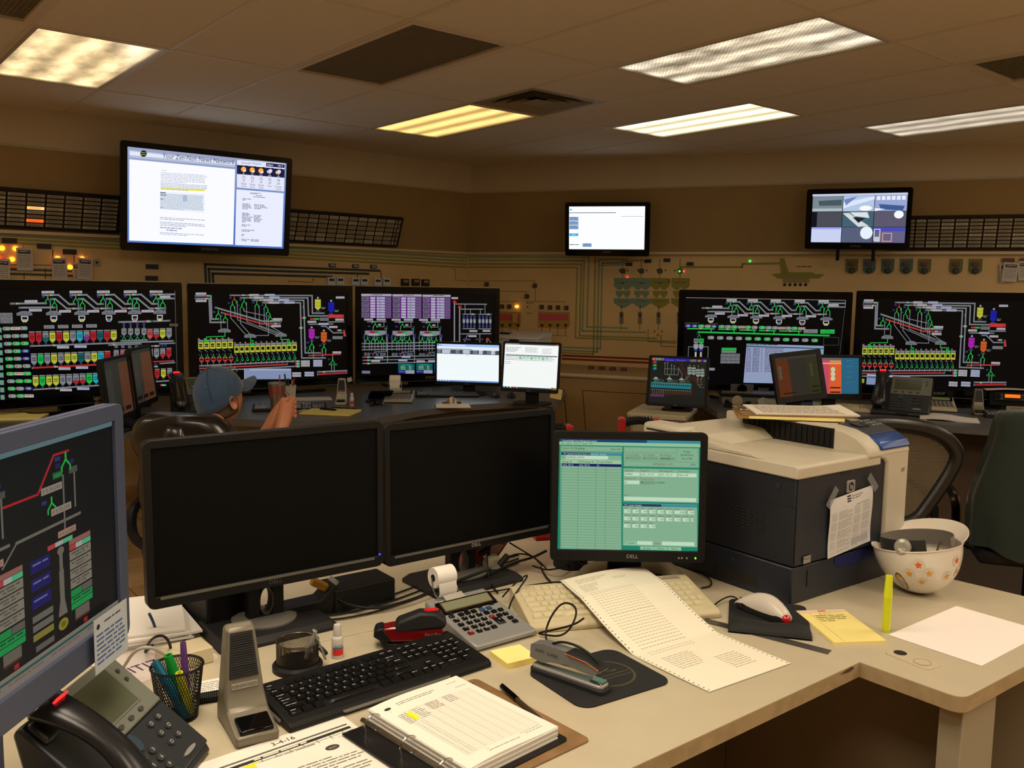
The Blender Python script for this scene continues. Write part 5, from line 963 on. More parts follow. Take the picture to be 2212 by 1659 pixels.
# calculators
def calculator(label, loc, rz, s=1, dark=False, near=True, mc=None):
    mc = mc or M_silver; t = thing('printing_calculator', label, 'calculator', loc, rz); W, Dp = .19*s, .235*s
    zt = lambda y: (.018+.042*max(0, min(1, (y+Dp/2)/Dp))**1.15)*s
    b = MB(); pr = [(-Dp/2, .004), (-Dp/2, .014*s)]+[(-Dp/2+Dp*k/8*.99, zt(-Dp/2+Dp*k/8)) for k in range(9)]+[(Dp/2, .004)]
    b.loft([[(x*.985 if abs(x) > W/2-.004 else x, y, z) for y, z in pr] for x in (-W/2, -W/2+.006, W/2-.006, W/2)]); b.build('case', mc, t, bevel=.004)
    sl = math.atan2(zt(.02)-zt(-.06), .08)
    MB().T((0, .058*s, zt(.058*s)+.002), (sl+.25, 0, 0)).box((0, 0, 0), (W*.9, .05*s, .008*s)).build('display_bezel', M_gloss, t, bevel=.002)
    MB().T((0, .0585*s, zt(.058*s)+.0066), (sl+.25, 0, 0)).box((0, 0, 0), (W*.8, .034*s, .002)).build('display_frame', M_chrome, t); MB().T((0, .0585*s, zt(.058*s)+.0078), (sl+.25, 0, 0)).box((0, 0, 0), (W*.76, .028*s, .0016)).build('display', mat('grey lcd', (120, 124, 100), .15), t)
    c = CV(1, 1); c.text(-W*.42, -.0795*s, .0085*s, 'Canon', (200, 200, 196), 'l'); c.build('brand_print', M_print, t, lambda U, v, d: (U, -v, zt(.058*s)+.0115+(-v-.0795*s)*.45+.0016))
    if near:
        mk = {'k': M_key, 'r': mat('red key', (120, 16, 24), .35), 'b': mat('blue key', (40, 70, 100), .35)}; lc = CV(1, 1)
        rows = ['kk k  bb', 'kkkkkrk ', 'kkkkk kk', 'kkkkk kk', 'kkkkkPk ', 'r kkk k ']
        lay = [(-3.6, 0, 'k', ''), (-2.2, .1, 'k', ''), (-1.2, .1, 'k', ''), (-.2, .1, 'k', ''), (1.1, .2, 'b', ''), (2.2, .2, 'b', ''), (-3.6, 1, 'k', '%'), (-2.3, 1, 'k', '7'), (-1.15, 1, 'k', '8'), (0, 1, 'k', '9'), (1.2, 1, 'k', ''), (2.3, 1.1, 'k', ''), (3.4, 1.1, 'k', ''), (-3.6, 2, 'k', '+'), (-2.3, 2, 'k', '4'), (-1.15, 2, 'k', '5'), (0, 2, 'k', '6'), (1.3, 2, 'r', '-'), (3.4, 2.1, 'k', '='), (2.4, 2.1, 'k', ''), (-3.6, 3, 'k', '×'), (-2.3, 3, 'k', '1'), (-1.15, 3, 'k', '2'), (0, 3, 'k', '3'), (3.4, 3.1, 'k', '*'), (-3.6, 4, 'r', 'C'), (-2.3, 4, 'k', '0'), (-1.15, 4, 'k', '00'), (0, 4, 'k', '.'), (3.4, 4, 'k', '')]
        u = .0195*s; v0 = .024*s
        for x, r_, k, ch in lay:
            y = v0-r_*.0215*s; keyobj(t, mk[k], x*u, y, zt(y)-.001, .0155*s, .0135*s, .006*s, tilt=sl)
            if ch: lc.text(x*u, -(y-.003*s), .009*s, ch, (210, 210, 206), 'c')
        y = v0-3.05*.0215*s; keyobj(t, M_key, 1.65*u, y, zt(y)-.001, .024*s, .034*s, .006*s, tilt=sl); lc.text(1.65*u, -(y-.004), .012*s, '+', (210, 210, 206), 'c')
        lc.build('key_legends', M_print, t, lambda U, v, d: (U, -v, zt(-v)+.0058*s+d))
        b = MB()
        for x in (-3.4, -1.1, 1.2, 3.2): b.box((x*u, .034*s, zt(.034*s)+.002), (.012*s, .006*s, .005*s))
        b.build('slide_switches', M_blk, t)
    else:
        b = MB()
        for r_ in range(5):
            for k in range(8): y = .02*s-r_*.021*s; b.box(((k-3.5)*.0205*s, y, zt(y)+.002), (.016*s, .014*s, .007*s), (.8, .8))
        o = b.build('key_field', M_key, t); o['kind'] = 'stuff'
    return t, zt, W, Dp
def paper_roll(t, zt, W, Dp, s=1, tail=True):
    x = -.03*s; y = Dp/2+.012*s; z = zt(Dp/2)+.052*s
    b = MB(); b.lathe([(.009*s, -.029*s), (.027*s, -.029*s), (.0275*s, -.027*s), (.0275*s, .027*s), (.027*s, .029*s), (.009*s, .029*s)], 28, (x, y, z), 'x'); r_ = b.build('paper_roll', M_paper, t)
    MB().cyl((x, y, z), .0092*s, .06*s, 16, 'x').build('core', M_blk, r_)
    b = MB()
    b.tube([(x-.034*s, Dp/2-.03*s, zt(Dp/2)), (x-.036*s, Dp/2, zt(Dp/2)+.02*s), (x-.034*s, y, z), (x-.028*s, y, z)], .0018*s, 6, smooth=1); b.tube([(x+.034*s, Dp/2-.03*s, zt(Dp/2)), (x+.036*s, Dp/2, zt(Dp/2)+.02*s), (x+.034*s, y, z), (x+.028*s, y, z)], .0018*s, 6, smooth=1)
    b.build('roll_holder', mat('clear wire holder', (120, 118, 110), .3, .5), t)
    if tail:
        P = [(y-.026*s, z-.01*s), (y-.03*s, z-.035*s), (Dp/2-.012*s, zt(Dp/2)+.004)]
        MB().loft([[(x-.027*s, p[0], p[1]), (x+.027*s, p[0], p[1]), (x+.027*s, p[0]+.0008, p[1]), (x-.027*s, p[0]+.0008, p[1])] for p in P]).build('paper_strip', M_paper, t)
        MB().T((x+.01, Dp/2-.028*s, zt(Dp/2)+.006*s), (.5, 0, .1)).box((0, 0, 0), (.062*s, .02*s, .002)).build('tear_bar', mat('clear plastic', (190, 186, 176), .2, trans=.3), t)
rz = ang(D(1045, 1412), D(1155, 1380)); a = (D(1045, 1412)+D(1155, 1380))/2; c0 = a+V((-sin(rz), cos(rz), 0))*.118
q = calculator('silver printing calculator with paper roll at the centre of the near desk', (c0.x, c0.y, .73), rz, .92); paper_roll(*q, s=.92)
# sticky notes
def pad_block(name, label, cat, loc, rz, w_, d_, h_, m, leaves=None):
    t = thing(name, label, cat, loc, rz); MB().b3((-w_/2, -d_/2, 0), (w_/2, d_/2, h_)).build('sheets', m, t, bevel=.0004, seg=1); return t
M_ypad = mat('yellow note paper', (236, 214, 120), .75)
c0 = (D(1062, 1415)+D(1162, 1430))/2; t = pad_block('sticky_note_pad', 'square pale yellow sticky note block below the silver calculator', 'note pad', (c0.x-.002, c0.y-.004, .73), ang(D(1095, 1448), D(1162, 1432)), .076, .076, .012, M_ypad)
MB().b3((-.038, -.038, .0122), (.038, .038, .0126)).build('top_sheet', mat('pale sticky sheet', (246, 228, 142), .75), t)
# mouse pad with ring logo and the grey stapler
rz = ang(D(1265, 1535), D(1442, 1480)); c0 = (V((.047, 1.801, .73))+V((.15, 1.617, .73))+V((.327, 1.733, .73))+V((.23, 1.904, .73)))/4
t = thing('mouse_pad', 'black mouse pad with a gold ring emblem under the grey stapler', 'mouse pad', (c0.x, c0.y, .73), rz)
MB().prism(rrect(.235, .2, .03, 6), 0, .004, ch=.001).build('pad', M_rub, t)
c = CV(1, 1); g = (70, 66, 44)
for k in range(48):
    a1, a2 = 2*pi*k/48, 2*pi*(k+1)/48; c.poly([(.02+.062*cos(a1), .062*sin(a1)), (.02+.062*cos(a2), .062*sin(a2)), (.02+.057*cos(a2), .057*sin(a2)), (.02+.057*cos(a1), .057*sin(a1))], g)
c.text(.02, -.002, .05, 'DC', g, 'c', sx=.9); c.rect(-.032, .008, .104, .003, g); c.rect(-.03, .02, .1, .003, g); c.build('ring_emblem', M_print, t, lambda u, v, d: (u, -v, .0041+d))
def stapler_grey():
    p0, p1 = V((.058, 1.795)), V((.196, 1.682)); rz = ang(p0, p1); m = (p0+p1)/2
    t = thing('stapler', 'grey desk stapler with SHIFT SUPER handwritten on its side', 'stapler', (m.x, m.y, .734), rz); L = .185
    MB().prism(rrect(L, .04, .012, 4), 0, .011, ch=.003).build('rubber_base', M_rub, t)
    MB().prism(rrect(L-.01, .034, .01, 4), .011, .018, ch=.002).build('metal_base', M_silver, t, bevel=.001)
    MB().T((.07, 0, .0185)).prism(rrect(.028, .026, .004), 0, .003).build('anvil', M_chrome, t)
    pr = [(-.092, .03), (-.09, .058), (-.06, .066), (0, .066), (.045, .06), (.08, .05), (.082, .045), (.066, .034), (-.0, .038), (-.04, .032), (-.06, .026)]
    b = MB(); b.loft([[(x, y*(1 if z < .06 else .8), z) for x, z in pr] for y in (-.016, -.0155, .0155, .016)]); h = b.build('arm', mat('grey stapler metal', (120, 120, 118), .35, .35), t, bevel=.0025)
    MB().loft([[(x, y, z) for x, z in ((-.06, .024), (.066, .03), (.066, .036), (-.06, .03))] for y in (-.009, .009)]).build('magazine', M_chrome, t)
    b = MB(); b.loft([[(x, y, z) for x, z in ((.0, .0665), (.05, .0625), (.082, .052), (.083, .047), (.05, .056), (0, .06))] for y in (-.0172, .0172)]); b.build('cushion', M_blk2, t, bevel=.002)
    for s_ in (-1, 1): MB().tube([(.0, .0168*s_, .0625), (.05, .0168*s_, .0585), (.081, .0168*s_, .049)], .0012, 6).build('orange_stripe', mat('orange stripe', (200, 96, 50), .5), t)
    c = CV(1, 1); c.text(-.078, -.047, .0085, 'SHIFT  SUPER', (30, 26, 24), 'l', sx=1.15, rot=.02); c.build('handwriting', M_print, h, lambda u, v, d: (u, -.0162-d, -v))
    b = MB(); b.tube([(-.045, 0, .066), (-.02, 0, .078), (.02, 0, .079), (.06, 0, .066), (.075, 0, .052)], .0028, 6, smooth=2); b.build('loop_handle', M_blk, t)
stapler_grey()
def stapler_red():
    a, b2 = V(D(812, 1404)), V(D(958, 1398)); rz = ang(a, b2); m = (a+b2)/2
    t = thing('stapler', 'red and black heavy stapler left of the silver calculator', 'stapler', (m.x, m.y+.02, .73), rz)
    MB().loft([[(x, y, z) for x, z in ((-.06, 0), (.09, 0), (.09, .009), (-.05, .012), (-.066, .03), (-.078, .035))] for y in (-.02, .02)]).build('base', M_blk, t, bevel=.003)
    MB().loft([[(x, y, z) for x, z in ((-.072, .035), (-.045, .016), (.07, .016), (.072, .05), (-.04, .05), (-.068, .045))] for y in (-.021, .021)]).build('red_body', mat('clear dark red plastic', (110, 14, 16), .15, coat=.5), t, bevel=.004)
    MB().loft([[(x, y*k, z) for x, z, k in ((-.04, .038, 1), (.02, .04, 1), (.076, .044, 1), (.08, .06, .9), (.055, .078, .8), (.02, .08, .8), (-.03, .062, .9))] for y in (-.024, .024)]).build('grip', M_blk2, t, bevel=.006)
    MB().T((.045, -.0, .0795), (0, -.04, 0)).prism([(p[0]*1.0, p[1]) for p in circ(.017, 16, ry=.009)], 0, .002).build('red_inlay', mat('bright red inlay', (200, 24, 30), .4), t)
    MB().loft([[(x, y, z) for x, z in ((-.084, .03), (-.066, .018), (-.04, .016), (-.062, .05), (-.078, .046))] for y in (-.0225, .0225)]).build('nose', M_blk, t, bevel=.004)
    c = CV(1, 1); c.text(.03, -.028, .0095, 'PaperPro', (150, 120, 116), 'l'); c.build('brand_print', M_print, t, lambda u, v, d: (u, -.0216-d, -v))
stapler_red()
# ring binder on a brown clipboard, pen
def board_xy(px): return [D(*p) for p in px]
rz = .68; t = thing('clipboard', 'worn brown hardboard clipboard under the open ring binder', 'clipboard', (0.0, 1.573, .73), -.62)
rzc = math.atan2(1.499-1.729, .15+.05)
def frame2(p0, p1): r = ang(p0, p1); return r, V((cos(r), sin(r), 0)), V((-sin(r), cos(r), 0))
p0, p1 = V((-.065, 1.745, 0)), V((.15, 1.503, 0)); rr, ex, ey = frame2(p0, p1)     # right edge of the clipboard, from far to near
t.location = (p0+p1)/2-ey*.11+V((0, 0, .73)); t.rotation_euler = (0, 0, rr+pi/2)
MB().prism(rrect(.22, .325, .012), 0, .004).build('board', mat('brown hardboard', (136, 104, 66), .6, var=.25, vscale=25), t, bevel=.001); MB().cyl((.085, .145, .0042), .004, .0004, 10).build('rivet_hole', M_dark, t)
t = thing('ring_binder', 'open black ring binder full of ruled log sheets at the front edge', 'binder', (-.083, 1.528, .7345), rr+pi/2+.04)
MB().prism(rrect(.235, .29, .01), 0, .003, ch=0).build('cover', mat('black vinyl cover', (18, 18, 20), .35, bump=.15, bscale=400), t, loc=(.0, -.012, 0)); MB().b3((-.17, -.145, 0), (-.1, .14, .003)).build('spine', mat('black vinyl cover', (0, 0, 0)), t, bevel=.001, loc=(.0, -.012, 0))
b = MB()
for k in range(9): o_ = .0012*((k*7) % 4-1.5); b.b3((-.105+o_, -.142+o_, .003+k*.0022), (.105+o_, .138-o_, .0048+k*.0022))
b.build('page_stack', M_paper, t)
MB().tube([(-.118, -.14, .006), (-.118, .14, .006)], .005, 8).build('ring_bar', M_chrome, t)
for y in (-.10, .0, .105): MB().tube([(-.118+.019*cos(R(a)), y, .012+.017*sin(R(a))) for a in range(-70, 250, 16)], .0016, 6).build('ring', M_chrome, t)
c = CV(210, 280); c.sub = 30; c.rect(0, 0, 210, 280, (232, 226, 214)); c.sub = 12; gl = (150, 142, 130)
for k in range(9): c.line([(26+k*20.5, 58 if k else 58), (26+k*20.5, 248)], .5, gl, 1)
for k in range(34): c.line([(26, 58+k*5.75), (196, 58+k*5.75)], .45, gl, 1)
c.sub = 0; c.line([(20, 40), (200, 40)], 1, (90, 84, 78), 1); c.disc(22, 28, 7, (46, 44, 38), 14, 1, 4.5); c.words(44, 22, 90, 3, (110, 104, 96), dz=1); c.words(44, 28, 80, 3, (110, 104, 96), dz=1); c.words(168, 18, 28, 3, gl, dz=1)
for r_ in range(7): c.words(20, 62+r_*5.75, 18, 3, (120, 124, 120), dz=2); c.words(50, 62+r_*5.75, 14+r_ % 3*4, 3, (120, 124, 120), dz=2)
c.rect(34, 64, 13, 30, (222, 226, 40), 2)
for r_ in range(5): c.words(82, 60+r_*5.75, 30, 3, (130, 130, 126), dz=2); c.words(126, 56+r_*5.75, 22, 3, (130, 130, 126), dz=2)
for r_ in range(28): c.rect(30, 104+r_*5.75*.9, 1.6, 1.6, (120, 116, 110), 2); c.rect(40, 104+r_*5.75*.9, 1.6, 1.6, (120, 116, 110), 2)
c.line([(60, 256), (190, 252)], .8, (90, 84, 78), 1); c.words(60, 262, 80, 3, gl, dz=1); c.words(150, 258, 40, 3, gl, dz=1)
c.build('top_page', M_print, t, lambda u, v, d: ((u-.5)*.21, (.5-v)*.28-.002, .0232+.006*sin(pi*min(1, u*1.1))*(1-u)+.003*(v-.5)**2+d))
b = MB(); b.loft([[((u/8-.5)*.21, (.5-v/6)*.28-.002, .0229+.006*sin(pi*min(1, u/8*1.1))*(1-u/8)+.003*(v/6-.5)**2) for u in range(9)]+[((u/8-.5)*.21, (.5-v/6)*.28-.002, .0224) for u in range(8, -1, -1)] for v in range(7)]); b.build('page_back', M_paper, t)
def pen(label, a, b_, z, m, mcap=None, r_=.0042, name='pen', cap=.36, group=None):
    a, b_ = V((a[0], a[1], z)), V((b_[0], b_[1], z)); L = (b_-a).length; t = thing(name, label, 'pen', a, ang(a, b_), group)
    MB().lathe([(.0006, L), (.0012, L-.004), (r_*.8, L-.016), (r_, L-.022), (r_, .004)], 12, (0, 0, r_), 'x').build('barrel', m, t)
    MB().lathe([(r_*.7, -.002), (r_*1.18, .002), (r_*1.25, L*cap)], 12, (0, 0, r_), 'x').build('cap', mcap or m, t); MB().b3((.002, -.0015, r_*2.1), (L*cap*.9, .0015, r_*2.1+.0015)).build('clip', mcap or m, t); return t
pen('black ballpoint pen lying on the brown clipboard', V((-.012, 1.697)), V((.073, 1.54)), .7345, mat('smoky clear barrel', (60, 50, 38), .2), M_gloss, .0048)
# loose papers at the front edge
def sheet(name, label, cat, cx, cy, rz, w_, d_, z, draw=None, W=100, col_=(224, 218, 206), thick=.0006, warp=None, mp=None, group=None, sub=0):
    t = thing(name, label, cat, (cx, cy, z), rz, group); wf = warp or (lambda u, v: 0)
    n = 8; 
    if warp: MB().loft([[((u/n-.5)*w_, (.5-v/n)*d_, thick+wf(u/n, v/n)) for u in range(n+1)]+[((u/n-.5)*w_, (.5-v/n)*d_, wf(u/n, v/n)) for u in range(n, -1, -1)] for v in range(n+1)]).build('sheet', mp or mat('paper %d' % col_[2], col_, .8), t)
    else: MB().b3((-w_/2, -d_/2, 0), (w_/2, d_/2, thick)).build('sheet', mp or mat('paper %d' % col_[2], col_, .8), t)
    if draw:
        c = CV(W, W*d_/w_); c.sub = W/n if warp else sub; draw(c); c.build('print', M_print, t, lambda u, v, d: ((u-.5)*w_, (.5-v)*d_, thick+.0002+wf(u, v)+d))
    return t
def d_sched(c):
    H = c.H; c.sub = 0
    c.text(46, 9, 6, '3-4-16', (40, 36, 34), 'l', 1); c.rect(4, 12, 92, 1.6, (90, 84, 78), 1); c.rect(4, 16, 92, 3, (40, 38, 36), 1); c.words(30, 16.5, 40, 2.4, (220, 214, 200), dz=2)
    for k in range(10): c.rect(6+k*9.2, 19, .4, 50, (110, 104, 98), 1)
    for r_ in range(14): c.rect(6, 21+r_*3.4, 90, .35, (120, 114, 108), 1); c.words(32, 22+r_*3.4, 60 if r_ % 3 else 40, 2, (140, 132, 124), dz=2)
    c.rect(21, 20, 10, 30, (232, 214, 40), 3); c.rect(4, 22, 14, 40, (30, 90, 160), 3); c.rect(10, 30, 8, 30, (200, 206, 206), 4)
sheet('schedule_sheet', 'printed schedule with a yellow highlighted column and a 3-4-16 heading', 'paper', -.345, 1.41, .71, .28, .216, .7305, d_sched, 100)
def d_let(c):
    c.sub = 0; c.disc(60, 12, 6, (60, 56, 50), 16, 1, 4); c.text(60, 13.5, 3.4, 'ZGC', (190, 184, 170), 'c', 2)
    for r_ in range(9): c.words(18, 24+r_*4, 60 if r_ % 4 else 36, 2, (120, 114, 108), dz=1)
sheet('letter_sheet', 'white letter with a small round emblem over the schedule sheet', 'paper', -.25, 1.36, .66, .216, .28, .7318, d_let, 100)
# desktop microphones
def mic(label, loc, rz, near=True, m=None):
    t = thing('desk_microphone', label, 'microphone', loc, rz); mm = m or mat('olive grey cast metal', (112, 106, 90), .4, .3)
    pr = [(.045, 0), (-.085, 0), (-.088, .018), (-.04, .03), (-.022, .036), (-.006, .06), (.012, .165), (.03, .172), (.042, .165), (.05, .02)]
    w_ = {0: 1}; b = MB()
    def wd(z): return .036 if z < .03 else .036-(z-.03)/.14*.012
    b.loft([[(s_*wd(z), y, z) for y, z in pr] for s_ in (-1, 1)]); b.build('body', mm, t, bevel=.005)
    G = [(-.0042, .062), (-.0005, .082), (.0105, .142), (.0135, .158)]
    MB().loft([[(-(wd(z)-.006), y-.005, z), (wd(z)-.006, y-.005, z), (wd(z)-.006, y-.001, z), (-(wd(z)-.006), y-.001, z)] for y, z in [(-.001+ (z-.06)*.17, z) for z in (.083, .16)]]).build('grille', mat('dark louvre grille', (26, 28, 30), .5, bump=1, bscale=60, stretch=(.05, .05, 8)), t)
    if near:
        b = MB()
        for k in range(19): z = .085+k*.004; y = -.006+(z-.06)*.17; b.box((0, y-.0012, z), (2*(wd(z)-.008), .0015, .0016))
        b.build('louvres', mat('grille slat', (44, 46, 48), .45), t)
    MB().T((0, -.062, .0265), (-.22+.44, 0, 0)).box((0, 0, 0), (.056, .042, .009)).build('talk_bar', M_gloss, t, bevel=.003)
    MB().loft([[(-.022, yy-.0045, .066), (.022, yy-.0045, .066), (.022, yy-.003, .0755), (-.022, yy-.003, .0755)] for yy in (0, -.0022)]).build('name_plate', mat('plate', (150, 146, 134), .4), t)
    if near: c = CV(1, 1); c.text(0, -.0683, .0078, 'KENWOOD', (40, 36, 32), 'c'); c.build('plate_lettering', M_print, t, lambda u, v, d: (u, -.0069+(-v-.066)*.158-d, -v))
    return t
mic('olive grey desktop microphone beside the black keyboard on the near desk', (-.482, 1.55, .73), .55).scale = (1.06,)*3
# mesh paper clip holder with staple remover
h = D(638, 1452); t = thing('clip_holder', 'round dark wire mesh clip holder right of the near microphone', 'holder', (h.x, h.y+.02, .73))
M_mesh = mat('bronze wire mesh', (50, 42, 32), .4, .5)
MB().lathe([(.052, 0), (.052, .01), (.047, .016), (.0, .016)], 36, cap=True).build('base', M_blk, t)
b = MB(); n = 96; rws = 12
for k in range(n): a = 2*pi*k/n; p = [(.043*cos(a+q*.09), .043*sin(a+q*.09), .016+.044*q/5) for q in range(6)]; b.tube(p, .0006, 3); p = [(.043*cos(a-q*.09), .043*sin(a-q*.09), .016+.044*q/5) for q in range(6)]; b.tube(p, .0005, 3)
b.build('mesh_wall', M_mesh, t)
MB().tube([(.0435*cos(2*pi*k/40), .0435*sin(2*pi*k/40), .06) for k in range(40)], .0018, 6, closed=True).build('rim', mat('bronze rim', (90, 78, 60), .3, .7), t)
t = thing('staple_remover', 'silver and black staple remover leaning in the mesh clip holder', 'staple remover', (h.x+.028, h.y+.02, .752), .4)
b = MB(); b.T((0, 0, .03), (0, .35, 0)).box((0, 0, 0), (.006, .014, .062), (1, .8)); b.T((.018, 0, .028), (0, -.35, 0)).box((0, 0, 0), (.005, .016, .07), (1, .8)); b.build('jaws', M_silver, t, bevel=.001); MB().T((.026, 0, .012), (0, .9, 0)).box((0, 0, 0), (.02, .014, .01)).build('grip', mat('black grip', (30, 30, 30), .5), t, bevel=.002)
# correction fluid bottles
def wo(label, loc, s=1, group=None):
    t = thing('correction_fluid_bottle', label, 'bottle', loc, .3, group); mb = mat('white bottle plastic', (196, 192, 184), .4)
    MB().lathe([(.0115*s, 0), (.0125*s, .002), (.0125*s, .042*s), (.011*s, .047*s), (.0075*s, .05*s)], 20).build('bottle', mb, t)
    MB().lathe([(.0088*s, .048*s), (.0088*s, .056*s), (.0078*s, .072*s), (.007*s, .074*s), (.001, .0742*s)], 18).build('cap', mb, t)
    c = CV(1, 1)
    for z0, z1, k in ((.008, .022, (206, 40, 34)), (.0225, .026, (50, 96, 150))):
        for i in range(14): a, b2 = -2.2+i*.32, -2.2+(i+1)*.32; c.poly([(a, z1), (b2, z1), (b2, z0), (a, z0)], k)
    c.text(-1.9, .0315, .008, 'Wite', (50, 50, 50), 'l', sx=90); c.build('label_wrap', M_print, t, lambda u, v, d: (.0127*s*cos(u-.3), .0127*s*sin(u-.3), (v)*s))
    return t
q = D(727, 1424); wo('small white correction fluid bottle with a red band on the near desk', (q.x, q.y+.01, .73))
# telephone
def phone(label, loc, rz, s=1, near=True):
    t = thing('desk_telephone', label, 'telephone', loc, rz); gy = mat('grey green phone plastic', (104, 108, 98), .45); dk = mat('dark slate phone plastic', (38, 42, 46), .4)
    W, Dp, H = .25, .17, .165; sl = math.atan2(H-.02, Dp); z = lambda y: .02+(y+Dp/2)/Dp*(H-.02)
    b = MB(); b.loft([[(x, y, q) for y, q in ((-Dp/2, 0), (-Dp/2-.008, .006), (-Dp/2, .02), (Dp/2, H), (Dp/2+.01, H-.012), (Dp/2-.02, .03), (Dp/2-.02, 0))] for x in (-W/2, W/2)]); b.build('base', dk, t, bevel=.005)
    cs, sn = cos(sl), sin(sl)
    def P(x, y, h=0): y2 = y; return (x, y2*cs-h*sn+0, .02+(Dp/2/cs+y2)*sn+h*cs)   # x right, y up the face, h out of the face
    def fb(name, x0, x1, y0, y1, h0, h1, m, bevel=.001, par=None):
        b = MB(); b.add([P(x, y, h) for h in (h0, h1) for x, y in ((x0, y0), (x1, y0), (x1, y1), (x0, y1))], [(3, 2, 1, 0), (4, 5, 6, 7), (0, 1, 5, 4), (1, 2, 6, 5), (2, 3, 7, 6), (3, 0, 4, 7)]); return b.build(name, m, par or t, bevel=bevel)
    fb('faceplate', -.055, W/2-.003, -.005, .112, 0, .008, gy, .003); fb('screen_frame', -.045, .085, .018, .1, .008, .0095, mat('phone screen frame', (120, 122, 112), .3, .3)); fb('screen', -.04, .08, .022, .096, .0094, .0102, mat('green grey lcd', (72, 78, 60), .12))
    b = MB()
    for k in range(4): b.add([P(-.03+k*.032+q[0], .0075+q[1], h) for h in (.008, .0105) for q in circ(.007, 10, ry=.004)], [tuple(range(9, -1, -1)), tuple(range(10, 20))]+[(i, (i+1) % 10, 10+(i+1) % 10, 10+i) for i in range(10)])
    for k in range(2): b.add([P(.1+q[0], .06+k*.02+q[1], h) for h in (.008, .0105) for q in circ(.004, 10)], [tuple(range(9, -1, -1)), tuple(range(10, 20))]+[(i, (i+1) % 10, 10+(i+1) % 10, 10+i) for i in range(10)])
    b.build('soft_keys', mat('dark grey key', (60, 62, 60), .4), t)['kind'] = 'stuff'
    fb('keypad_plate', -.055, W/2-.003, -.112, -.007, 0, .006, dk, .003)
    lc = CV(1, 1)
    for r_ in range(4):
        for k in range(3):
            x, y = -.04+k*.026, -.052-r_*.0175; b = MB(); b.add([P(x+q[0], y+q[1], h) for h in (.006, .0095) for q in circ(.0095, 14, ry=.0065)], [tuple(range(13, -1, -1)), tuple(range(14, 28))]+[(i, (i+1) % 14, 14+(i+1) % 14, 14+i) for i in range(14)]); b.build('key', mat('phone key', (46, 50, 52), .4), t)
            if near: lc.text(x, -(y-.003), .009, '123456789*0#'[r_*3+k], (190, 190, 184), 'c')
    for k in range(6):
        x, y = .055+(k % 2)*.026, -.022-(k//2)*.022; b = MB(); b.add([P(x+q[0], y+q[1], h) for h in (.006, .009) for q in circ(.008, 12, ry=.006)], [tuple(range(11, -1, -1)), tuple(range(12, 24))]+[(i, (i+1) % 12, 12+(i+1) % 12, 12+i) for i in range(12)]); b.build('key', mat('phone key', (0, 0, 0)), t)
        if near: lc.frame(x-.003, -(y+.003), .006, .006, .001, (170, 170, 164))
    b = MB(); b.add([P(-.005+q[0], -.025+q[1], h) for h in (.006, .011) for q in circ(.011, 16, ry=.017)], [tuple(range(15, -1, -1)), tuple(range(16, 32))]+[(i, (i+1) % 16, 16+(i+1) % 16, 16+i) for i in range(16)]); b.build('navigation_key', mat('blue slate key', (44, 60, 74), .3), t)
    b = MB(); b.add([P(.07+q[0], -.098+q[1], h) for h in (.006, .009) for q in circ(.02, 14, ry=.004)], [tuple(range(13, -1, -1)), tuple(range(14, 28))]+[(i, (i+1) % 14, 14+(i+1) % 14, 14+i) for i in range(14)]); b.build('volume_key', M_silver, t)
    if near: lc.build('key_legends', M_print, t, lambda u, v, d: P(u, -v, .0097+d))
    # handset in its cradle on the left
    rings = []; N = 14
    for k in range(N+1):
        f = k/N; y = -.11+.235*f; bulge = .018*abs(2*f-1)**2.2; hh = .03+.02*sin(pi*f)+.004; w_ = .025+.012*abs(2*f-1)**1.5; d_ = .015+bulge*.55
        if k in (0, N): w_ *= .5; d_ *= .5
        rings.append([P(-.095+w_*cos(a), y, hh-bulge*.6+d_*sin(a)) for a in [2*pi*i/14 for i in range(14)]])
    hs = MB().loft(rings).build('handset', mat('glossy dark handset', (26, 27, 30), .28), t)
    fb('message_light', -.110, -.082, .096, .0995, .045, .0622, emit_mat('message light', (255, 30, 30), 3), .001, hs)
    for y in (-.085, .085): fb('cradle_pad', -.12, -.07, y-.02, y+.02, 0, .012, dk, .006)
    return t
phone('desk telephone with a lit red message light at the lower left corner', (-.607, 1.325, .73), pi/2-.06)
# mesh pen cup with four markers
q = D(372, 1566); t = thing('pen_cup', 'black wire mesh pen cup beside the near telephone', 'pen cup', (q.x, q.y+.03, .73)); px, py = q.x, q.y+.03
b = MB(); n = 56; rf = lambda z: .034+.012*z/.1
for k in range(n):
    for sg in (1, -1): b.tube([(rf(z)*cos(2*pi*k/n+sg*z*9), rf(z)*sin(2*pi*k/n+sg*z*9), z) for z in (0, .02, .04, .06, .08, .1)], .0007, 3)
b.build('mesh_wall', M_blk, t); MB().tube([(.046*cos(2*pi*k/40), .046*sin(2*pi*k/40), .1) for k in range(40)], .0022, 6, closed=True).build('rim', M_blk, t); MB().cyl((0, 0, .0015), .035, .003, 28).build('bottom', M_blk, t)
def marker(label, a, b_, k, r_=.0085, capk=None, name='highlighter'):
    a, b_ = V(a), V(b_); L = (b_-a).length; t = thing(name, label, 'marker', a); t.rotation_euler = (b_-a).to_track_quat('Z', 'Y').to_euler(); m = mat('marker %s' % str(k), k, .35)
    MB().lathe([(r_*.8, 0), (r_*.9, .002), (r_, .01), (r_, L*.62)], 16).build('barrel', m, t); MB().lathe([(r_*1.06, L*.62), (r_*1.02, L*.7), (r_*.86, L*.94), (r_*.8, L), (r_*.5, L), (r_*.5, L-.006)], 16).build('cap', mat('cap %s' % str(k), capk or k, .35), t); return t
marker('fat teal marker in the mesh pen cup, leaning left', (px+.02, py-.012, .735), (px-.036, py-.012, .842), (10, 92, 120), .0095)
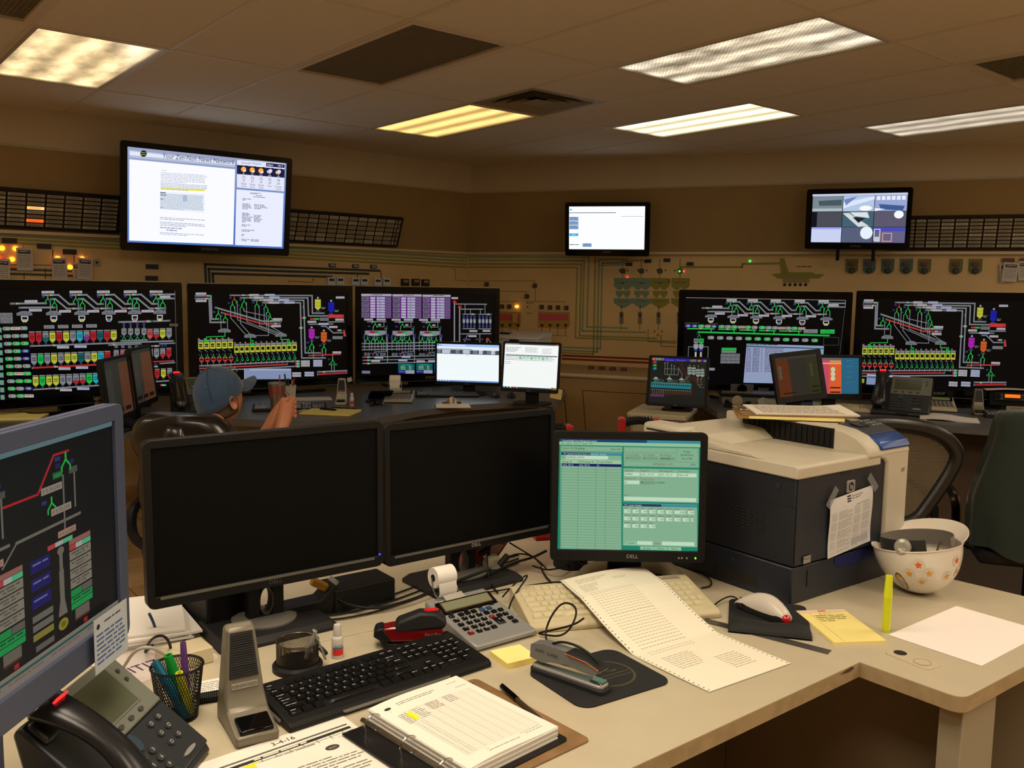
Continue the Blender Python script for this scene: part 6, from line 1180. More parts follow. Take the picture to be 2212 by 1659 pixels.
marker('fat green marker in the mesh pen cup', (px+.012, py+.012, .735), (px-.014, py-.006, .852), (10, 140, 46), .0095)
marker('yellow highlighter in the mesh pen cup', (px+.024, py-.002, .735), (px+.012, py-.022, .826), (196, 196, 30), .0085)
marker('slim purple highlighter standing tallest in the mesh pen cup', (px+.01, py+.02, .735), (px+.006, py+.016, .868), (104, 60, 130), .0065)
# standing yellow highlighter
q = D(1915, 1366); t = marker('yellow highlighter standing upright beside the blank white sheet', (q.x, q.y+.004, .73), (q.x, q.y+.004, .868), (206, 214, 20), .0095, (214, 222, 30))
c = CV(1, 1); c.rect(-.5, .012, .35, -.006, (30, 32, 20)); c.rect(-.1, .014, .3, -.005, (30, 32, 20)); c.rect(-.9, .055, .16, -.022, (90, 96, 30)); c.build('printed_marks', M_print, t, lambda u, v, d: (.0097*cos(u-1.5), .0097*sin(u-1.5), v))
# blank paper, yellow pad, ruler
sheet('blank_sheet', 'blank white sheet lying at the right end of the near desk', 'paper', (.898+1.025+1.162+1.289)/4, (2.017+1.846+2.221+2.05)/4, ang((.898, 2.017), (1.162, 2.221)), .33, .214, .7305, None, col_=(236, 228, 222))
def d_yp(c):
    c.sub = 0; W, H = c.W, c.H; c.rect(0, 0, W, H*.09, (222, 200, 176), 1); c.rect(W*.42, H*.02, W*.16, H*.04, (206, 90, 60), 2); c.rect(W*.2, H*.09, .6, H*.9, (206, 150, 90), 1)
    for k in range(20): c.rect(0, H*.14+k*H*.043, W, .4, (190, 186, 120), 1)
    c.text(38, H*.155, 9, 'Z G C', (120, 112, 60), 'l', 2, rot=-.04)
    for r_, w_ in enumerate((68, 60, 56, 30)): c.words(24, H*.18+r_*9, w_, 5, (130, 124, 70), dz=2)
q = [D(1714, 1325), D(1805, 1392), D(1917, 1388), D(1822, 1322)]; cc = sum(q, V((0, 0, 0)))/4
t = sheet('legal_pad', 'small yellow ruled pad with handwriting beside the trackball mouse', 'note pad', cc.x, cc.y, ang(q[1], q[2]), .127, .2, .73, d_yp, 100, (238, 214, 96), .006, mp=mat('legal yellow', (240, 224, 140), .75))
a, b_ = V(D(1520, 1340)), V(D(1793, 1410)); r_ = ang(a, b_); m = (a+b_)/2; t = thing('steel_ruler', 'flat grey steel ruler between the printout and the yellow pad', 'ruler', (m.x, m.y, .7302), r_)
MB().b3((-.152, -.014, 0), (.152, .014, .001)).build('blade', mat('brushed steel', (112, 108, 104), .35, .7, var=.2, vscale=12), t)
# trackball mouse on a black wrist rest
q = V((.62, 2.11, .73)); t = thing('wrist_rest_pad', 'black cloth mouse pad with a thick wrist rest under the trackball', 'mouse pad', (q.x+.02, q.y, .73), -.25)
MB().prism(rrect(.19, .225, .02), 0, .005, ch=.001).build('pad', M_rub, t)
b = MB(); b.loft([[(x, y, z*k) for y, z in [(-.118+.032+.032*cos(a), .004+.021*max(0, sin(a))) for a in [pi*i/8 for i in range(9)]]+[(-.055, 0), (-.118, 0)]] for x, k in ((-.095, .3), (-.09, .8), (-.06, 1), (0, .8), (.06, 1), (.09, .8), (.095, .3))]); b.build('wrist_cushion', M_rub, t, smooth=80)
t = thing('trackball_mouse', 'white trackball mouse with a small red ball', 'mouse', (q.x+.01, q.y+.005, .7355), -.95)
rings = []
for k in range(13):
    f = k/12; x = -.078+.15*f; h = .008+.036*sin(pi*min(1, max(0, (f-.02)/1.02)))**.8*(1-.15*f); w_ = .026*(sin(pi*(.08+.86*f)))**.5+.004; yc = .012*sin(pi*f)
    rings.append([(x, yc+w_*cos(a), .012+max(-.35, sin(a))*h) for a in [2*pi*i/16 for i in range(16)]])
MB().loft(rings).build('shell', mat('white mouse shell', (200, 192, 180), .3), t, smooth=80)
MB().loft([[(p[0]*.98, p[1]*1.04 if i else p[1], min(p[2], .02)*.95) for i, p in enumerate(r_)] for r_ in rings]).build('skirt', M_blk2, t); MB().sphere((.068, -.004, .014), .0125, 16, 10).build('ball', mat('red ball', (180, 10, 24), .08, coat=1), t)
MB().b3((-.076, .0, .018), (-.045, .002, .026)).build('button_gap', M_blk2, t)
# hard hat upside down
def hardhat():
    t = thing('hard_hat', 'white hard hat lying upside down with star stickers', 'hard hat', (1.118, 2.32, .73), .1); mw = mat('glossy white hat shell', (222, 214, 200), .22, coat=.4)
    a_, b2, H = .107, .125, .132; tilt = -.13
    def sp(th, ph, off=0): # th 0 at the bottom .. pi/2 rim
        r_ = sin(th); x, y, z = (a_+off)*r_*cos(ph), (b2+off)*r_*sin(ph), (H+off)*(1-cos(th))
        return (x+.0*z, y, z+off*0)
    N, Mr = 40, 12
    b = MB(); th = [pi/2*k/Mr for k in range(1, Mr+1)]
    out = [[sp(q, 2*pi*i/N) for i in range(N)] for q in th]; inn = [[(p[0]*.975, p[1]*.975, p[2]*.98+.003) for p in r_] for r_ in out]
    b.loft([[(p[0]*.01, p[1]*.01, 0) for p in out[0]]]+out+[[(p[0]*1.035, p[1]*1.03, p[2]+.002) for p in out[-1]]]+[[(p[0]*1.03, p[1]*1.03, p[2]+.005) for p in out[-1]]]+list(reversed(inn))+[[(p[0]*.01, p[1]*.01, .003) for p in inn[0]]], cap=False)
    sh = b.build('shell', mw, t, rot=(tilt, -.13, 0), loc=(0, 0, .001))
    # brim sweeps out and up at the back right
    b = MB(); n = 24; rg = []
    for i in range(n+1):
        ph = R(-32+138*i/n); e = sin(pi*i/n)**.75; r0_, r1_ = 1.02, 1.02+.46*e; z0, z1 = H, H+.034*e
        rg.append([(a_*r0_*cos(ph), b2*r0_*sin(ph), z0), (a_*r1_*cos(ph), b2*r1_*sin(ph), z1), (a_*r1_*cos(ph), b2*r1_*sin(ph), z1+.004), (a_*r0_*cos(ph), b2*r0_*sin(ph), z0+.004)])
    b.loft(rg); b.build('brim', mw, sh, bevel=.001)
    c = CV(1, 1)
    def on(ph, th, s_, kind, k):
        c = CV(1, 1)
        for q in ([(s_*1.5*cos(a), s_*1.5*sin(a)) for a in [2*pi*i/16 for i in range(16)]],): c.p.append(([(ph+x/.12, th+y/.135) for x, y in q], S((216, 206, 190)), 0))
        c.p.append(([(ph+x/.12, th+y/.135) for x, y in [((s_ if i % 2 == 0 else s_*.42)*sin(i*pi/5), (s_ if i % 2 == 0 else s_*.42)*cos(i*pi/5)) for i in range(10)]], S(k), 1)); c.build('star_sticker', M_print, sh, lambda u, v, d: sp(v, u, .0009+d))
    O_, Y_ = (226, 96, 20), (226, 156, 20)
    for ph, th, k in ((-2.15, 1.32, O_), (-2.4, 1.12, Y_), (-1.92, 1.12, Y_), (-2.12, .9, Y_), (-1.15, 1.32, O_), (-1.42, 1.0, Y_), (-1.0, 1.05, Y_), (-.45, 1.42, O_)): on(ph, th, .0115, 's', k)
    c = CV(1, 1); c.p.append(([(-2.72+.14*cos(a), .86+.26*sin(a)) for a in [2*pi*i/20 for i in range(20)]], S((60, 50, 30)), 0)); c.p.append(([(-2.72+.12*cos(a), .86+.23*sin(a)) for a in [2*pi*i/20 for i in range(20)]], S((206, 156, 60)), 1))
    for k in range(5): c.line([(-2.8, .75+k*.05), (-2.64, .73+k*.05)], .012, (90, 66, 30), 2)
    c.build('round_sticker', M_print, sh, lambda u, v, d: sp(v, u, .0009+d))
    c = CV(1, 1); c.text(-.62, -1.08, .16, '- J.LEBLEU', (60, 60, 70), 'l', sx=.7); c.build('written_name', M_print, sh, lambda u, v, d: sp(-v, u, .0009+d))
    ms = mat('dark headband', (32, 32, 30), .6); b = MB(); rg = [[((a_*.86)*cos(p), (b2*.84)*sin(p), z) for z in (H-.012, H+.03)]+[((a_*.86-.002)*cos(p), (b2*.84-.002)*sin(p), z) for z in (H+.03, H-.012)] for p in [R(168+i*4) for i in range(22)]]
    MB().loft(rg).build('headband', ms, sh, bevel=.0005)
    rg = [[((a_*.85)*cos(p), (b2*.83)*sin(p), z) for z in (H-.02, H+.022)]+[((a_*.85-.002)*cos(p), (b2*.83-.002)*sin(p), z) for z in (H+.022, H-.02)] for p in [R(-60+i*8) for i in range(24)]]
    MB().loft(rg).build('sweatband', mat('grey plastic band', (112, 106, 96), .5), sh)
    MB().T((-a_*.72, -b2*.58, H+.014), (1.35, 0, -.7)).lathe([(.001, -.004), (.021, -.004), (.022, 0), (.02, .006), (.012, .009), (.003, .006)], 20).build('adjusting_knob', mat('clear grey knob', (150, 146, 134), .2), sh)
    for k in range(3): q = pi*k/3+.3; MB().tube([(a_*.8*cos(q), b2*.78*sin(q), H-.01), (a_*.4*cos(q), b2*.4*sin(q), .05), (0, 0, .035), (-a_*.4*cos(q), -b2*.4*sin(q), .05), (-a_*.8*cos(q), -b2*.78*sin(q), H-.01)], .003, 5, smooth=2).build('crown_strap', mat('grey webbing', (90, 84, 74), .8), sh)
    t2 = thing('safety_glasses', 'dark wrap safety glasses lying inside the hard hat', 'glasses', (1.083, 2.29, .835), -.3)
    MB().tube([(-.06, .0, .0), (-.04, -.03, .008), (0, -.045, .01), (.04, -.03, .006), (.055, 0, 0)], .005, 8, smooth=2).build('frame', M_gloss, t2); MB().T((.005, -.038, .0), (.5, 0, 0)).prism(circ(.028, 16, ry=.014), 0, .002).build('lens', mat('smoked lens', (50, 44, 36), .1), t2); MB().tube([(-.06, 0, 0), (-.03, .03, -.012), (.02, .05, -.012)], .002, 6).build('temple', M_gloss, t2)
hardhat()
# laser printer
def printer():
    t = thing('laser_printer', 'large dark blue and beige laser printer with a form taped to its front', 'printer', (.724, 2.205, .73), .635)
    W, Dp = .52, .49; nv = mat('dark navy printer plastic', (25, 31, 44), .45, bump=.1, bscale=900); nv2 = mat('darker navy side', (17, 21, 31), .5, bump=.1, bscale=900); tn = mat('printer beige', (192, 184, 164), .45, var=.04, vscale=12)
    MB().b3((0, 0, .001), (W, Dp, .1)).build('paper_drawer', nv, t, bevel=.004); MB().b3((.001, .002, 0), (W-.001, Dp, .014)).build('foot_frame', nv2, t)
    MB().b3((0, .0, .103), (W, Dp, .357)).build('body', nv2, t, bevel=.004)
    MB().prism([(.004, .106), (.41, .106), (.41, .34), (.395, .352), (.004, .352)], -.004, .0, 'y').build('front_cover', nv, t, bevel=.003)
    MB().prism(rrect(.05, .03, .01, 3, .215, .345), -.0055, -.003, 'y').build('latch_recess', M_dark, t)
    # blue recessed handle of the drawer
    MB().prism([(.19, .098), (.42, .098), (.42, .066), (.21, .066), (.19, .08)], -.0015, .002, 'y').build('drawer_handle', mat('deep blue recess', (14, 24, 86), .4), t)
    MB().b3((.066, -.002, .04), (.069, .001, .085)).build('paper_gauge', M_dark, t)
    # badge, label, text
    MB().prism(rrect(.038, .034, .004, 3, .24, .292), -.0075, -.003, 'y').build('round_badge', M_silver, t, bevel=.001)
    c = CV(1, 1); c.disc(.24, -.292, .0125, (30, 30, 34), 20); c.text(.2335, -.286, .02, 'hp', (190, 190, 190), 'l', 1, sx=.8); c.rect(.036, -.128, .032, .02, (140, 136, 128)); c.words(.038, -.122, .026, .004, (80, 78, 74), dz=1); c.text(.33, -.155, .009, 'Professional', (70, 74, 84), 'l'); c.build('front_print', M_print, t, lambda u, v, d: (u, -.0077-d*2, -v))
    # taped form
    f = thing('taped_form', 'white printed barge form taped to the front of the laser printer', 'paper', (0, 0, 0)); f.parent = None
    def P_(x, z, o=-.009): q = V((x, o, z)); r_ = M4.Rotation(.635, 4, 'Z') @ q; return (r_.x+.724, r_.y+2.205, r_.z+.73)
    def wp(u, v, d): x = .135+.195*u+.004*v; z = .272-.012*(1-u)-.158*v+.006*u; return P_(x, z, -.010-d-.004*sin(pi*v)*sin(pi*u)-.002*sin(6*v))
    c = CV(100, 120); c.sub = 12; c.rect(0, 0, 100, 120, (206, 204, 202)); c.sub = 0
    for k in range(3): c.rect(38, 3+k*5, 9, 3.2, (30, 30, 34), 1)
    c.text(49, 9, 7.4, 'American', (40, 40, 44), 'l', 1, sx=.9); c.words(49, 11, 20, 2.4, (60, 60, 64), dz=1); c.words(58, 26, 34, 2, (110, 110, 114), dz=1)
    for r_ in range(30):
        y = 30+r_*2.9
        if r_ % 7 != 6: c.words(4, y, 11, 1.6, (150, 150, 152), dz=1); c.words(19, y, 30 if r_ % 3 else 20, 1.6, (140, 140, 144), dz=1); c.words(54, y, 14, 1.6, (150, 150, 154), dz=1); c.words(75, y, 18, 1.6, (150, 150, 154), dz=1)
    c.sub = 12; c.rect(52, 98, 42, 13, (170, 170, 174), 1); c.build('sheet', M_print, f, wp)
    MB().loft([[wp(u/6, v/8, -.0004) for u in range(7)]+[wp(u/6, v/8, -.001) for u in range(6, -1, -1)] for v in range(9)]).build('paper_back', M_paper, f)
    for x, z, a in ((.140, .268, .9), (.326, .286, -.8)):
        b = MB(); b.add([P_(x+p[0]*cos(a)-p[1]*sin(a), z+p[0]*sin(a)+p[1]*cos(a), o) for o in (-.0125, -.013) for p in ((-.03, -.011), (.03, -.011), (.03, .011), (-.03, .011))], [(3, 2, 1, 0), (4, 5, 6, 7), (0, 1, 5, 4), (1, 2, 6, 5), (2, 3, 7, 6), (3, 0, 4, 7)]); b.build('adhesive_tape', mat('clear tape', (150, 152, 156), .25, alpha=.35), f)
    # left side details
    MB().loft([[(-.0015, y, z) for y, z in ((.0, .262), (.49, .262), (.49, .264), (0, .264))], [(.001, y, z) for y, z in ((.0, .262), (.49, .262), (.49, .264), (0, .264))]]).build('side_seam', M_dark, t)
    b = MB()
    for r_ in range(7):
        for k in range(6): b.box((-.0008, .1+k*.02+(r_ % 2)*.004, .175+r_*.009), (.002, .014, .004))
    b.build('side_vents', M_dark, t); MB().prism([(.1, .018), (.26, .018), (.25, .045), (.11, .045)], -.0012, .002, 'x').build('side_handle', M_dark, t)
    for y, z in ((.19, .07), (.055, .31)): MB().cyl((-.001, y, z), .008, .003, 16, 'x').build('side_cap', nv, t, bevel=.001)
    # beige column and hood
    MB().prism([(.41, .1), (.5, .085), (.522, .085), (.522, .375), (.375, .375), (.375, .357), (.395, .352), (.41, .34)], -.012, .03, 'y').build('front_column', tn, t, bevel=.006)
    MB().lathe([(.001, -.002), (.007, -.002), (.0085, 0)], 16, (.492, -.012, .315), 'y').build('power_button', M_silver, t)
    MB().loft([[(x, y, z) for y, z in ((-.009, .338), (.49, .338), (.49, .372), (.0, .374), (-.009, .368))] for x in (-.007, .38)]).build('top_cover', tn, t, bevel=.004)
    MB().loft([[(x, y, z) for y, z in ((-.012, .36), (-.012, .372), (.0, .40), (.03, .43), (.07, .448), (.12, .456), (.49, .458), (.49, .36))] for x in (.315, .524)]).build('hood', tn, t, bevel=.006)
    MB().loft([[(x, y, z) for y, z in ((-.0145, .385), (-.004, .41), (.03, .434), (.036, .43), (.0, .395), (-.008, .38))] for x in (.375, .522)]).build('blue_panel', mat('metallic blue panel', (30, 66, 130), .3, .3), t, bevel=.003)
    MB().loft([[(x, y, z) for y, z in ((.03, .4345), (.07, .4525), (.13, .4605), (.13, .455), (.07, .446), (.034, .43))] for x in (.375, .522)]).build('control_panel', mat('slate control panel', (52, 58, 66), .4), t, bevel=.002)
    MB().T((.415, .085, .4585), (.25, 0, 0)).box((0, 0, 0), (.05, .035, .004)).build('panel_display', M_gloss, t)
    b = MB()
    for k in range(9): b.T((.465+(k % 3)*.018, .07+(k//3)*.02, .455+(k//3)*.0035), (.3, 0, 0)).cyl((0, 0, 0), .0045, .004, 10)
    b.build('panel_keys', M_silver, t)
    MB().b3((.312, .1, .372), (.3155, .42, .45)).build('bin_wall', M_blk, t); b = MB()
    for k in range(16): b.b3((.309, .11+k*.019, .38), (.3125, .118+k*.019, .442))
    b.build('bin_ribs', M_blk, t)
    b = None
    MB().loft([[(x, y, z) for y, z in ((.06, .372), (.3, .402), (.49, .42), (.49, .372))] for x in (-.003, .05)]).build('left_ridge', tn, t, bevel=.004)
    MB().loft([[(-.0055, y, z) for y, z in ((.12, .374), (.4, .374), (.4, .392), (.14, .386))], [(-.001, y, z) for y, z in ((.12, .374), (.4, .374), (.4, .392), (.14, .386))]]).build('side_flap', tn, t, bevel=.002)
    MB().loft([[(x, y, z) for y, z in ((.3, .372), (.34, .41), (.49, .425), (.49, .372))] for x in (.05, .315)]).build('rear_plateau', tn, t, bevel=.004)
    MB().b3((-.004, .40, .31), (.08, .55, .432)).build('rear_housing', tn, t, bevel=.012); b = MB()
    for k in range(5): b.b3((-.0055, .43, .34+k*.016), (0, .53, .346+k*.016))
    b.build('rear_vents', M_dark, t)
    for o in [k for k in bpy.data.objects if k.parent == t]:      # low hood: compress everything above the cover line
        for v in o.data.vertices:
            v.co.x *= .965; v.co.z = (v.co.z if v.co.z < .372 else .372+(v.co.z-.372)*.76)*.978
printer()
Pp = lambda x, y, z: (lambda q: (q.x+.724, q.y+2.205, z))(M4.Rotation(.635, 4, 'Z') @ V((x, y, 0)))
q0 = Pp(.37, .30, 1.160)
t = thing('legal_pad', 'large yellow legal pad lowest in the stack on the laser printer', 'note pad', q0, -.16); MB().b3((-.16, -.105, 0), (.14, .1, .008)).build('sheets', mat('legal yellow', (0, 0, 0)), t, bevel=.0005); MB().b3((-.1601, -.106, 0), (-.13, .1005, .0085)).build('binding', mat('tan binding', (150, 110, 50), .6), t)
t = thing('clipboard', 'brown clipboard in the middle of the stack on the laser printer', 'clipboard', (q0[0]+.015, q0[1]+.01, 1.1686), -.1); MB().b3((-.17, -.11, 0), (.16, .1, .004)).build('board', mat('brown hardboard', (0, 0, 0)), t, bevel=.0005); MB().b3((-.165, -.03, .004), (-.14, .03, .01)).build('clip', M_chrome, t, bevel=.002)
def d_rows(c):
    c.sub = 0
    for r_ in range(14): c.words(8, 8+r_*4, 84, 1.6, (160, 156, 146), dz=1)
sheet('printed_sheets', 'white printed sheets on top of the stack on the laser printer', 'paper', q0[0]+.03, q0[1]+.005, -.06, .3, .2, 1.1732, d_rows, 100, (222, 214, 196), .004, warp=lambda u, v: .012*max(0, u-.75)*4*(1-v)*.5)
# ------------------------------------------------------------------ clutter and cables on the near desk
def mouse_mesh(t, m=None, s=1):
    rings = [[(x*s, (.003+.03*sin(pi*(.06+.88*k/10))**.5)*cos(a)*s, max(0, sin(a))*s*(.006+.03*sin(pi*(.05+.85*k/10)))) for a in [2*pi*i/14 for i in range(14)]] for k, x in enumerate([-.055+.11*i/10 for i in range(11)])]
    MB().loft(rings).build('shell', m or M_gloss, t, smooth=80); MB().b3((.02*s, -.001, .02*s), (.05*s, .001, .033*s)).build('button_gap', M_blk2, t); MB().cyl((.032*s, 0, .03*s), .005*s, .004*s, 10, 'y').build('wheel', M_blk2, t)
def pt(x, y, z=.735): p = D(x, y, z); return (p.x, p.y, z)
t = thing('computer_tower', 'dark grey computer box behind the left black monitor stand', 'computer', (-.70, 2.06, .73), .72)
MB().b3((-.055, -.07, 0), (.055, .09, .112)).build('case', M_blk2, t, bevel=.004); MB().b3((-.045, -.072, .01), (.045, -.069, .1)).build('front_panel', M_blk, t, bevel=.002)
t = thing('paper_stack', 'pile of white papers behind the left black monitor', 'paper', (-.86, 1.98, .73), .5)
for k in range(6): MB().T((.006*((k*5) % 4-1), .005*((k*3) % 4-2), k*.006), (0, 0, .05*((k*3) % 5-2))).b3((-.1, -.13, 0), (.1, .13, .005)).build('sheets', M_paper, t)
t = thing('magazine', 'colourful magazine with purple lettering on the pile edge left of the computer box', 'magazine', (-.79, 1.84, .73), .9); MB().b3((-.1, -.13, 0), (.1, .13, .004)).build('pages', M_paper, t)
c = CV(1, 1); c.rect(-.1, -.13, .2, .26, (206, 196, 190)); c.poly([(-.1, -.13), (0, -.13), (.1, .0), (.1, .05)], (40, 120, 160), 1); c.poly([(-.05, -.1), (.02, -.11), (.07, -.02)], (190, 196, 120), 2); c.text(-.09, .08, .05, 'CITIZENS', (70, 30, 90), 'l', 3, sx=.75); c.build('cover_print', M_print, t, lambda u, v, d: (u, -v, .0042+d))
p = pt(398, 1432, .73); t = thing('junction_box', 'small beige box behind the mesh pen cup', 'box', p, .7); MB().b3((-.05, -.035, 0), (.05, .035, .035)).build('shell', M_beige, t, bevel=.003)
def cable(label, pts, r_=.003, m=None, name='cable', cat='cable', sm=2, group=None):
    t = thing(name, label, cat, pts[0], 0, group); o = V(pts[0]); MB().tube([tuple(V(p)-o) for p in pts], r_, 6, smooth=sm).build('wire', m or M_blk, t, smooth=80); return t
cable('blue cable hanging between the left monitor and the magazine', [pt(322, 1325, .80), pt(334, 1350, .77), pt(340, 1378, .74), pt(325, 1400), pt(315, 1408)], .0032, mat('blue cable', (40, 74, 120), .5))
cable('white looped cable behind the near telephone', [pt(268, 1440, .76), pt(290, 1405, .80), pt(322, 1396, .81), pt(350, 1410, .78), pt(366, 1425, .745)], .0035, mat('white cable', (170, 164, 150), .5))
cable('black looped cable behind the pen cup', [pt(314, 1408), pt(325, 1380, .79), pt(352, 1370, .81), pt(368, 1390, .78), pt(370, 1420)], .003)
t = thing('business_card', 'white business card under the coiled microphone cord', 'card', pt(450, 1482, .7302), .5); MB().b3((-.045, -.028, 0), (.045, .028, .0006)).build('card', M_paper, t); c = CV(1, 1)
for k in range(5): c.words(-.035, -.016+k*.008, .06, .0035, (110, 104, 96))
c.build('print', M_print, t, lambda u, v, d: (u, -v, .0007+d))
a, b_ = V(pt(424, 1510, .74)), V(pt(560, 1488, .74)); dd = b_-a; t = thing('coiled_cord', 'black coiled cord running behind the near microphone', 'cord', a); ax = dd.normalized(); sd = V((-ax.y, ax.x, 0))
MB().tube([tuple(ax*(dd.length*k/220)+sd*.009*cos(k*.9)+V((0, 0, .009*sin(k*.9)))) for k in range(221)]+[tuple(dd+V((.02, .005, -.006))), tuple(V(pt(602, 1500))-a)], .0022, 5).build('coil', M_blk, t)
t = thing('tape_dispenser', 'black tape dispenser-shaped tray under the gap between the black monitors', 'desk tray', pt(650, 1330, .73), .55)
MB().loft([[(x, y, z) for x, z in ((-.08, 0), (.07, 0), (.085, .07), (.075, .072), (.04, .04), (-.08, .034))] for y in (-.03, .03)]).build('body', M_blk, t, bevel=.003); MB().T((.07, 0, .055), (0, -.9, 0)).b3((-.03, -.026, 0), (.03, .026, .003)).build('metal_arm', M_silver, t)
t = thing('network_box', 'flat black network box behind the right black monitor stand', 'electronics', pt(770, 1300, .73), .65); MB().b3((-.085, -.05, 0), (.085, .05, .06)).build('shell', M_blk, t, bevel=.004)
q1 = pt(690, 1262, .80); t = thing('yellow_connector', 'yellow cable connector under the black monitors', 'connector', q1, .3); MB().T((0, 0, 0), (0, .5, 0)).prism(rrect(.045, .026, .006), -.008, .008, ch=.002).build('plug', mat('yellow plug', (170, 120, 20), .5), t)
cable('thick black cable running from the yellow connector to the right', [(q1[0]+.02, q1[1], q1[2]-.006), pt(730, 1300, .76), pt(800, 1318, .745), pt(880, 1300, .745), pt(940, 1275, .75), pt(1000, 1250, .76), pt(1060, 1228, .78)], .0045)
for k in range(3): cable('thin black cable %s on the desk behind the red stapler' % ('nearest', 'middle', 'farthest')[k], [pt(600+k*18, 1338-k*7), pt(700, 1342-k*10), pt(800, 1326-k*12), pt(890, 1296-k*13), pt(950, 1270-k*12), pt(1040, 1245-k*13), pt(1120, 1215-k*8)], .0026)
t = thing('box', 'small red box behind the right black monitor', 'box', pt(1020, 1222, .73), .5); MB().b3((-.035, -.03, 0), (.035, .03, .075)).build('shell', mat('red box card', (150, 30, 24), .5), t, bevel=.002)
t = thing('tag_card', 'red printed card leaning on the small red box', 'card', pt(1070, 1185, .79), .9); t.rotation_euler = (.5, .3, .9); MB().b3((-.035, -.001, -.03), (.035, .001, .03)).build('card', mat('red box card', (0, 0, 0)), t); MB().b3((-.024, -.0018, -.016), (.024, -.001, .018)).build('pale_label', mat('pinkish label', (190, 150, 140), .6), t)
t = thing('power_adapter', 'off-white power adapter among the black cables', 'adapter', pt(1062, 1240, .73), .3); MB().prism(rrect(.045, .04, .008), 0, .055, ch=.008).build('shell', mat('off white plastic', (170, 162, 140), .5), t); MB().cyl((-.01, 0, .075), .005, .04, 10).build('plug', M_blk, t)
for i, (x, y, z, nm) in enumerate(((1045, 1190, .8, 'upper'), (1088, 1210, .785, 'lower'))): t = thing('ferrite_bead', 'black cylindrical cable bead, %s of two behind the right black monitor' % nm, 'connector', pt(x, y, z), .8); t.rotation_euler = (.3, .7 if i else 1.1, .8); MB().lathe([(.004, -.019), (.009, -.017), (.009, .017), (.004, .019)], 14).build('bead', M_blk, t)
cb = [([(1045, 1205, .78), (1035, 1225, .76), (1015, 1245, .74), (1002, 1255, .74)], 'black cable dropping from the upper cable bead'), ([(1100, 1172, .82), (1130, 1190, .80), (1160, 1208, .77), (1180, 1228, .745)], 'black cable from the monitor edge to the cable knot'), ([(1180, 1190, .78), (1150, 1205, .77), (1110, 1215, .765), (1060, 1240, .755), (1005, 1262, .745)], 'thick black cable sweeping left of the cable knot'), ([(1096, 1203, .785), (1120, 1195, .79), (1150, 1200, .775), (1172, 1222, .75)], 'black cable looping from the lower cable bead'), ([(1168, 1225, .745), (1178, 1245, .74), (1195, 1262, .738), (1194, 1272, .74)], 'black cable running down to the beige keyboard'), ([(1230, 1222, .745), (1205, 1228, .76), (1180, 1232, .745), (1150, 1222, .75)], 'black cable passing the round black stand base'), ([(1052, 1200, .8), (1054, 1240, .76), (1060, 1262, .74), (1075, 1280, .737)], 'thin black cable hanging before the off-white adapter'), ([(1010, 1288, .737), (1050, 1280, .738), (1100, 1272, .738), (1160, 1262, .74), (1215, 1255, .745), (1246, 1275, .77)], 'thin black cable lying behind the beige keyboard'), ([(1238, 1208, .76), (1262, 1222, .75), (1282, 1245, .74), (1262, 1258, .74)], 'grey cable curving behind the tractor-feed paper')]
for pts_, nm in cb: cable(nm, [pt(*p) for p in pts_], .004 if 'thick' in nm else .0024)
cable('black cord with a tall loop right of the silver calculator', [pt(1095, 1330), pt(1105, 1295, .76), pt(1128, 1262, .79), pt(1140, 1245, .80), pt(1136, 1242, .80), pt(1110, 1262, .78), pt(1085, 1290, .745)], .0022)
cable('thin black cord looping over the beige keyboard to the grey stapler', [pt(1188, 1404), pt(1176, 1370, .75), pt(1190, 1330, .79), pt(1215, 1300, .82), pt(1240, 1306, .82), pt(1247, 1325, .81), pt(1232, 1360, .785), pt(1210, 1375, .75), pt(1180, 1372, .74), pt(1158, 1368, .737), pt(1190, 1362, .75), pt(1240, 1350, .785), pt(1262, 1335, .80)], .0024)
cable('dark cord of the trackball mouse', [pt(1540, 1310), pt(1556, 1296, .74), pt(1580, 1286, .745), pt(1597, 1296, .75), pt(1604, 1306, .755)], .002)
cable('thin dark cord curving at the right end of the beige keyboard', [pt(1450, 1215), pt(1500, 1232), pt(1536, 1250), pt(1538, 1266), pt(1515, 1270)], .002)
t = thing('round_stand', 'round black rubber foot behind the green-form monitor', 'stand', pt(1232, 1222, .73)); MB().lathe([(.045, 0), (.05, .004), (.05, .035), (.044, .04), (.001, .04)], 28).build('foot', M_rub, t)
t = thing('phone_wedge', 'beige plastic wedge behind the tractor-feed paper', 'electronics', pt(1290, 1250, .73), .5); MB().loft([[(x, y, z) for x, z in ((-.06, 0), (.05, 0), (.05, .045), (-.02, .03))] for y in (-.04, .04)]).build('shell', mat('pale beige shell', (150, 142, 116), .5), t, bevel=.003)
t = thing('computer_mouse', 'old beige mouse behind the right end of the beige keyboard', 'mouse', pt(1415, 1238, .73), 2.6); mouse_mesh(t, mat('aged beige shell', (156, 146, 118), .45), 1.4)
# ------------------------------------------------------------------ things on the operator desks
ZD = .74
def Q(x, y, z=ZD): p = D(x, y, z); return (p.x, p.y, z)
phone('dark telephone handset peeking out left of the man in the blue cap', (-1.93, 5.42, ZD), .5, 1, False).scale = (1.25,)*3
t = thing('tumbler', 'steel tumbler with red letters and a red straw beside the blue cap', 'tumbler', (-1.40, 5.24, ZD)); q = (-1.40, 5.24)
ms = mat('brushed steel tumbler', (150, 140, 124), .3, .8)
MB().lathe([(.031, 0), (.033, .004), (.038, .11), (.047, .13), (.05, .205), (.05, .21)], 28).build('body', ms, t); MB().lathe([(.051, .205), (.052, .214), (.046, .216), (.02, .216)], 28).build('lid', mat('clear lid', (150, 140, 130), .15, alpha=.6), t)
MB().cyl((.018, 0, .2), .0035, .12, 10).build('straw', mat('red straw', (200, 24, 30), .4), t)
c = CV(1, 1)
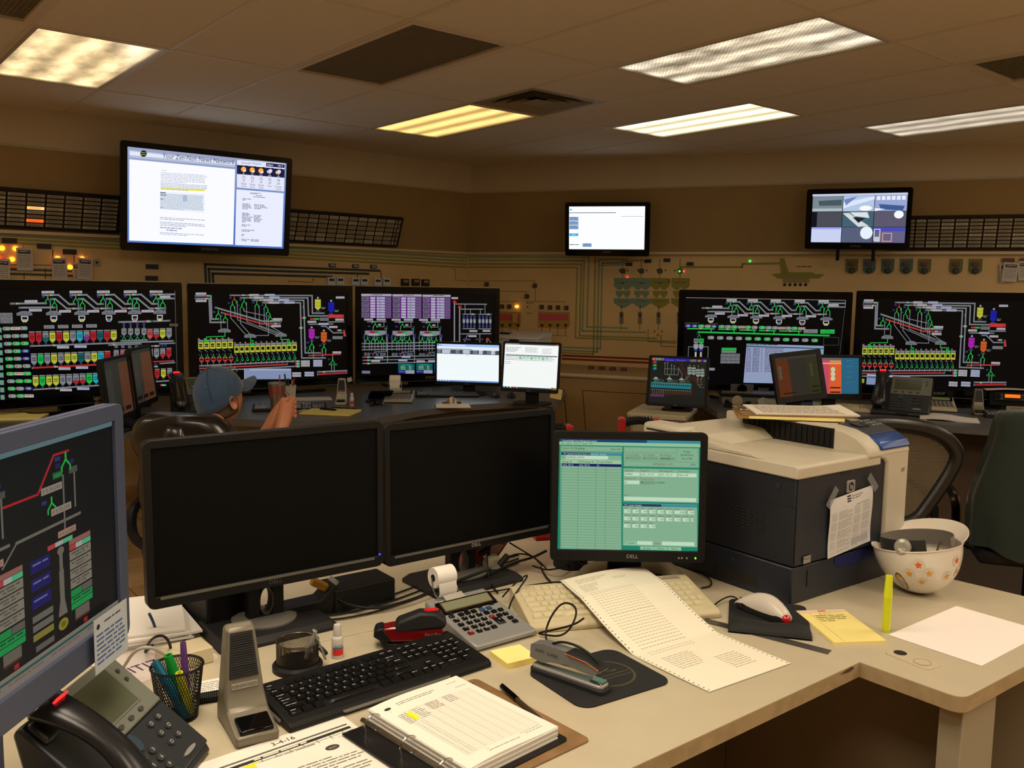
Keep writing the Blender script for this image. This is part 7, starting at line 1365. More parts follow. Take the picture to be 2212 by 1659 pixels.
for a in range(0, 2): c.text(-2.35+a*1.9, -.142, .075, 'BAMA', (170, 24, 30), 'l', sx=9.2)
c.build('red_lettering', M_print, t, lambda u, v, d: ((.0478+(-v-.14)*.045+d)*cos(u), (.0478+(-v-.14)*.045+d)*sin(u), -v))
q = Q(625, 868); t = thing('pen_cup', 'white pen cup with purple grapes holding pens on the far desk', 'pen cup', q, -.2)
MB().lathe([(.04, 0), (.043, .003), (.05, .105), (.053, .108), (.053, .114), (.048, .114), (.045, .01)], 6).build('cup', mat('ivory cup', (196, 190, 172), .4), t, smooth=20)
c = CV(1, 1); c.frame(-.028, -.09, .054, .07, .001, (110, 110, 96))
for a, b_, r_ in ((-.014, -.048, .006), (-.006, -.05, .006), (-.018, -.04, .006), (-.01, -.041, .006), (-.002, -.042, .006), (-.014, -.033, .006), (-.006, -.034, .005)): c.disc(a, b_, r_, (84, 40, 110), 8, 1)
c.line([(-.01, -.055), (.01, -.065), (.022, -.055), (.012, -.04)], .002, (40, 50, 30), 1); c.line([(.01, -.065), (-.005, -.085)], .002, (40, 50, 30), 1); c.disc(-.014, -.078, .007, (50, 80, 40), 6, 1, .004); c.build('grape_print', M_print, t, lambda u, v, d: (u, -.0402-(-v)*.095-d*2, -v))
for i, (x, y, h_, k, nm) in enumerate(((-.026, .01, .19, (16, 16, 18), 'black marker in the grape pen cup'), (-.008, .012, .16, (24, 24, 28), 'short black pen in the grape pen cup'), (.016, .012, .15, (150, 160, 180), 'pale pen in the grape pen cup'), (.03, .0, .165, (180, 24, 24), 'red marker in the grape pen cup'))):
    p0 = (q[0]+x*.3, q[1]+y*.3, ZD+.012); marker(nm, p0, (q[0]+x*1.25, q[1]+y, ZD+h_), k, .006)
mic('pale desktop microphone bound with rubber bands on the far desk', Q(738, 872), .1, False, mat('pale grey cast metal', (170, 164, 148), .5))
b = MB()
for k in range(4): z = .075+k*.006; b.tube([(.034*a, (-.006+(z-.06)*.17) if y < 0 else .05-(z)*.02, z+.004*(k % 2)*a) for a, y in ((-1, -1), (1, -1), (1, 1), (-1, 1))], .0014, 5, closed=True)
t = thing('rubber_bands', 'tan rubber bands around the pale microphone on the far desk', 'rubber band', Q(738, 872), .1); o = b.build('bands', mat('tan rubber band', (150, 106, 60), .6), t); o['kind'] = 'stuff'
wo('small white correction fluid bottle beside the pale far microphone', Q(760, 876), 1.15)
# black open hole punch
t = thing('hole_punch', 'open black hole punch between the correction bottle and the calculator', 'hole punch', Q(822, 868), .4)
MB().prism(rrect(.2, .09, .02), 0, .016, ch=.004).build('base', M_blk, t); MB().loft([[(x, y, z) for y, z in ((.03, .016), (.045, .04), (-.05+abs(x)*.1, .085), (-.055+abs(x)*.1, .076), (.02, .03))] for x in (-.08, -.04, .04, .08)]).build('lever', M_gloss, t, bevel=.003)
t = thing('computer_mouse', 'small black mouse in front of the open hole punch', 'mouse', Q(815, 876), .9)
mouse_mesh(t)
q = calculator('pale printing calculator with paper roll on the far desk', Q(862, 866), .05, 1.05, near=False, mc=mat('pale calculator shell', (150, 146, 134), .45)); paper_roll(*q, s=1.3)
keyboard('black keyboard behind the clipboard on the far desk', Q(965, 856), .12, .46, .15, M_blk, M_key, detail=False)
keyboard('black keyboard in front of the man in the blue cap', (-1.42, 5.62, ZD), .25, .46, .17, M_blk, M_key, detail=False)
t = thing('clipboard', 'clipboard with a bright chrome clip and white sheet on the far desk edge', 'clipboard', Q(978, 878), .12)
MB().prism(rrect(.24, .2, .01), 0, .004).build('board', mat('brown hardboard', (0, 0, 0)), t); MB().b3((-.112, -.095, .004), (.112, .08, .008)).build('sheets', M_paper, t)
MB().loft([[(x, .075, .008), (x, .095, .008), (x, .1, .008+h_), (x, .09, .012+h_)] for x, h_ in ((-.07, .006), (-.035, .012), (-.02, .036), (0, .046), (.02, .036), (.035, .012), (.07, .006))]).build('clip', M_chrome, t)
for x, y, nm in ((1070, 858, 'left of two dark mice below the white-lit monitors'), (1104, 858, 'right of two dark mice below the white-lit monitors')):
    t = thing('computer_mouse', nm, 'mouse', Q(x, y), 1.7); mouse_mesh(t, M_blk if x < 1100 else M_blk2)
t = thing('clipboard', 'clipboard under the large yellow pad on the far desk', 'clipboard', Q(708, 893), -.15); tq = Q(708, 893)
MB().prism(rrect(.36, .24, .01), 0, .004).build('board', mat('brown hardboard', (0, 0, 0)), t); MB().b3((-.18, -.05, .004), (-.15, .07, .016)).build('clip', M_chrome, t, bevel=.003)
t = thing('legal_pad', 'large yellow legal pad on the clipboard beside the clasped hands', 'note pad', (tq[0]+.01, tq[1], ZD+.0045), -.15); MB().b3((-.15, -.115, 0), (.17, .115, .011)).build('sheets', mat('pale legal yellow', (214, 200, 110), .75), t, bevel=.0005)
c = CV(1, 1)
for k in range(10): c.rect(-.14, -.1+k*.021, .3, .001, (170, 170, 90))
c.build('ruled_lines', M_print, t, lambda u, v, d: (u, -v, .0112+d))
pen('black pen lying on the large yellow pad on the far desk', (tq[0]-.06, tq[1]+.06), (tq[0]+.06, tq[1]+.0), ZD+.0165, M_gloss, None, .006)
pen('dark pen lying behind the large yellow pad on the far desk', (tq[0]-.02, tq[1]+.2), (tq[0]+.16, tq[1]+.17), ZD, M_gloss, None, .006)
sheet('loose_sheet', 'white sheet lying behind the grape pen cup on the far desk', 'paper', *Q(672, 862)[:2], .3, .28, .2, ZD+.001, None, col_=(196, 192, 186))
t = thing('crumpled_wrapper', 'crumpled clear wrapper beside the yellow pad on the far desk', 'wrapper', Q(658, 880)); random.seed(3)
b = MB(); b.loft([[(x, (.02+random.random()*.02)*cos(a), .016+(.012+random.random()*.012)*sin(a)) for a in [2*pi*i/9 for i in range(9)]] for x in (-.04, -.02, 0, .02, .04)]); b.build('foil', mat('clear foil', (170, 160, 140), .2, .3), t, smooth=5)
# note stuck on the lit report monitor, label strips on the televisions
def stuck(label, px, quad_h, k, p, rz, w_, h_, rot=0, text=None, name='sticky_note', cat='note'):
    t = thing(name, label, cat, p, rz); t.rotation_euler = (0, rot, rz); MB().b3((-w_/2, -.0006, -h_/2), (w_/2, 0, h_/2)).build('sheet', mat('note %s' % str(k), k, .8), t)
    if text:
        c = CV(1, 1)
        for i, s_ in enumerate(text): c.text(0, -(h_*.12-i*h_*.42), h_*.38, s_, (50, 46, 40), 'c')
        c.build('lettering', M_print, t, lambda u, v, d: (u, -.0007-d, -v))
    return t
stuck('yellow sticky note on the lower right corner of the lit report monitor', 0, 0, (214, 196, 130), (.299, 5.93, .83), -.315, .08, .07, .15)
def onTV(px, py, tvp, yaw, off=.06):
    n = V((sin(yaw), -cos(yaw), 0)); c0 = V((tvp[0]*K, tvp[1]*K, 0)); return PW(px, py, c0+n*off, n)
p = onTV(385, 825, (-2.409, 4.979), .81, .05); stuck('white label strip reading LEG 2 SET taped on the far left television', 0, 0, (190, 184, 172), p, .81, .10, .055, 0, ('LEG 2 SET', 'TO DRAG'), 'label_strip', 'label')
p = onTV(755, 820, (-1.597, 5.904), .622, .05); stuck('small white note on the frame between the second and third televisions', 0, 0, (200, 196, 186), p, .622, .04, .034, -.25)
p = onTV(375, 702, (-2.409, 4.979), .81, .05); stuck('narrow white strip on the right frame of the far left television', 0, 0, (150, 146, 134), p, .81, .06, .018, .05)
# small carved figurine and yellow pad at the far left, speaker-like grey handset base
t = thing('figurine', 'small brown carved figurine standing left of the turned-away monitors', 'figurine', Q(211, 893)); mw = mat('brown carved wood', (110, 80, 50), .4)
MB().lathe([(.02, 0), (.022, .01), (.014, .03), (.018, .05), (.012, .065), (.007, .07)], 14).build('body', mw, t); MB().sphere((0, 0, .084), .013, 12, 8).build('head', mw, t); MB().tube([(.0, .012, .055), (.02, -.005, .06), (.014, -.012, .075)], .004, 6).build('arm', mw, t)
t = thing('legal_pad', 'yellow legal pad at the far left behind the blue-grey monitor', 'note pad', Q(35, 902), .25); MB().b3((-.16, -.12, 0), (.16, .12, .014)).build('sheets', mat('legal yellow', (0, 0, 0)), t, bevel=.001)
keyboard('black keyboard below the turned-away monitors at the left', (-2.05, 4.95, ZD), 1.45, .42, .15, M_blk, M_key, detail=False)
# white office printer far behind
t = thing('laser_printer', 'white laser printer far behind the lit monitors, by the mimic board', 'printer', (.084, 8.06, .832), -.36); mp = mat('white printer plastic', (222, 222, 230), .5)
MB().b3((-.2, -.2, .0), (.22, .2, .27)).build('body', mp, t, bevel=.015); MB().loft([[(x, y, z) for y, z in ((-.21, .25), (-.21, .265), (-.05, .295), (.2, .305), (.2, .25))] for x in (-.205, .225)]).build('top_cover', mp, t, bevel=.01)
MB().prism(rrect(.09, .025, .01, 3, .0, .235), -.206, -.198, 'y').build('latch', M_blk2, t); MB().b3((-.18, -.1, .29), (-.09, -.03, .302)).build('control_panel', M_blk2, t)
# things on the right operator desk
t = thing('line_printer', 'grey wide terminal printer in front of the green-line television', 'printer', (1.70, 6.30, ZD), -.15)
MB().b3((-.2, -.1, 0), (.22, .16, .07)).build('body', mat('grey printer body', (120, 116, 108), .5), t, bevel=.006); MB().b3((-.21, -.11, .055), (.23, .17, .075)).build('black_band', M_blk, t, bevel=.004)
b = MB()
for k in range(30): b.cyl((-.19+k*.0138, -.05, .081), .004, .012, 6)
b.build('pin_row', mat('light pins', (170, 166, 156), .4), t)['kind'] = 'stuff'
MB().T((-.05, .03, .1), (.2, 0, 0)).box((0, 0, 0), (.16, .01, .06)).build('tear_plate', mat('grey tear plate', (104, 102, 96), .4), t); MB().T((-.05, .02, .1), (.2, 0, 0)).lathe([(.034, -.004), (.034, .0)], 20, (0, 0, 0), 'y').build('round_logo', M_gloss, t)
t = thing('tape_dispenser', 'black tape dispenser with a white roll beside the elevator monitor', 'tape dispenser', Q(1592, 880), -.25)
MB().loft([[(x, y, z) for x, z in ((-.09, 0), (.085, 0), (.09, .045), (.06, .04), (.03, .02), (-.03, .02), (-.06, .05), (-.08, .05))] for y in (-.028, .028)]).build('body', M_gloss, t, bevel=.004); MB().lathe([(.014, -.012), (.036, -.012), (.036, .012), (.014, .012)], 20, (.0, 0, .045), 'y').build('tape_roll', mat('pale tape roll', (196, 184, 156), .5), t)
t = thing('desk_tray', 'crumpled clear plastic sleeve beside the tape dispenser', 'plastic sleeve', Q(1650, 880), .3)
MB().loft([[(x, -.06, z), (x+.02, .0, z+.05), (x+.06, .06, z+.03), (x+.058, .061, z+.032), (x+.018, .001, z+.052), (x-.002, -.06, z+.003)] for x, z in ((-.07, .0), (-.03, .02), (.02, .005), (.07, .0))]).build('sleeve', mat('cloudy clear plastic', (160, 158, 150), .2, alpha=.75), t, smooth=10)
keyboard('beige keyboard in front of the orange and blue monitor', Q(1832, 886), -.35, .46, .18, mat('light beige plastic', (200, 184, 150), .5), M_beigekey, .035, .015, detail=False)
t = thing('computer_mouse', 'black mouse left of the right-hand telephone', 'mouse', Q(1905, 893), 2.9); mouse_mesh(t, M_gloss, 1.3)
t = thing('mouse_pad', 'dark mouse pad under the mouse near the right-hand telephone', 'mouse pad', (Q(1915, 893)[0], Q(1915, 893)[1], ZD-.0), -.2); MB().prism(rrect(.22, .19, .02), 0, .003).build('pad', M_rub, t)
for o in bpy.data.objects:
    if o.get('label') == 'black mouse left of the right-hand telephone': o.location.z += .0035
phone('upright telephone with a red light in front of the far right television', (2.60, 5.86, ZD), -.5, 1.15, False).scale = (1.4,)*3
t = thing('coiled_cord', 'black coiled telephone cord heaped before the right-hand telephone', 'cord', Q(1945, 900))
MB().tube([(.03*sin(k*.35)+.012*cos(k*1.9), .02*cos(k*.35)+.012*sin(k*1.9), .012+.008*sin(k*1.2)) for k in range(60)], .003, 5).build('coil', M_blk, t)
calculator('beige desk calculator without roll right of the right-hand telephone', Q(2022, 884), -.35, 1.25, near=False, mc=mat('beige calculator shell', (190, 178, 148), .45))
mic('dark desktop microphone in front of the two-way radio', Q(2112, 895), -.3, False)
q = Q(2165, 880); t = thing('two_way_radio', 'black two-way radio with an orange lit display at the right edge', 'radio', (q[0]+.02, q[1]-.02, ZD), -.35)
MB().b3((-.13, -.1, .02), (.15, .12, .13)).build('body', M_blk, t, bevel=.006); MB().b3((-.1, -.115, .06), (.12, -.1, .122)).build('front_face', M_blk2, t, bevel=.004); MB().b3((-.035, -.118, .085), (.06, -.114, .108)).build('display', emit_mat('orange display', (255, 110, 20), 1.1), t)
for x in (-.07, .09): MB().lathe([(.012, -.13), (.013, -.115)], 16, (x, 0, .095), 'y').build('knob', M_blk, t)
b = MB()
for k in range(3):
    for s in (-.055, .075): b.box((s, -.117, .075+k*.014), (.012, .004, .006))
b.build('side_keys', M_silver, t)['kind'] = 'stuff'
MB().b3((-.12, -.09, 0), (.14, .1, .02)).build('foot', M_blk, t)
t = thing('name_plate', 'small tan name plate standing in front of the two-way radio', 'sign', (q[0]+.0, q[1]-.17, ZD), -.3); MB().b3((-.06, -.004, 0), (.06, .004, .03)).build('plate', mat('tan plate', (150, 140, 116), .5), t, bevel=.001); c = CV(1, 1); c.text(0, -.008, .02, 'CARTEND', (60, 54, 44), 'c', sx=.9); c.build('lettering', M_print, t, lambda u, v, d: (u, -.0042-d, -v))
sheet('paper_sheet', 'white sheets lying on top of the two-way radio', 'paper', q[0]+.03, q[1]-.04, -.3, .36, .24, ZD+.1315, None, col_=(212, 204, 192), warp=lambda u, v: .012*sin(3*u), thick=.002)
sheet('paper_stack', 'white papers on the edge of the right desk beside the green coat', 'paper', 2.80, 5.62, -.42, .34, .22, ZD+.0005, None, col_=(214, 210, 204), thick=.012, warp=lambda u, v: .008*sin(5*u))
t = pad_block('sticky_note_pad', 'small yellow sticky note pad on the edge of the right desk', 'note pad', Q(1988, 912), -.3, .076, .076, .012, M_ypad)
keyboard('dark keyboard beneath the two-way radio', (3.32, 5.72, ZD), -.35, .44, .15, M_blk, M_key, detail=False)
# red-handled storage caddies standing on the near desk behind the monitors
def caddy(label, loc, rz, hi):
    t = thing('storage_caddy', label, 'crate', loc, rz); mr = mat('red caddy plastic', (150, 26, 20), .35)
    b = MB(); b.b3((-.07, -.09, 0), (.07, .09, .012)); b.b3((-.07, -.09, 0), (-.062, .09, .2)); b.b3((.062, -.09, 0), (.07, .09, .2)); b.b3((-.07, .082, 0), (.07, .09, .2)); b.b3((-.07, -.09, 0), (.07, -.082, .2)); b.build('bin', mr, t, bevel=.003)
    for s_ in (-1, 1): MB().prism(rrect(.024, hi-.1, .006, 3, s_*.058, .1+(hi-.1)/2), -.02, .02, 'y').build('side_post', mr, t, bevel=.003)
    b = MB(); b.loft([[(x, y, z) for y, z in ((-.016, h_-.02), (.016, h_-.02), (.018, h_-.004), (.01, h_+.004), (-.01, h_+.004), (-.018, h_-.004))] for x, h_ in ((-.05, hi-.012), (-.03, hi-.004), (0, hi), (.03, hi-.004), (.05, hi-.012))]); b.build('handle', M_blk, t)
    b = MB()
    for k in range(9): b.box((-.04+k*.01, 0, hi+.002), (.003, .034, .005))
    b.build('handle_ribs', M_blk2, t); return t
caddy('red and black carrying caddy left of the big laser printer', (.43, 2.95, .73), -.05, .375)
caddy('red and black carrying caddy behind the green-form monitor', (.13, 2.86, .73), .25, .36)
# ------------------------------------------------------------------ the man, his chair, the other chairs
def skin_body(name, verts, edges, radii, m, parent, root=0, sub=2, voxel=None):
    me = bpy.data.meshes.new(name); me.from_pydata([tuple(v) for v in verts], edges, []); me.update()
    o = obj(name, me, parent); me.materials.append(m)
    sk = o.modifiers.new('skin', 'SKIN')
    lay = me.skin_vertices[0].data
    for i, r_ in enumerate(radii): lay[i].radius = (r_, r_) if not isinstance(r_, tuple) else r_
    lay[root].use_root = True
    sk.use_smooth_shade = True; s = o.modifiers.new('sub', 'SUBSURF'); s.levels = s.render_levels = sub
    return o
def realize(o):                              # turn the modifier stack into a plain mesh
    bpy.context.view_layer.update(); dg = bpy.context.evaluated_depsgraph_get(); me = bpy.data.meshes.new_from_object(o.evaluated_get(dg)); o.modifiers.clear(); o.data = me; return me
M_skin = mat('warm skin', (196, 128, 92), .5, var=.06, vscale=30)
M_skin.node_tree.nodes['Principled BSDF'].inputs['Subsurface Weight'].default_value = .1
M_skin.node_tree.nodes['Principled BSDF'].inputs['Subsurface Radius'].default_value = (.01, .004, .002)
def person():
    hx, hy, hz = -1.25, 3.77, 1.05          # head centre
    t = thing('person', 'seated man in a faded blue baseball cap with clasped hands, seen from behind', 'person', (-1.3, 3.72, 0), 0)
    L = lambda x, y, z: (x+1.3, y-3.72, z)
    Vt, E, Rr = [], [], []
    def ch(pts, rs, root=None):
        ids = []
        for p, r_ in zip(pts, rs): Vt.append(p); Rr.append(r_); ids.append(len(Vt)-1)
        if root is not None: E.append((root, ids[0]))
        for a, b_ in zip(ids, ids[1:]): E.append((a, b_))
        return ids
    face = V((.53, .85, 0)).normalized(); side = V((.85, -.53, 0)).normalized()      # right side of the body
    F = lambda f, s_, z, bx=-1.25, by=3.72: L(bx+face.x*f+side.x*s_, by+face.y*f+side.y*s_, z)
    sp = ch([F(.02, 0, .50), F(.0, 0, .60), F(-.03, 0, .68), F(-.05, 0, .79), F(-.05, 0, .875), F(-.03, 0, .94), F(.0, 0, .99)], [.13, .125, .13, .10, .052, .047, .055])
    hands = V(L(-1.035, 3.98, .965))
    for s_ in (1, -1):
        sh = ch([F(-.045, s_*.12, .805), F(-.03, s_*.175, .785)], [.07, .06], sp[3])
        el = F(.16, s_*.19, .66) if s_ > 0 else F(.2, s_*.14, .66)
        wr = (hands.x+side.x*.035*s_-face.x*.05, hands.y+side.y*.035*s_-face.y*.05, hands.z-.075)
        a = ch([tuple((V(sh and Vt[sh[1]])*.5+V(el)*.5)), el, tuple(V(el)*.45+V(wr)*.55), wr], [.05, .043, .038, .031], sh[1])
        pm = ch([(hands.x+side.x*.03*s_-face.x*.01, hands.y+side.y*.03*s_-face.y*.01, hands.z-.005)], [.043], a[-1])
        for k in range(4):                    # fingers interlaced over the other hand
            dz = .034-.021*k; b0 = V((hands.x+side.x*.022*s_+face.x*.022, hands.y+side.y*.022*s_+face.y*.022, hands.z+dz+.006*s_)); k1 = b0+V(face)*.03+V((0, 0, .01))-side*.004*s_; k2 = k1-side*.034*s_+V(face)*.004; k3 = k2-side*.018*s_-V(face)*.02-V((0, 0, .006))
            ch([tuple(b0), tuple(k1), tuple(k2), tuple(k3)], [.0135, .0125, .0115, .009], pm[0])
        ch([(hands.x+side.x*.006*s_-face.x*.01, hands.y+side.y*.006*s_-face.y*.01, hands.z+.034), (hands.x-side.x*.008*s_+face.x*.004, hands.y-side.y*.008*s_+face.y*.004, hands.z+.052), (hands.x-side.x*.016*s_+face.x*.02, hands.y-side.y*.016*s_+face.y*.02, hands.z+.05)], [.015, .0125, .0105], pm[0])
        hp = ch([F(.04, s_*.1, .50)], [.1], sp[0]); kn = ch([F(.26, s_*.13, .50), F(.46, s_*.15, .50)], [.08, .062], hp[0]); ch([F(.45, s_*.15, .28), F(.42, s_*.15, .10)], [.05, .04], kn[1]); ch([F(.47, s_*.15, .055), F(.58, s_*.15, .04)], [.04, .032], len(Vt)-1)
    o = skin_body('body', Vt, E, Rr, M_skin, t); realize(o)
    fx = V(L(-1.25, 3.72, 0))
    def garment(name, test, off, m):
        bm = bmesh.new(); bm.from_mesh(o.data); bm.normal_update()
        bmesh.ops.delete(bm, geom=[f_ for f_ in bm.faces if not test(f_.calc_center_median())], context='FACES')
        for v in bm.verts: v.co += v.normal*off*(1+.35*sin(v.co.z*60+v.co.x*23)*.5)
        me = bpy.data.meshes.new(name); bm.to_mesh(me); bm.free(); me.materials.append(m); g = obj(name, me, t); q = g.modifiers.new('s', 'SOLIDIFY'); q.thickness = .004; q.offset = 1; return g
    ff = lambda p: (V((p.x, p.y, 0))-fx).dot(face); ss = lambda p: abs((V((p.x, p.y, 0))-fx).dot(side))
    garment('shirt', lambda p: p.z > .515 and p.z < .895 and ff(p) < (.175 if ss(p) > .1 else .2), .011, mat('dark olive work shirt', (40, 40, 34), .9, bump=.2, bscale=60))
    garment('trousers', lambda p: (p.z < .56 or (ff(p) > .12 and p.z < .63 and ss(p) < .25)) and p.z > .1 and ss(p) < .4, .012, mat('dark blue trousers', (36, 42, 56), .9))
    # head joined to the body mesh
    b = MB(); fc0 = V((face.x, face.y, 0)).normalized(); tl_ = .42; fc = fc0*cos(tl_)+V((0, 0, 1))*sin(tl_); up = V((0, 0, 1))*cos(tl_)-fc0*sin(tl_); hc = V(L(hx, hy, hz))
    N, Mn = 28, 20; rings = []
    for k in range(Mn+1):
        th = pi*min(.985, max(.015, k/Mn)); z = -cos(th)
        ring = []
        for i in range(N):
            a = 2*pi*i/N; f, s_ = cos(a), sin(a); rr = sin(th)
            df, ds = .098*f*rr, .077*s_*rr; zz = .118*z
            if z < 0: ds *= 1-.28*(-z)**1.5; df = df*(1-.12*(-z)) + (.012*max(0, f)*(-z))
            if f > 0:
                nose = math.exp(-((s_*rr*.077)/.011)**2)*math.exp(-((zz+.022)/.02)**2)*.026; brow = math.exp(-((zz-.018)/.012)**2)*.005; eye = -.008*sum(math.exp(-((s_*rr*.077-e)/.014)**2) for e in (-.031, .031))*math.exp(-((zz-.002)/.012)**2)
                mouth = .006*math.exp(-((zz+.058)/.012)**2)*math.exp(-((s_*rr*.077)/.025)**2); chin = .01*math.exp(-((zz+.1)/.02)**2)*math.exp(-((s_*rr*.077)/.03)**2)
                df += nose+brow+eye+mouth+chin
            ring.append(tuple(hc+fc*df+side*ds+up*zz))
        rings.append(ring)
    b.loft(rings)
    for s_ in (1, -1):                        # ears
        e0 = hc+side*.076*s_-fc*.004-up*.012
        b.loft([[tuple(e0+side*s_*(w_)+(-fc*.35+up*1)*0+fc*(r_*.62*cos(a)-.004*0-w_*.7)+up*(r_*sin(a)*(1.05 if sin(a) > 0 else .95))) for a in [2*pi*i/12 for i in range(12)]] for r_, w_ in ((.02, -.006), (.028, .004), (.033, .014), (.03, .02), (.022, .017), (.012, .008), (.004, .007))])
        b.sphere(tuple(hc+fc*.083+side*.031*s_+up*.002), .012, 10, 8)
    hb = b.build('head_tmp', M_skin, None, smooth=80); bm = bmesh.new(); bm.from_mesh(o.data); bm.from_mesh(hb.data); bm.to_mesh(o.data); bm.free(); bpy.data.objects.remove(hb)
    o.data.polygons.foreach_set('use_smooth', [True]*len(o.data.polygons))
    for s_ in (1, -1):
        e0 = hc+fc*.0865+side*.031*s_+up*.002; MB().sphere(tuple(e0), .0095, 12, 8).build('eye', mat('eye white', (220, 214, 206), .2), t); MB().sphere(tuple(e0+fc*.0062), .0045, 10, 6).build('iris', mat('brown iris', (50, 34, 24), .2), t); MB().tube([tuple(hc+fc*f+side*s_*w2+up*z2) for f, w2, z2 in ((.1, .014, .018), (.098, .03, .023), (.088, .045, .018))], .0028, 5).build('eyebrow', mat('short grey brown hair', (98, 80, 62), .9), t)
    MB().tube([tuple(hc+fc*f+side*w2+up*-.058) for f, w2 in ((.083, -.022), (.094, -.01), (.096, 0), (.094, .01), (.083, .022))], .004, 6, smooth=1).build('mouth', mat('lip', (160, 84, 70), .5), t)
    # hair at the nape, cap, brim
    rg = []
    for k in range(7):
        z = -.075+.115*k/6; rg.append([tuple(hc-fc*0+fc*(-(.0985*math.sqrt(max(0, 1-(z/.125)**2))+.005)*cos(a))+side*((.079*math.sqrt(max(0, 1-(z/.125)**2))*(1-.1*max(0, -z)/.07)+.004)*sin(a))+up*z) for a in [R(-100+i*10) for i in range(21)]])
    MB().loft(rg, cap=False, closed=False).build('hair', mat('short grey brown hair', (98, 80, 62), .9, bump=1, bscale=500, var=.4, vscale=200), t, smooth=80, solid=.004)
    mc = mat('washed blue denim cap', (54, 80, 110), .9, bump=.35, bscale=350, var=.22, vscale=14, sheen=.3); cap = MB(); tl = V((0, 0, 0)); rg = []
    for k in range(11):
        th = R(4+k*8.8); rg.append([tuple(hc+up*.012+fc*(.114*cos(a)*sin(th)-.002)+side*(.094*sin(a)*sin(th))+up*(.125*cos(th)-(.004+.03*max(0, -cos(a)))*(th/1.6)**3)) for a in [2*pi*i/36 for i in range(36)]])
    cap.loft([[tuple(hc+up*.137)]*36]+rg, cap=False); cp = cap.build('cap_crown', mc, t, smooth=80, solid=.004)
    MB().sphere(tuple(hc+up*.140-fc*.004), .008, 10, 6).build('cap_button', mc, cp)
    b = MB()
    for k in range(6): a0 = k*pi/3+.3; b.tube([tuple(hc+up*.0155+fc*(.1125*cos(a0)*sin(R(th))-.004)+side*(.0905*sin(a0)*sin(R(th)))+up*(.125*cos(R(th))-.014*cos(a0)*(R(th)/1.6))) for th in range(5, 90, 7)], .0016, 4)
    b.build('cap_seams', mat('cap seam', (42, 62, 86), .9), cp)
    for s_, th in ((-1, 50), (-.45, 52), (.45, 52)): a0 = pi*(1+s_*.42); MB().sphere(tuple(hc+up*.014+fc*(.114*cos(a0)*sin(R(th))-.004)+side*(.092*sin(a0)*sin(R(th)))+up*(.126*cos(R(th)))), .0035, 8, 5).build('eyelet', mat('eyelet', (110, 116, 120), .5), cp)
    rg = []
    for k in range(13):
        a = R(-58+k*9.7); e = cos(R(-58+k*9.7)*1.25); r1 = .092*max(0, e)
        p0 = hc+fc*(.110*cos(a)-.004)+side*(.088*sin(a))+up*(.012-.014*cos(a)); p1 = p0+fc*r1*1.05-up*(.002+.024*abs(sin(a)))*min(1, r1/.04)
        rg.append([tuple(p0), tuple((p0+p1)/2+up*.004), tuple(p1), tuple(p1-up*.003), tuple((p0+p1)/2), tuple(p0-up*.003)])
    MB().loft(rg).build('cap_brim', mc, cp, smooth=70)
    c = CV(1, 1); c.text(0, 0, .055, 'M', (206, 206, 206), 'c'); c.build('cap_emblem', M_print, cp, lambda u, v, d: tuple(hc+up*(.06-v*.8)+fc*(.114-.1*max(0, (-v))**1.2*1.1-.0+.001+.0)*1+side*(-u)))
    for s_ in (1, -1):
        MB().loft([[tuple(V(F(.42+f*.2-.04, s_*.15+w_*cos(a)*(.8+.5*sin(pi*min(1, f*1.1))), max(0, .045+h_*sin(a))))) for a in [2*pi*i/12 for i in range(12)]] for f, w_, h_ in ((0, .035, .045), (.3, .042, .06), (.6, .045, .042), (.9, .036, .03), (1.05, .012, .016))]).build('shoe', mat('brown work shoe', (60, 42, 28), .6), t, smooth=60)
person()
def exec_chair():
    t = thing('office_chair', 'black leather executive chair behind the man in the blue cap', 'office chair', (-1.22, 3.56, 0), -.25)
    ml = mat('wrinkled black leather', (20, 18, 16), .28, bump=.5, bscale=18, coat=.15)
    def cush(name, pts, par=t): return MB().loft(pts).build(name, ml, par, smooth=70, bevel=0)
    # backrest: padded slab leaning back
    def slab(z0, z1, y0, w_, th, n=8):
        rg = []
        for k in range(n+1):
            f = k/n; z = z0+(z1-z0)*f; e = sin(pi*(.08+.84*f))**.35; yy = y0-.14*(z-.5)
            rg.append([(w_*e*math.copysign(abs(cos(a))**.5, cos(a)), yy+th*e*math.copysign(abs(sin(a))**.8, sin(a)), z) for a in [2*pi*i/20 for i in range(20)]])
        return rg
    bk = cush('backrest', slab(.48, .88, -.10, .25, .05)); cush('headrest_pad', slab(.80, 1.03, -.115, .235, .07), t); cush('lower_pad', slab(.5, .8, -.06, .22, .04), t)
    MB().loft(slab(.84, 1.0, -.118, .06, .088)).build('centre_fold', ml, t, smooth=70)
    rg = [[(x, y+.08, .44+.04*e*h_) for x, h_ in ((-.26*e, 0), (-.25*e, 1), (.25*e, 1), (.26*e, 0), (.25*e, -1), (-.25*e, -1))] for y, e in ((-.24, .7), (-.2, 1), (.0, 1), (.2, 1), (.25, .75))]; MB().loft(rg).build('seat', ml, t, smooth=70, bevel=.01)
    for s_ in (-1, 1): MB().tube([(s_*.25, -.1, .46), (s_*.32, -.1, .5), (s_*.32, -.08, .64), (s_*.32, .2, .66), (s_*.31, .22, .6)], .02, 8, smooth=2).build('armrest', M_blk, t)
    MB().cyl((0, .05, .27), .03, .28).build('gas_column', M_blk, t)
    for k in range(5):
        a = 2*pi*k/5; MB().tube([(0, .05, .12), (.16*cos(a), .05+.16*sin(a), .1), (.3*cos(a), .05+.3*sin(a), .07)], .02, 8).build('leg', M_blk, t); MB().cyl((.3*cos(a), .05+.3*sin(a), .03), .028, .03, 14, 'x').build('caster', M_blk, t)
exec_chair()
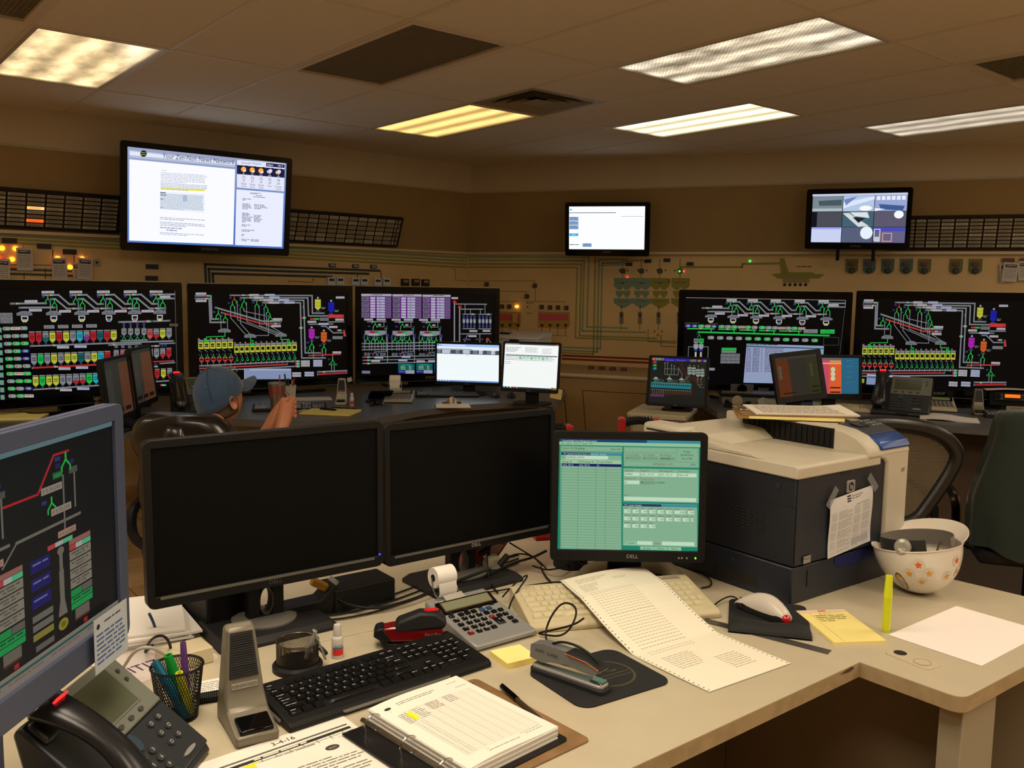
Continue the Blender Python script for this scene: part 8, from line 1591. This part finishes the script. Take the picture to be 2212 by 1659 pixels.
def base5(t):
    MB().cyl((0, 0, .28), .028, .28).build('gas_column', M_blk, t)
    for k in range(5): a = 2*pi*k/5+.3; MB().tube([(0, 0, .12), (.16*cos(a), .16*sin(a), .1), (.3*cos(a), .3*sin(a), .07)], .018, 8).build('leg', M_blk, t); MB().cyl((.3*cos(a), .3*sin(a), .03), .028, .03, 14, 'x').build('caster', M_blk, t)
def seatpad(t, m): MB().loft([[(x, y, .45+.035*e*h_) for x, h_ in ((-.25*e, 0), (-.24*e, 1), (.24*e, 1), (.25*e, 0), (.24*e, -1), (-.24*e, -1))] for y, e in ((-.22, .75), (-.18, 1), (.0, 1), (.2, 1), (.24, .8))]).build('seat', m, t, smooth=70, bevel=.01)
def mesh_chair():
    t = thing('office_chair', 'office chair with a grey mesh back between the printer and the green coat', 'office chair', (1.53, 3.78, .0), .0); mf = mat('black leather frame', (26, 25, 24), .35, bump=.2, bscale=30)
    # back frame outline, seen from the rear; x right, z up
    o_ = [(-.20, .56), (-.26, .7), (-.30, .86), (-.27, .95), (-.12, 1.005), (.06, 1.01), (.22, .975), (.31, .90), (.315, .84), (.24, .70), (.15, .56)]; yb = lambda z: -.12-.12*(z-.5)
    P = [V((x, yb(z)-.03*(1-(x/.3)**2), z)) for x, z in o_]
    MB().tube(P, .032, 10, closed=True, smooth=2).build('back_frame', mf, t, smooth=80)
    b = MB(); n = 44
    import itertools
    def inside(z): # horizontal extent at z
        xs = []; q = o_+[o_[0]]
        for (xa, za), (xb, zb) in zip(q, q[1:]):
            if (za-z)*(zb-z) < 0: xs.append(xa+(xb-xa)*(z-za)/(zb-za))
        return (min(xs), max(xs)) if len(xs) > 1 else None
    for k in range(74):
        z = .57+k*.0062; e = inside(z)
        if e: b.tube([(e[0]+(e[1]-e[0])*i/6, yb(z)-.03*(1-((e[0]+(e[1]-e[0])*i/6)/.3)**2), z) for i in range(7)], .0013, 3)
    for k in range(-48, 49):
        x = k*.0062; zs = [z for z in [.565+.0047*i for i in range(98)] if inside(z) and inside(z)[0] < x < inside(z)[1]]
        if len(zs) > 3: b.tube([(x, yb(z)-.03*(1-(x/.3)**2), z) for z in (zs[0], (zs[0]+zs[-1])/2, zs[-1])], .001, 3)
    b.build('mesh_back', mat('grey brown mesh fabric', (136, 124, 100), .7), t)['kind'] = 'stuff'
    MB().tube([(0, -.16, .6), (0, -.17, .5), (0, -.05, .42), (0, 0, .42)], .03, 8, smooth=1).build('back_bracket', M_blk, t); seatpad(t, mat('dark seat fabric', (34, 34, 36), .9)); base5(t)
    for s_ in (-1, 1): MB().tube([(s_*.25, -.05, .45), (s_*.3, -.05, .5), (s_*.3, -.03, .66), (s_*.3, .2, .68)], .018, 8, smooth=1).build('armrest', M_blk, t)
mesh_chair()
t = thing('office_chair', 'dark office chair carrying the dark green coat at the right edge', 'office chair', (2.25, 3.72, 0), -.3)
MB().loft([[(.24*e*math.copysign(abs(cos(a))**.5, cos(a)), -.14-.1*(z-.5)+.035*e*math.copysign(abs(sin(a))**.8, sin(a)), z) for a in [2*pi*i/16 for i in range(16)]] for z, e in ((.54, .7), (.6, .95), (.8, 1), (1.0, .95), (1.045, .7))]).build('backrest', M_blk2, t, smooth=70); seatpad(t, M_blk2); base5(t)
MB().tube([(0, -.16, .6), (0, -.17, .5), (0, -.05, .42), (0, 0, .42)], .03, 8, smooth=1).build('back_bracket', M_blk, t)
for s_ in (-1, 1): MB().tube([(s_*.25, -.05, .45), (s_*.31, -.05, .5), (s_*.31, -.03, .64), (s_*.31, .22, .66)], .02, 8, smooth=1).build('armrest', M_gloss, t)
t = thing('coat', 'dark green coat draped over the chair back at the right edge', 'coat', (2.28, 3.72, -.02), -.3); mco = mat('dark green felted cloth', (26, 40, 30), .95, bump=.5, bscale=40, var=.15, vscale=8, sheen=.3)
random.seed(11); rg = []; n = 34
for side_ in (0,):
    for k in range(15):
        f = k/14; z = 1.085-.56*f if k > 2 else 1.085-.012*k*k
        w_ = .235+.09*min(1, f*1.6)-.05*max(0, f-.75)
        ring = []
        for i in range(n):
            a = 2*pi*i/n; wr = 1+.035*sin(5*a+2*f)+.045*f*sin(9*a+1.3)+.02*sin(15*a+4*f); x = w_*wr*math.copysign(abs(cos(a))**.6, cos(a)); y = -.19-.09*(z-.5)+(.055+.05*f)*wr*math.copysign(abs(sin(a))**.8, sin(a))
            ring.append((x, y, z-.05*f*max(0, sin(3*a+.5))))
        rg.append(ring)
top = [(p[0]*.7, -.24+(p[1]+.24)*.5, 1.095) for p in rg[0]]
MB().loft([[(0, -.24, 1.1)]*n, top]+rg, cap=False).build('body_cloth', mco, t, smooth=80)
# ------------------------------------------------------------------ what hangs on the walls
def wframe(side):                            # plane of the cream board: t along the wall from the corner, z up
    d = -DL if side == 'L' else DR; n = NL if side == 'L' else NR; return d, n
def wp_(side, s, z, t): return V(wpt(side, s, z, t))
def proj(px, py, side, s=-.2): # where a photo point meets the board
    d, n = wframe(side); p0 = V((CO.x+n.x*s, CO.y+n.y*s, 0)); p = PW(px, py, p0, V((n.x, n.y, 0))); q0 = V(wpt(side, s, 0, 0)); return ((V((p.x, p.y))-V((q0.x, q0.y))).dot(d), p.z)
class WB(CV):
    def __init__(s, side): super().__init__(1, 1); s.side = side
    def pt(s, x, y): a = proj(x, y, s.side); return (a[0], -a[1])
    def pl(s, pts, k, dz=0): return s.poly([s.pt(*p) for p in pts], k, dz)
    def ln(s, pts, wd, k, dz=0): return s.line([s.pt(*p) for p in pts], wd, k, dz)
    def fin(s, name, parent, off=.0006):
        d, n = wframe(s.side); q0 = V(wpt(s.side, -.2, 0, 0))
        return s.build(name, M_print, parent, lambda u, v, e: (q0.x+d.x*u+n.x*(off+e*2), q0.y+d.y*u+n.y*(off+e*2), -v))
G1, G2, G3_, TE, OL = (148, 146, 84), (136, 152, 118), (120, 132, 70), (116, 140, 122), (140, 136, 60)
mb = thing('mimic_diagram', 'painted conveyor and silo diagram with pipe stripes on the right wall', 'wall diagram', (CO.x, CO.y, 0)); mb.location = (0, 0, 0)
w_ = WB('R'); lw = .016
for k, (y, kk) in enumerate(((556, G2), (563, G2), (571, G1), (578, G1))):
    xr = [1272, 1262, 1256, 1247][k]; yb = [709, 718, 728, 733][k]; xe = [1355, 1395, 1418, 1460][k]
    w_.ln([(1014, y-1), (xr, y), (xr-4, yb-3), (xe, yb+ (0, 0, 3, 5)[k])], lw, kk)
for k, (x, kk, y0, y1, xs) in enumerate(((1286, G1, 556, 765, 1214), (1294, G2, 560, 760, 1216), (1301, G2, 569, 753, 1216))):
    w_.ln([(x+60 if k else x, y0), (x, y0), (x-4, y1), (xs, y1-3)], lw, kk)
w_.ln([(1301, 569), (1388, 562)], .012, G2); w_.ln([(1294, 574), (1345, 572)], .012, G2)
w_.ln([(1216, 768), (1405, 776)], .02, (130, 44, 20)); w_.ln([(1216, 775), (1405, 784)], .02, (130, 44, 20))
for pts in ([(1014, 607), (1155, 607), (1157, 650)], [(1076, 629), (1137, 630), (1138, 640)], [(1076, 651), (1120, 652)], [(1137, 651), (1222, 652)]): w_.ln(pts, .007, (150, 122, 62))
for x0, x1 in ((1076, 1120), (1162, 1226)):
    w_.pl([(x0, 673), (x1+5, 674), (x1+5, 704), (x1-2, 711), (x0, 708)], (176, 140, 66)); w_.pl([(x0+2, 678), (x1+1, 679), (x1+1, 692), (x0+2, 692)], (196, 84, 92), 1)
    for k in range(4 if x0 > 1100 else 3): x = x0+9+k*17; w_.ln([(x, 700), (x, 724)], .006, (120, 96, 50), 1); w_.pl([(x-3, 700), (x+3, 700), (x+3, 705), (x-3, 705)], (40, 34, 24), 2)
w_.ln([(1186, 724), (1228, 726)], .005, (120, 96, 50))
for k, x in enumerate((1326, 1366, 1406, 1450)):
    kk = TE if k < 2 else OL; w2 = 40
    w_.pl([(x, 600), (x+w2, 601), (x+w2, 618), (x+31, 626), (x+24, 626), (x+20, 620), (x+16, 626), (x+9, 626), (x, 618)], kk)
    w_.pl([(x+4, 628), (x+36, 628), (x+36, 635), (x+30, 643), (x+26, 643), (x+20, 635), (x+14, 643), (x+10, 643), (x+4, 635)], kk); w_.pl([(x, 644), (x+w2, 645), (x+w2, 655), (x+24, 665), (x+16, 665), (x, 655)], kk)
    w_.ln([(x+19, 560), (x+19, 600)], .006, (96, 100, 60)); w_.ln([(x+17, 665), (x+16, 712)], .006, (96, 100, 60)); w_.pl([(x+12, 674), (x+21, 674), (x+21, 700), (x+12, 700)], (120, 116, 96), 1); w_.pl([(x+14, 676), (x+19, 676), (x+19, 685), (x+14, 685)], (60, 54, 40), 2)
    w_.pl([(x+15, 580), (x+24, 580), (x+26, 586), (x+24, 591), (x+15, 591), (x+13, 586)], (70, 76, 50), 1)
    for r_ in range(2): w_.pl([(x+6, 610+r_*40), (x+32, 610+r_*40), (x+32, 611+r_*40), (x+6, 611+r_*40)], (60, 80, 70), 1)
w_.ln([(1470, 577), (1603, 577), (1604, 570), (1684, 569)], .018, OL)
w_.pl([(1684, 558), (1694, 558), (1704, 588), (1756, 588), (1760, 592), (1780, 592), (1778, 596), (1768, 602), (1680, 602), (1665, 592), (1686, 590)], OL, 1); w_.pl([(1690, 602), (1749, 602), (1749, 611), (1691, 611)], (150, 132, 96), 2)
for k in range(5): w_.disc(*w_.pt(1695+k*11.3, 615), .014, (60, 22, 14), 12, 2); w_.disc(*w_.pt(1695+k*11.3, 615), .008, (30, 14, 10), 10, 3)
for k, x in enumerate((1399, 1419, 1427)): w_.disc(*w_.pt(1412+k*9 if k else 1414, 716+(k % 2)*8), .012, (150, 130, 80), 10, 1)
w_.ln([(1400, 712), (1400, 738), (1460, 742)], .006, (120, 100, 60)); w_.ln([(1428, 724), (1428, 748), (1460, 749)], .006, (100, 60, 36))
w_.words(*w_.pt(1721, 575), .12, .012, (70, 56, 30)); w_.words(*w_.pt(1137, 654), .07, .01, (70, 56, 30)); w_.words(*w_.pt(1138, 676), .05, .01, (70, 56, 30))
w_.fin('painted_diagram', mb)
def wbox(side, px, py, w2, h2, dep, m, name, parent, shape='box', off=0):
    t_, z = proj(px, py, side); d, n = wframe(side); q = V(wpt(side, -.2, z, t_)); rz = math.atan2(d.y, d.x) if side == 'R' else math.atan2(-d.y, -d.x)
    b = MB()
    if shape == 'box': b.b3((-w2/2, -dep-off, -h2/2), (w2/2, 0-off, h2/2))
    elif shape == 'disc': b.lathe([(w2/2, -off), (w2/2, -off-dep*.6), (w2*.38, -off-dep)], 12, (0, 0, 0), 'y')
    else: b.prism(shape, -dep-off, -off, 'y')
    return b.build(name, m, parent, bevel=0, loc=tuple(q), rot=(0, 0, rz))
M_ind = mat('black indicator case', (24, 22, 18), .5); M_red = mat('dark red square lamp', (110, 34, 20), .4)
for (x, y) in ((1052, 614), (1156, 617), (1139, 640), (1085, 662), (1101, 662), (1171, 663), (1189, 664), (1206, 664), (1224, 665)):
    o = wbox('R', x, y, .036, .038, .02, M_ind, 'indicator_lamp', mb); wbox('R', x, y, .02, .02, .003, mat('dim amber lens', (120, 70, 40), .3), 'lens', mb, off=.02)
wbox('R', 1117, 662, .03, .022, .02, emit_mat('amber lamp', (255, 170, 60), 3), 'lit_amber_lamp', mb)
for (x, y) in ((1359, 571), (1400, 564), (1441, 562), (1491, 570)): wbox('R', x, y, .06, .03, .012, M_ind, 'meter_window', mb)
for x, y, k in ((1355, 598, (255, 40, 40)), (1468, 586, (60, 255, 60)), (1477, 586, (255, 60, 60)), (1620, 564, (60, 255, 90))): wbox('R', x, y, .018, .018, .008, emit_mat('lamp %s' % str(k), k, 2.5), 'lit_lamp', mb, 'disc')
for (x, y) in ((1338, 584), (1356, 584), (1378, 584), (1397, 584), (1420, 584), (1438, 584), (1458, 584), (1346, 612), (1386, 612), (1426, 612), (1446, 605), (1446, 610), (1140, 663), (1343, 663), (1383, 663), (1423, 664)): wbox('R', x, y, .014, .014, .006, M_ind, 'dark_lamp', mb, 'disc')
shp = [(-.048, .06), (.048, .06), (.048, -.035), (.03, -.055), (0, -.066), (-.03, -.055), (-.048, -.035)]
for k, (x, kk) in enumerate(((1840, 0), (1878, 1), (1918, 1), (1958, 1), (1997, 0), (2065, 0), (2107, 0))):
    x_ = x; y_ = 575+(k//4)*.5; s_ = thing('push_button_station', ('leftmost olive', 'teal first', 'teal second', 'teal third', 'olive fifth', 'olive sixth', 'olive seventh')[k]+' push button plate in the row under the camera-view television', 'push button', (0, 0, 0), 0, None)
    s_['label'] = ['olive push button plate first from the left under the camera-view television', 'teal push button plate second from the left in the row, right after the olive first', 'teal push button plate in the middle of the three teal ones', 'teal push button plate rightmost of the three teal ones', 'olive push button plate just right of the three teal ones', 'olive push button plate left of the last pair in the row', 'olive push button plate at the right end of the row, beside the white tags'][k]
    wbox('R', x_, y_, .1, .12, .006, mat('olive plate' if not kk else 'teal plate', (104, 106, 40) if not kk else (70, 104, 92), .5), 'plate', s_, shp); wbox('R', x_, y_-5, .042, .03, .02, mat('dark red push button', (100, 34, 22), .4), 'red_button', s_, off=.006); wbox('R', x_, y_+9, .045, .04, .03, mat('dark blue rotary switch', (26, 40, 52), .4), 'rotary_switch', s_, 'disc', off=.006)
# left wall diagram
ml = thing('mimic_diagram', 'painted pipe stripes and dark pipes with gauges on the left wall', 'wall diagram', (0, 0, 0))
w_ = WB('L')
for k, kk in enumerate((G2, G2, G1, G1)):
    w_.ln([(-60, 503+k*8-7), (1010, 557+k*7)], .018, kk)
for k in range(3): w_.ln([(445+k*8, 612), (443+k*8, 572+k*10-1), (820-k*24 if k < 2 else 716, 585+k*6.5)], .02, (46, 66, 70)); 
for x, y0, y1 in ((823, 587, 612), (772, 591, 612), (716, 598, 612)): w_.ln([(x, y0), (x, y1)], .008, (50, 44, 30))
for k in range(2): w_.ln([(-60, 579+k*10), (165, 586+k*10)], .016, (60, 76, 66))
w_.ln([(-40, 571), (110, 573)], .006, (80, 104, 90))
for x, y0, y1 in ((114, 540, 558), (160, 548, 570), (52, 590, 602), (98, 580, 602), (20, 560, 577)): w_.ln([(x, y0), (x, y1)], .006, (60, 50, 30))
w_.ln([(624, 612), (624, 607), (676, 610), (678, 602), (674, 605)], .006, (120, 104, 50)); w_.ln([(978, 580), (984, 583), (983, 605), (1010, 607)], .006, (120, 104, 50)); w_.fin('painted_diagram', ml)
for x, y in ((20, 520), (95, 532), (150, 544), (328, 576), (327, 601)): wbox('L', x, y, .09, .035, .012, M_ind, 'meter_window', ml)
for x, y in ((717, 573), (767, 575), (806, 576)): wbox('L', x, y, .062, .03, .014, M_ind, 'meter_window', ml); wbox('L', x, y, .045, .016, .002, mat('pale meter face', (150, 160, 190), .4), 'meter_face', ml, off=.014)
for k, (x, y) in enumerate(((713, 607), (732, 607), (765, 608), (784, 608), (813, 609), (832, 609), (873, 610), (896, 610), (917, 611))):
    wbox('L', x, y, .075, .065, .03, mat('gauge box lit pale', (206, 220, 236), .25) if k < 6 else M_ind, 'gauge_box', ml); wbox('L', x, y-2.5, .05, .02, .002, M_ind if k < 6 else mat('gauge face', (150, 140, 110), .4), 'gauge_face', ml, off=.03)  # bluish reflected light is painted into the colour of the pale boxes
for k, (x, y) in enumerate(((4, 536), (33, 537), (26, 560), (124, 558), (151, 577), (177, 559))): wbox('L', x, y, .034, .034, .02, emit_mat('amber bulb', (255, 140, 30), 4), 'lit_amber_lamp', ml, 'disc')
for x, y in ((0, 556), (168, 576)): wbox('L', x, y, .024, .024, .012, emit_mat('red bulb', (255, 40, 20), 3), 'lit_red_lamp', ml, 'disc')
wbox('L', 208, 567, .045, .045, .012, mat('light switch plate', (150, 150, 140), .4), 'key_switch', ml); wbox('L', 208, 567, .016, .016, .006, M_blk, 'key_hole', ml, 'disc', off=.012)
def tagcard(label, side, x, y, w2=.1, h2=.155, rot=0, k=(196, 190, 184), off=.03, head=True, hk=(60, 50, 50), group=None):
    t_, z = proj(x, y, side); d, n = wframe(side); q = V(wpt(side, -.2, z, t_))+V((n.x, n.y, 0))*off; rz = math.atan2(d.y, d.x) if side == 'R' else math.atan2(-d.y, -d.x)
    t = thing('hanging_tag', label, 'tag', q, rz, group); t.rotation_euler = (0, rot, rz); MB().b3((-w2/2, -.0008, -h2/2), (w2/2, .0008, h2/2)).build('card', mat('tag %d' % k[2], k, .8), t); MB().tube([(0, 0, h2/2-.008), (0, off*.6, h2/2+.012), (0, off*.9, h2/2+.03)], .001, 4).build('string', M_blk, t)
    if head:
        c = CV(1, 1); c.rect(-w2*.38, -h2*.4, w2*.76, h2*.16, hk, 1); c.words(-w2*.3, -h2*.36, w2*.6, h2*.07, k, dz=2)
        for r_ in range(6): c.words(-w2*.38, -h2*.16+r_*h2*.09, w2*.76, h2*.05, (140, 130, 124), dz=1)
        c.build('print', M_print, t, lambda u, v, d2: (u, -.001-d2, -v))
tagcard('white tag hanging furthest left on the left wall under an amber lamp', 'L', 2, 584, rot=.06)
tagcard('white tag hanging second from the left beside two amber lamps', 'L', 51, 560)
tagcard('white tag hanging third from the left on the left wall', 'L', 126, 581, rot=-.02)
tagcard('white tag hanging fourth from the left, beside the key switch', 'L', 181, 581, rot=.06)
tagcard('white tag behind the fourth one, tilted the other way', 'L', 172, 590, rot=-.12, off=.012)
tagcard('small yellow tag hanging under the lit amber lamp by the white printer', 'R', 1115, 687, .055, .09, .04, (196, 160, 90), head=False)
c = thing('hanging_tag', '', 'tag')
bpy.data.objects.remove(c)
tagcard('white danger tag hanging right of the push button row', 'R', 2181, 588, .105, .15, .07)
tagcard('white tag tucked behind the danger tag right of the push button row', 'R', 2175, 590, .105, .15, -.08, off=.014)
tagcard('white tag cut by the right edge of the picture', 'R', 2214, 585, .1, .15, -.06)
for x, y in ((2178, 562), (2216, 562)): wbox('R', x, y, .085, .03, .015, mat('dark red meter', (90, 30, 22), .4), 'meter_window', mb)
# annunciator panels on the sloped band
def annun(side, t0, t1, cols, rows, label, group=None, lit=()):
    d, n = wframe(side); sl = math.atan2(.22, ZT-ZL); zc = 1.53+.50; s = lambda z: -.22*(ZT-z)/(ZT-ZL)
    tm = (t0+t1)/2; W, H = abs(t1-t0), .275; q = V(wpt(side, s(zc), zc, tm)); rz = math.atan2(d.y, d.x) if side == 'R' else math.atan2(-d.y, -d.x)
    t = thing('annunciator_panel', label, 'alarm panel', q, rz, group); t.rotation_euler = (sl, 0, rz)
    fr = MB().b3((-W/2, -.035, -H/2), (W/2, 0, H/2)).build('frame', mat('dark brown panel frame', (28, 24, 18), .5), t, bevel=.003)
    m_w = mat('unlit window tile', (176, 166, 144), .4, var=.08, vscale=50); m_p = mat('unlit pale window tile', (206, 198, 176), .4); wm = CV(1, 1)
    xs = []; x = -W/2+.02; tot = sum(cols); un = (W-.04)/tot
    for ci, cw in enumerate(cols):
        for r_ in range(rows):
            cw_, ch_ = un*cw-.014, (H-.036)/rows-.010; cx = x+un*cw/2; cz = H/2-.018-(r_+.5)*(H-.036)/rows
            mm = emit_mat('lit window %d' % r_, (255, 100, 30) if r_ > 3 else (255, 190, 120), 1.3) if (ci, r_) in lit else (m_p if random.random() < .2 else m_w)
            key = ('win', round(cw_, 4), round(ch_, 4), mm.name)
            if key in keymesh: o = obj('window_tile', keymesh[key], t)
            else: o = MB().b3((-cw_/2, -.004, -ch_/2), (cw_/2, 0, ch_/2)).build('window_tile', mm, t); keymesh[key] = o.data
            o.location = (cx, -.036, cz)
            for q_ in range(2): wm.words(cx-cw_*.38, -(cz+ch_*.22-q_*ch_*.4), cw_*.76, ch_*.2, (60, 54, 44))
        x += un*cw
    wm.build('window_lettering', M_print, t, lambda u, v, d2: (u, -.0405-d2, -v))['kind'] = 'stuff'
annun('L', 4.35, 3.23, [.5, .5, .5, .5, .5, .5, 1, 1, 1, 1, 1, 1][:12], 8, 'long alarm window panel at the far left with two lit orange windows', None, {(7, 3), (7, 6)})
annun('L', 1.95, .80, [1]*11+[.35, .35], 6, 'long alarm window panel right of the news television on the left wall')
annun('R', 3.76, 4.85, [.8, .8, .8, 1, 1, 1, 1, 1, 1, 1, 1], 8, 'long alarm window panel right of the camera-view television')
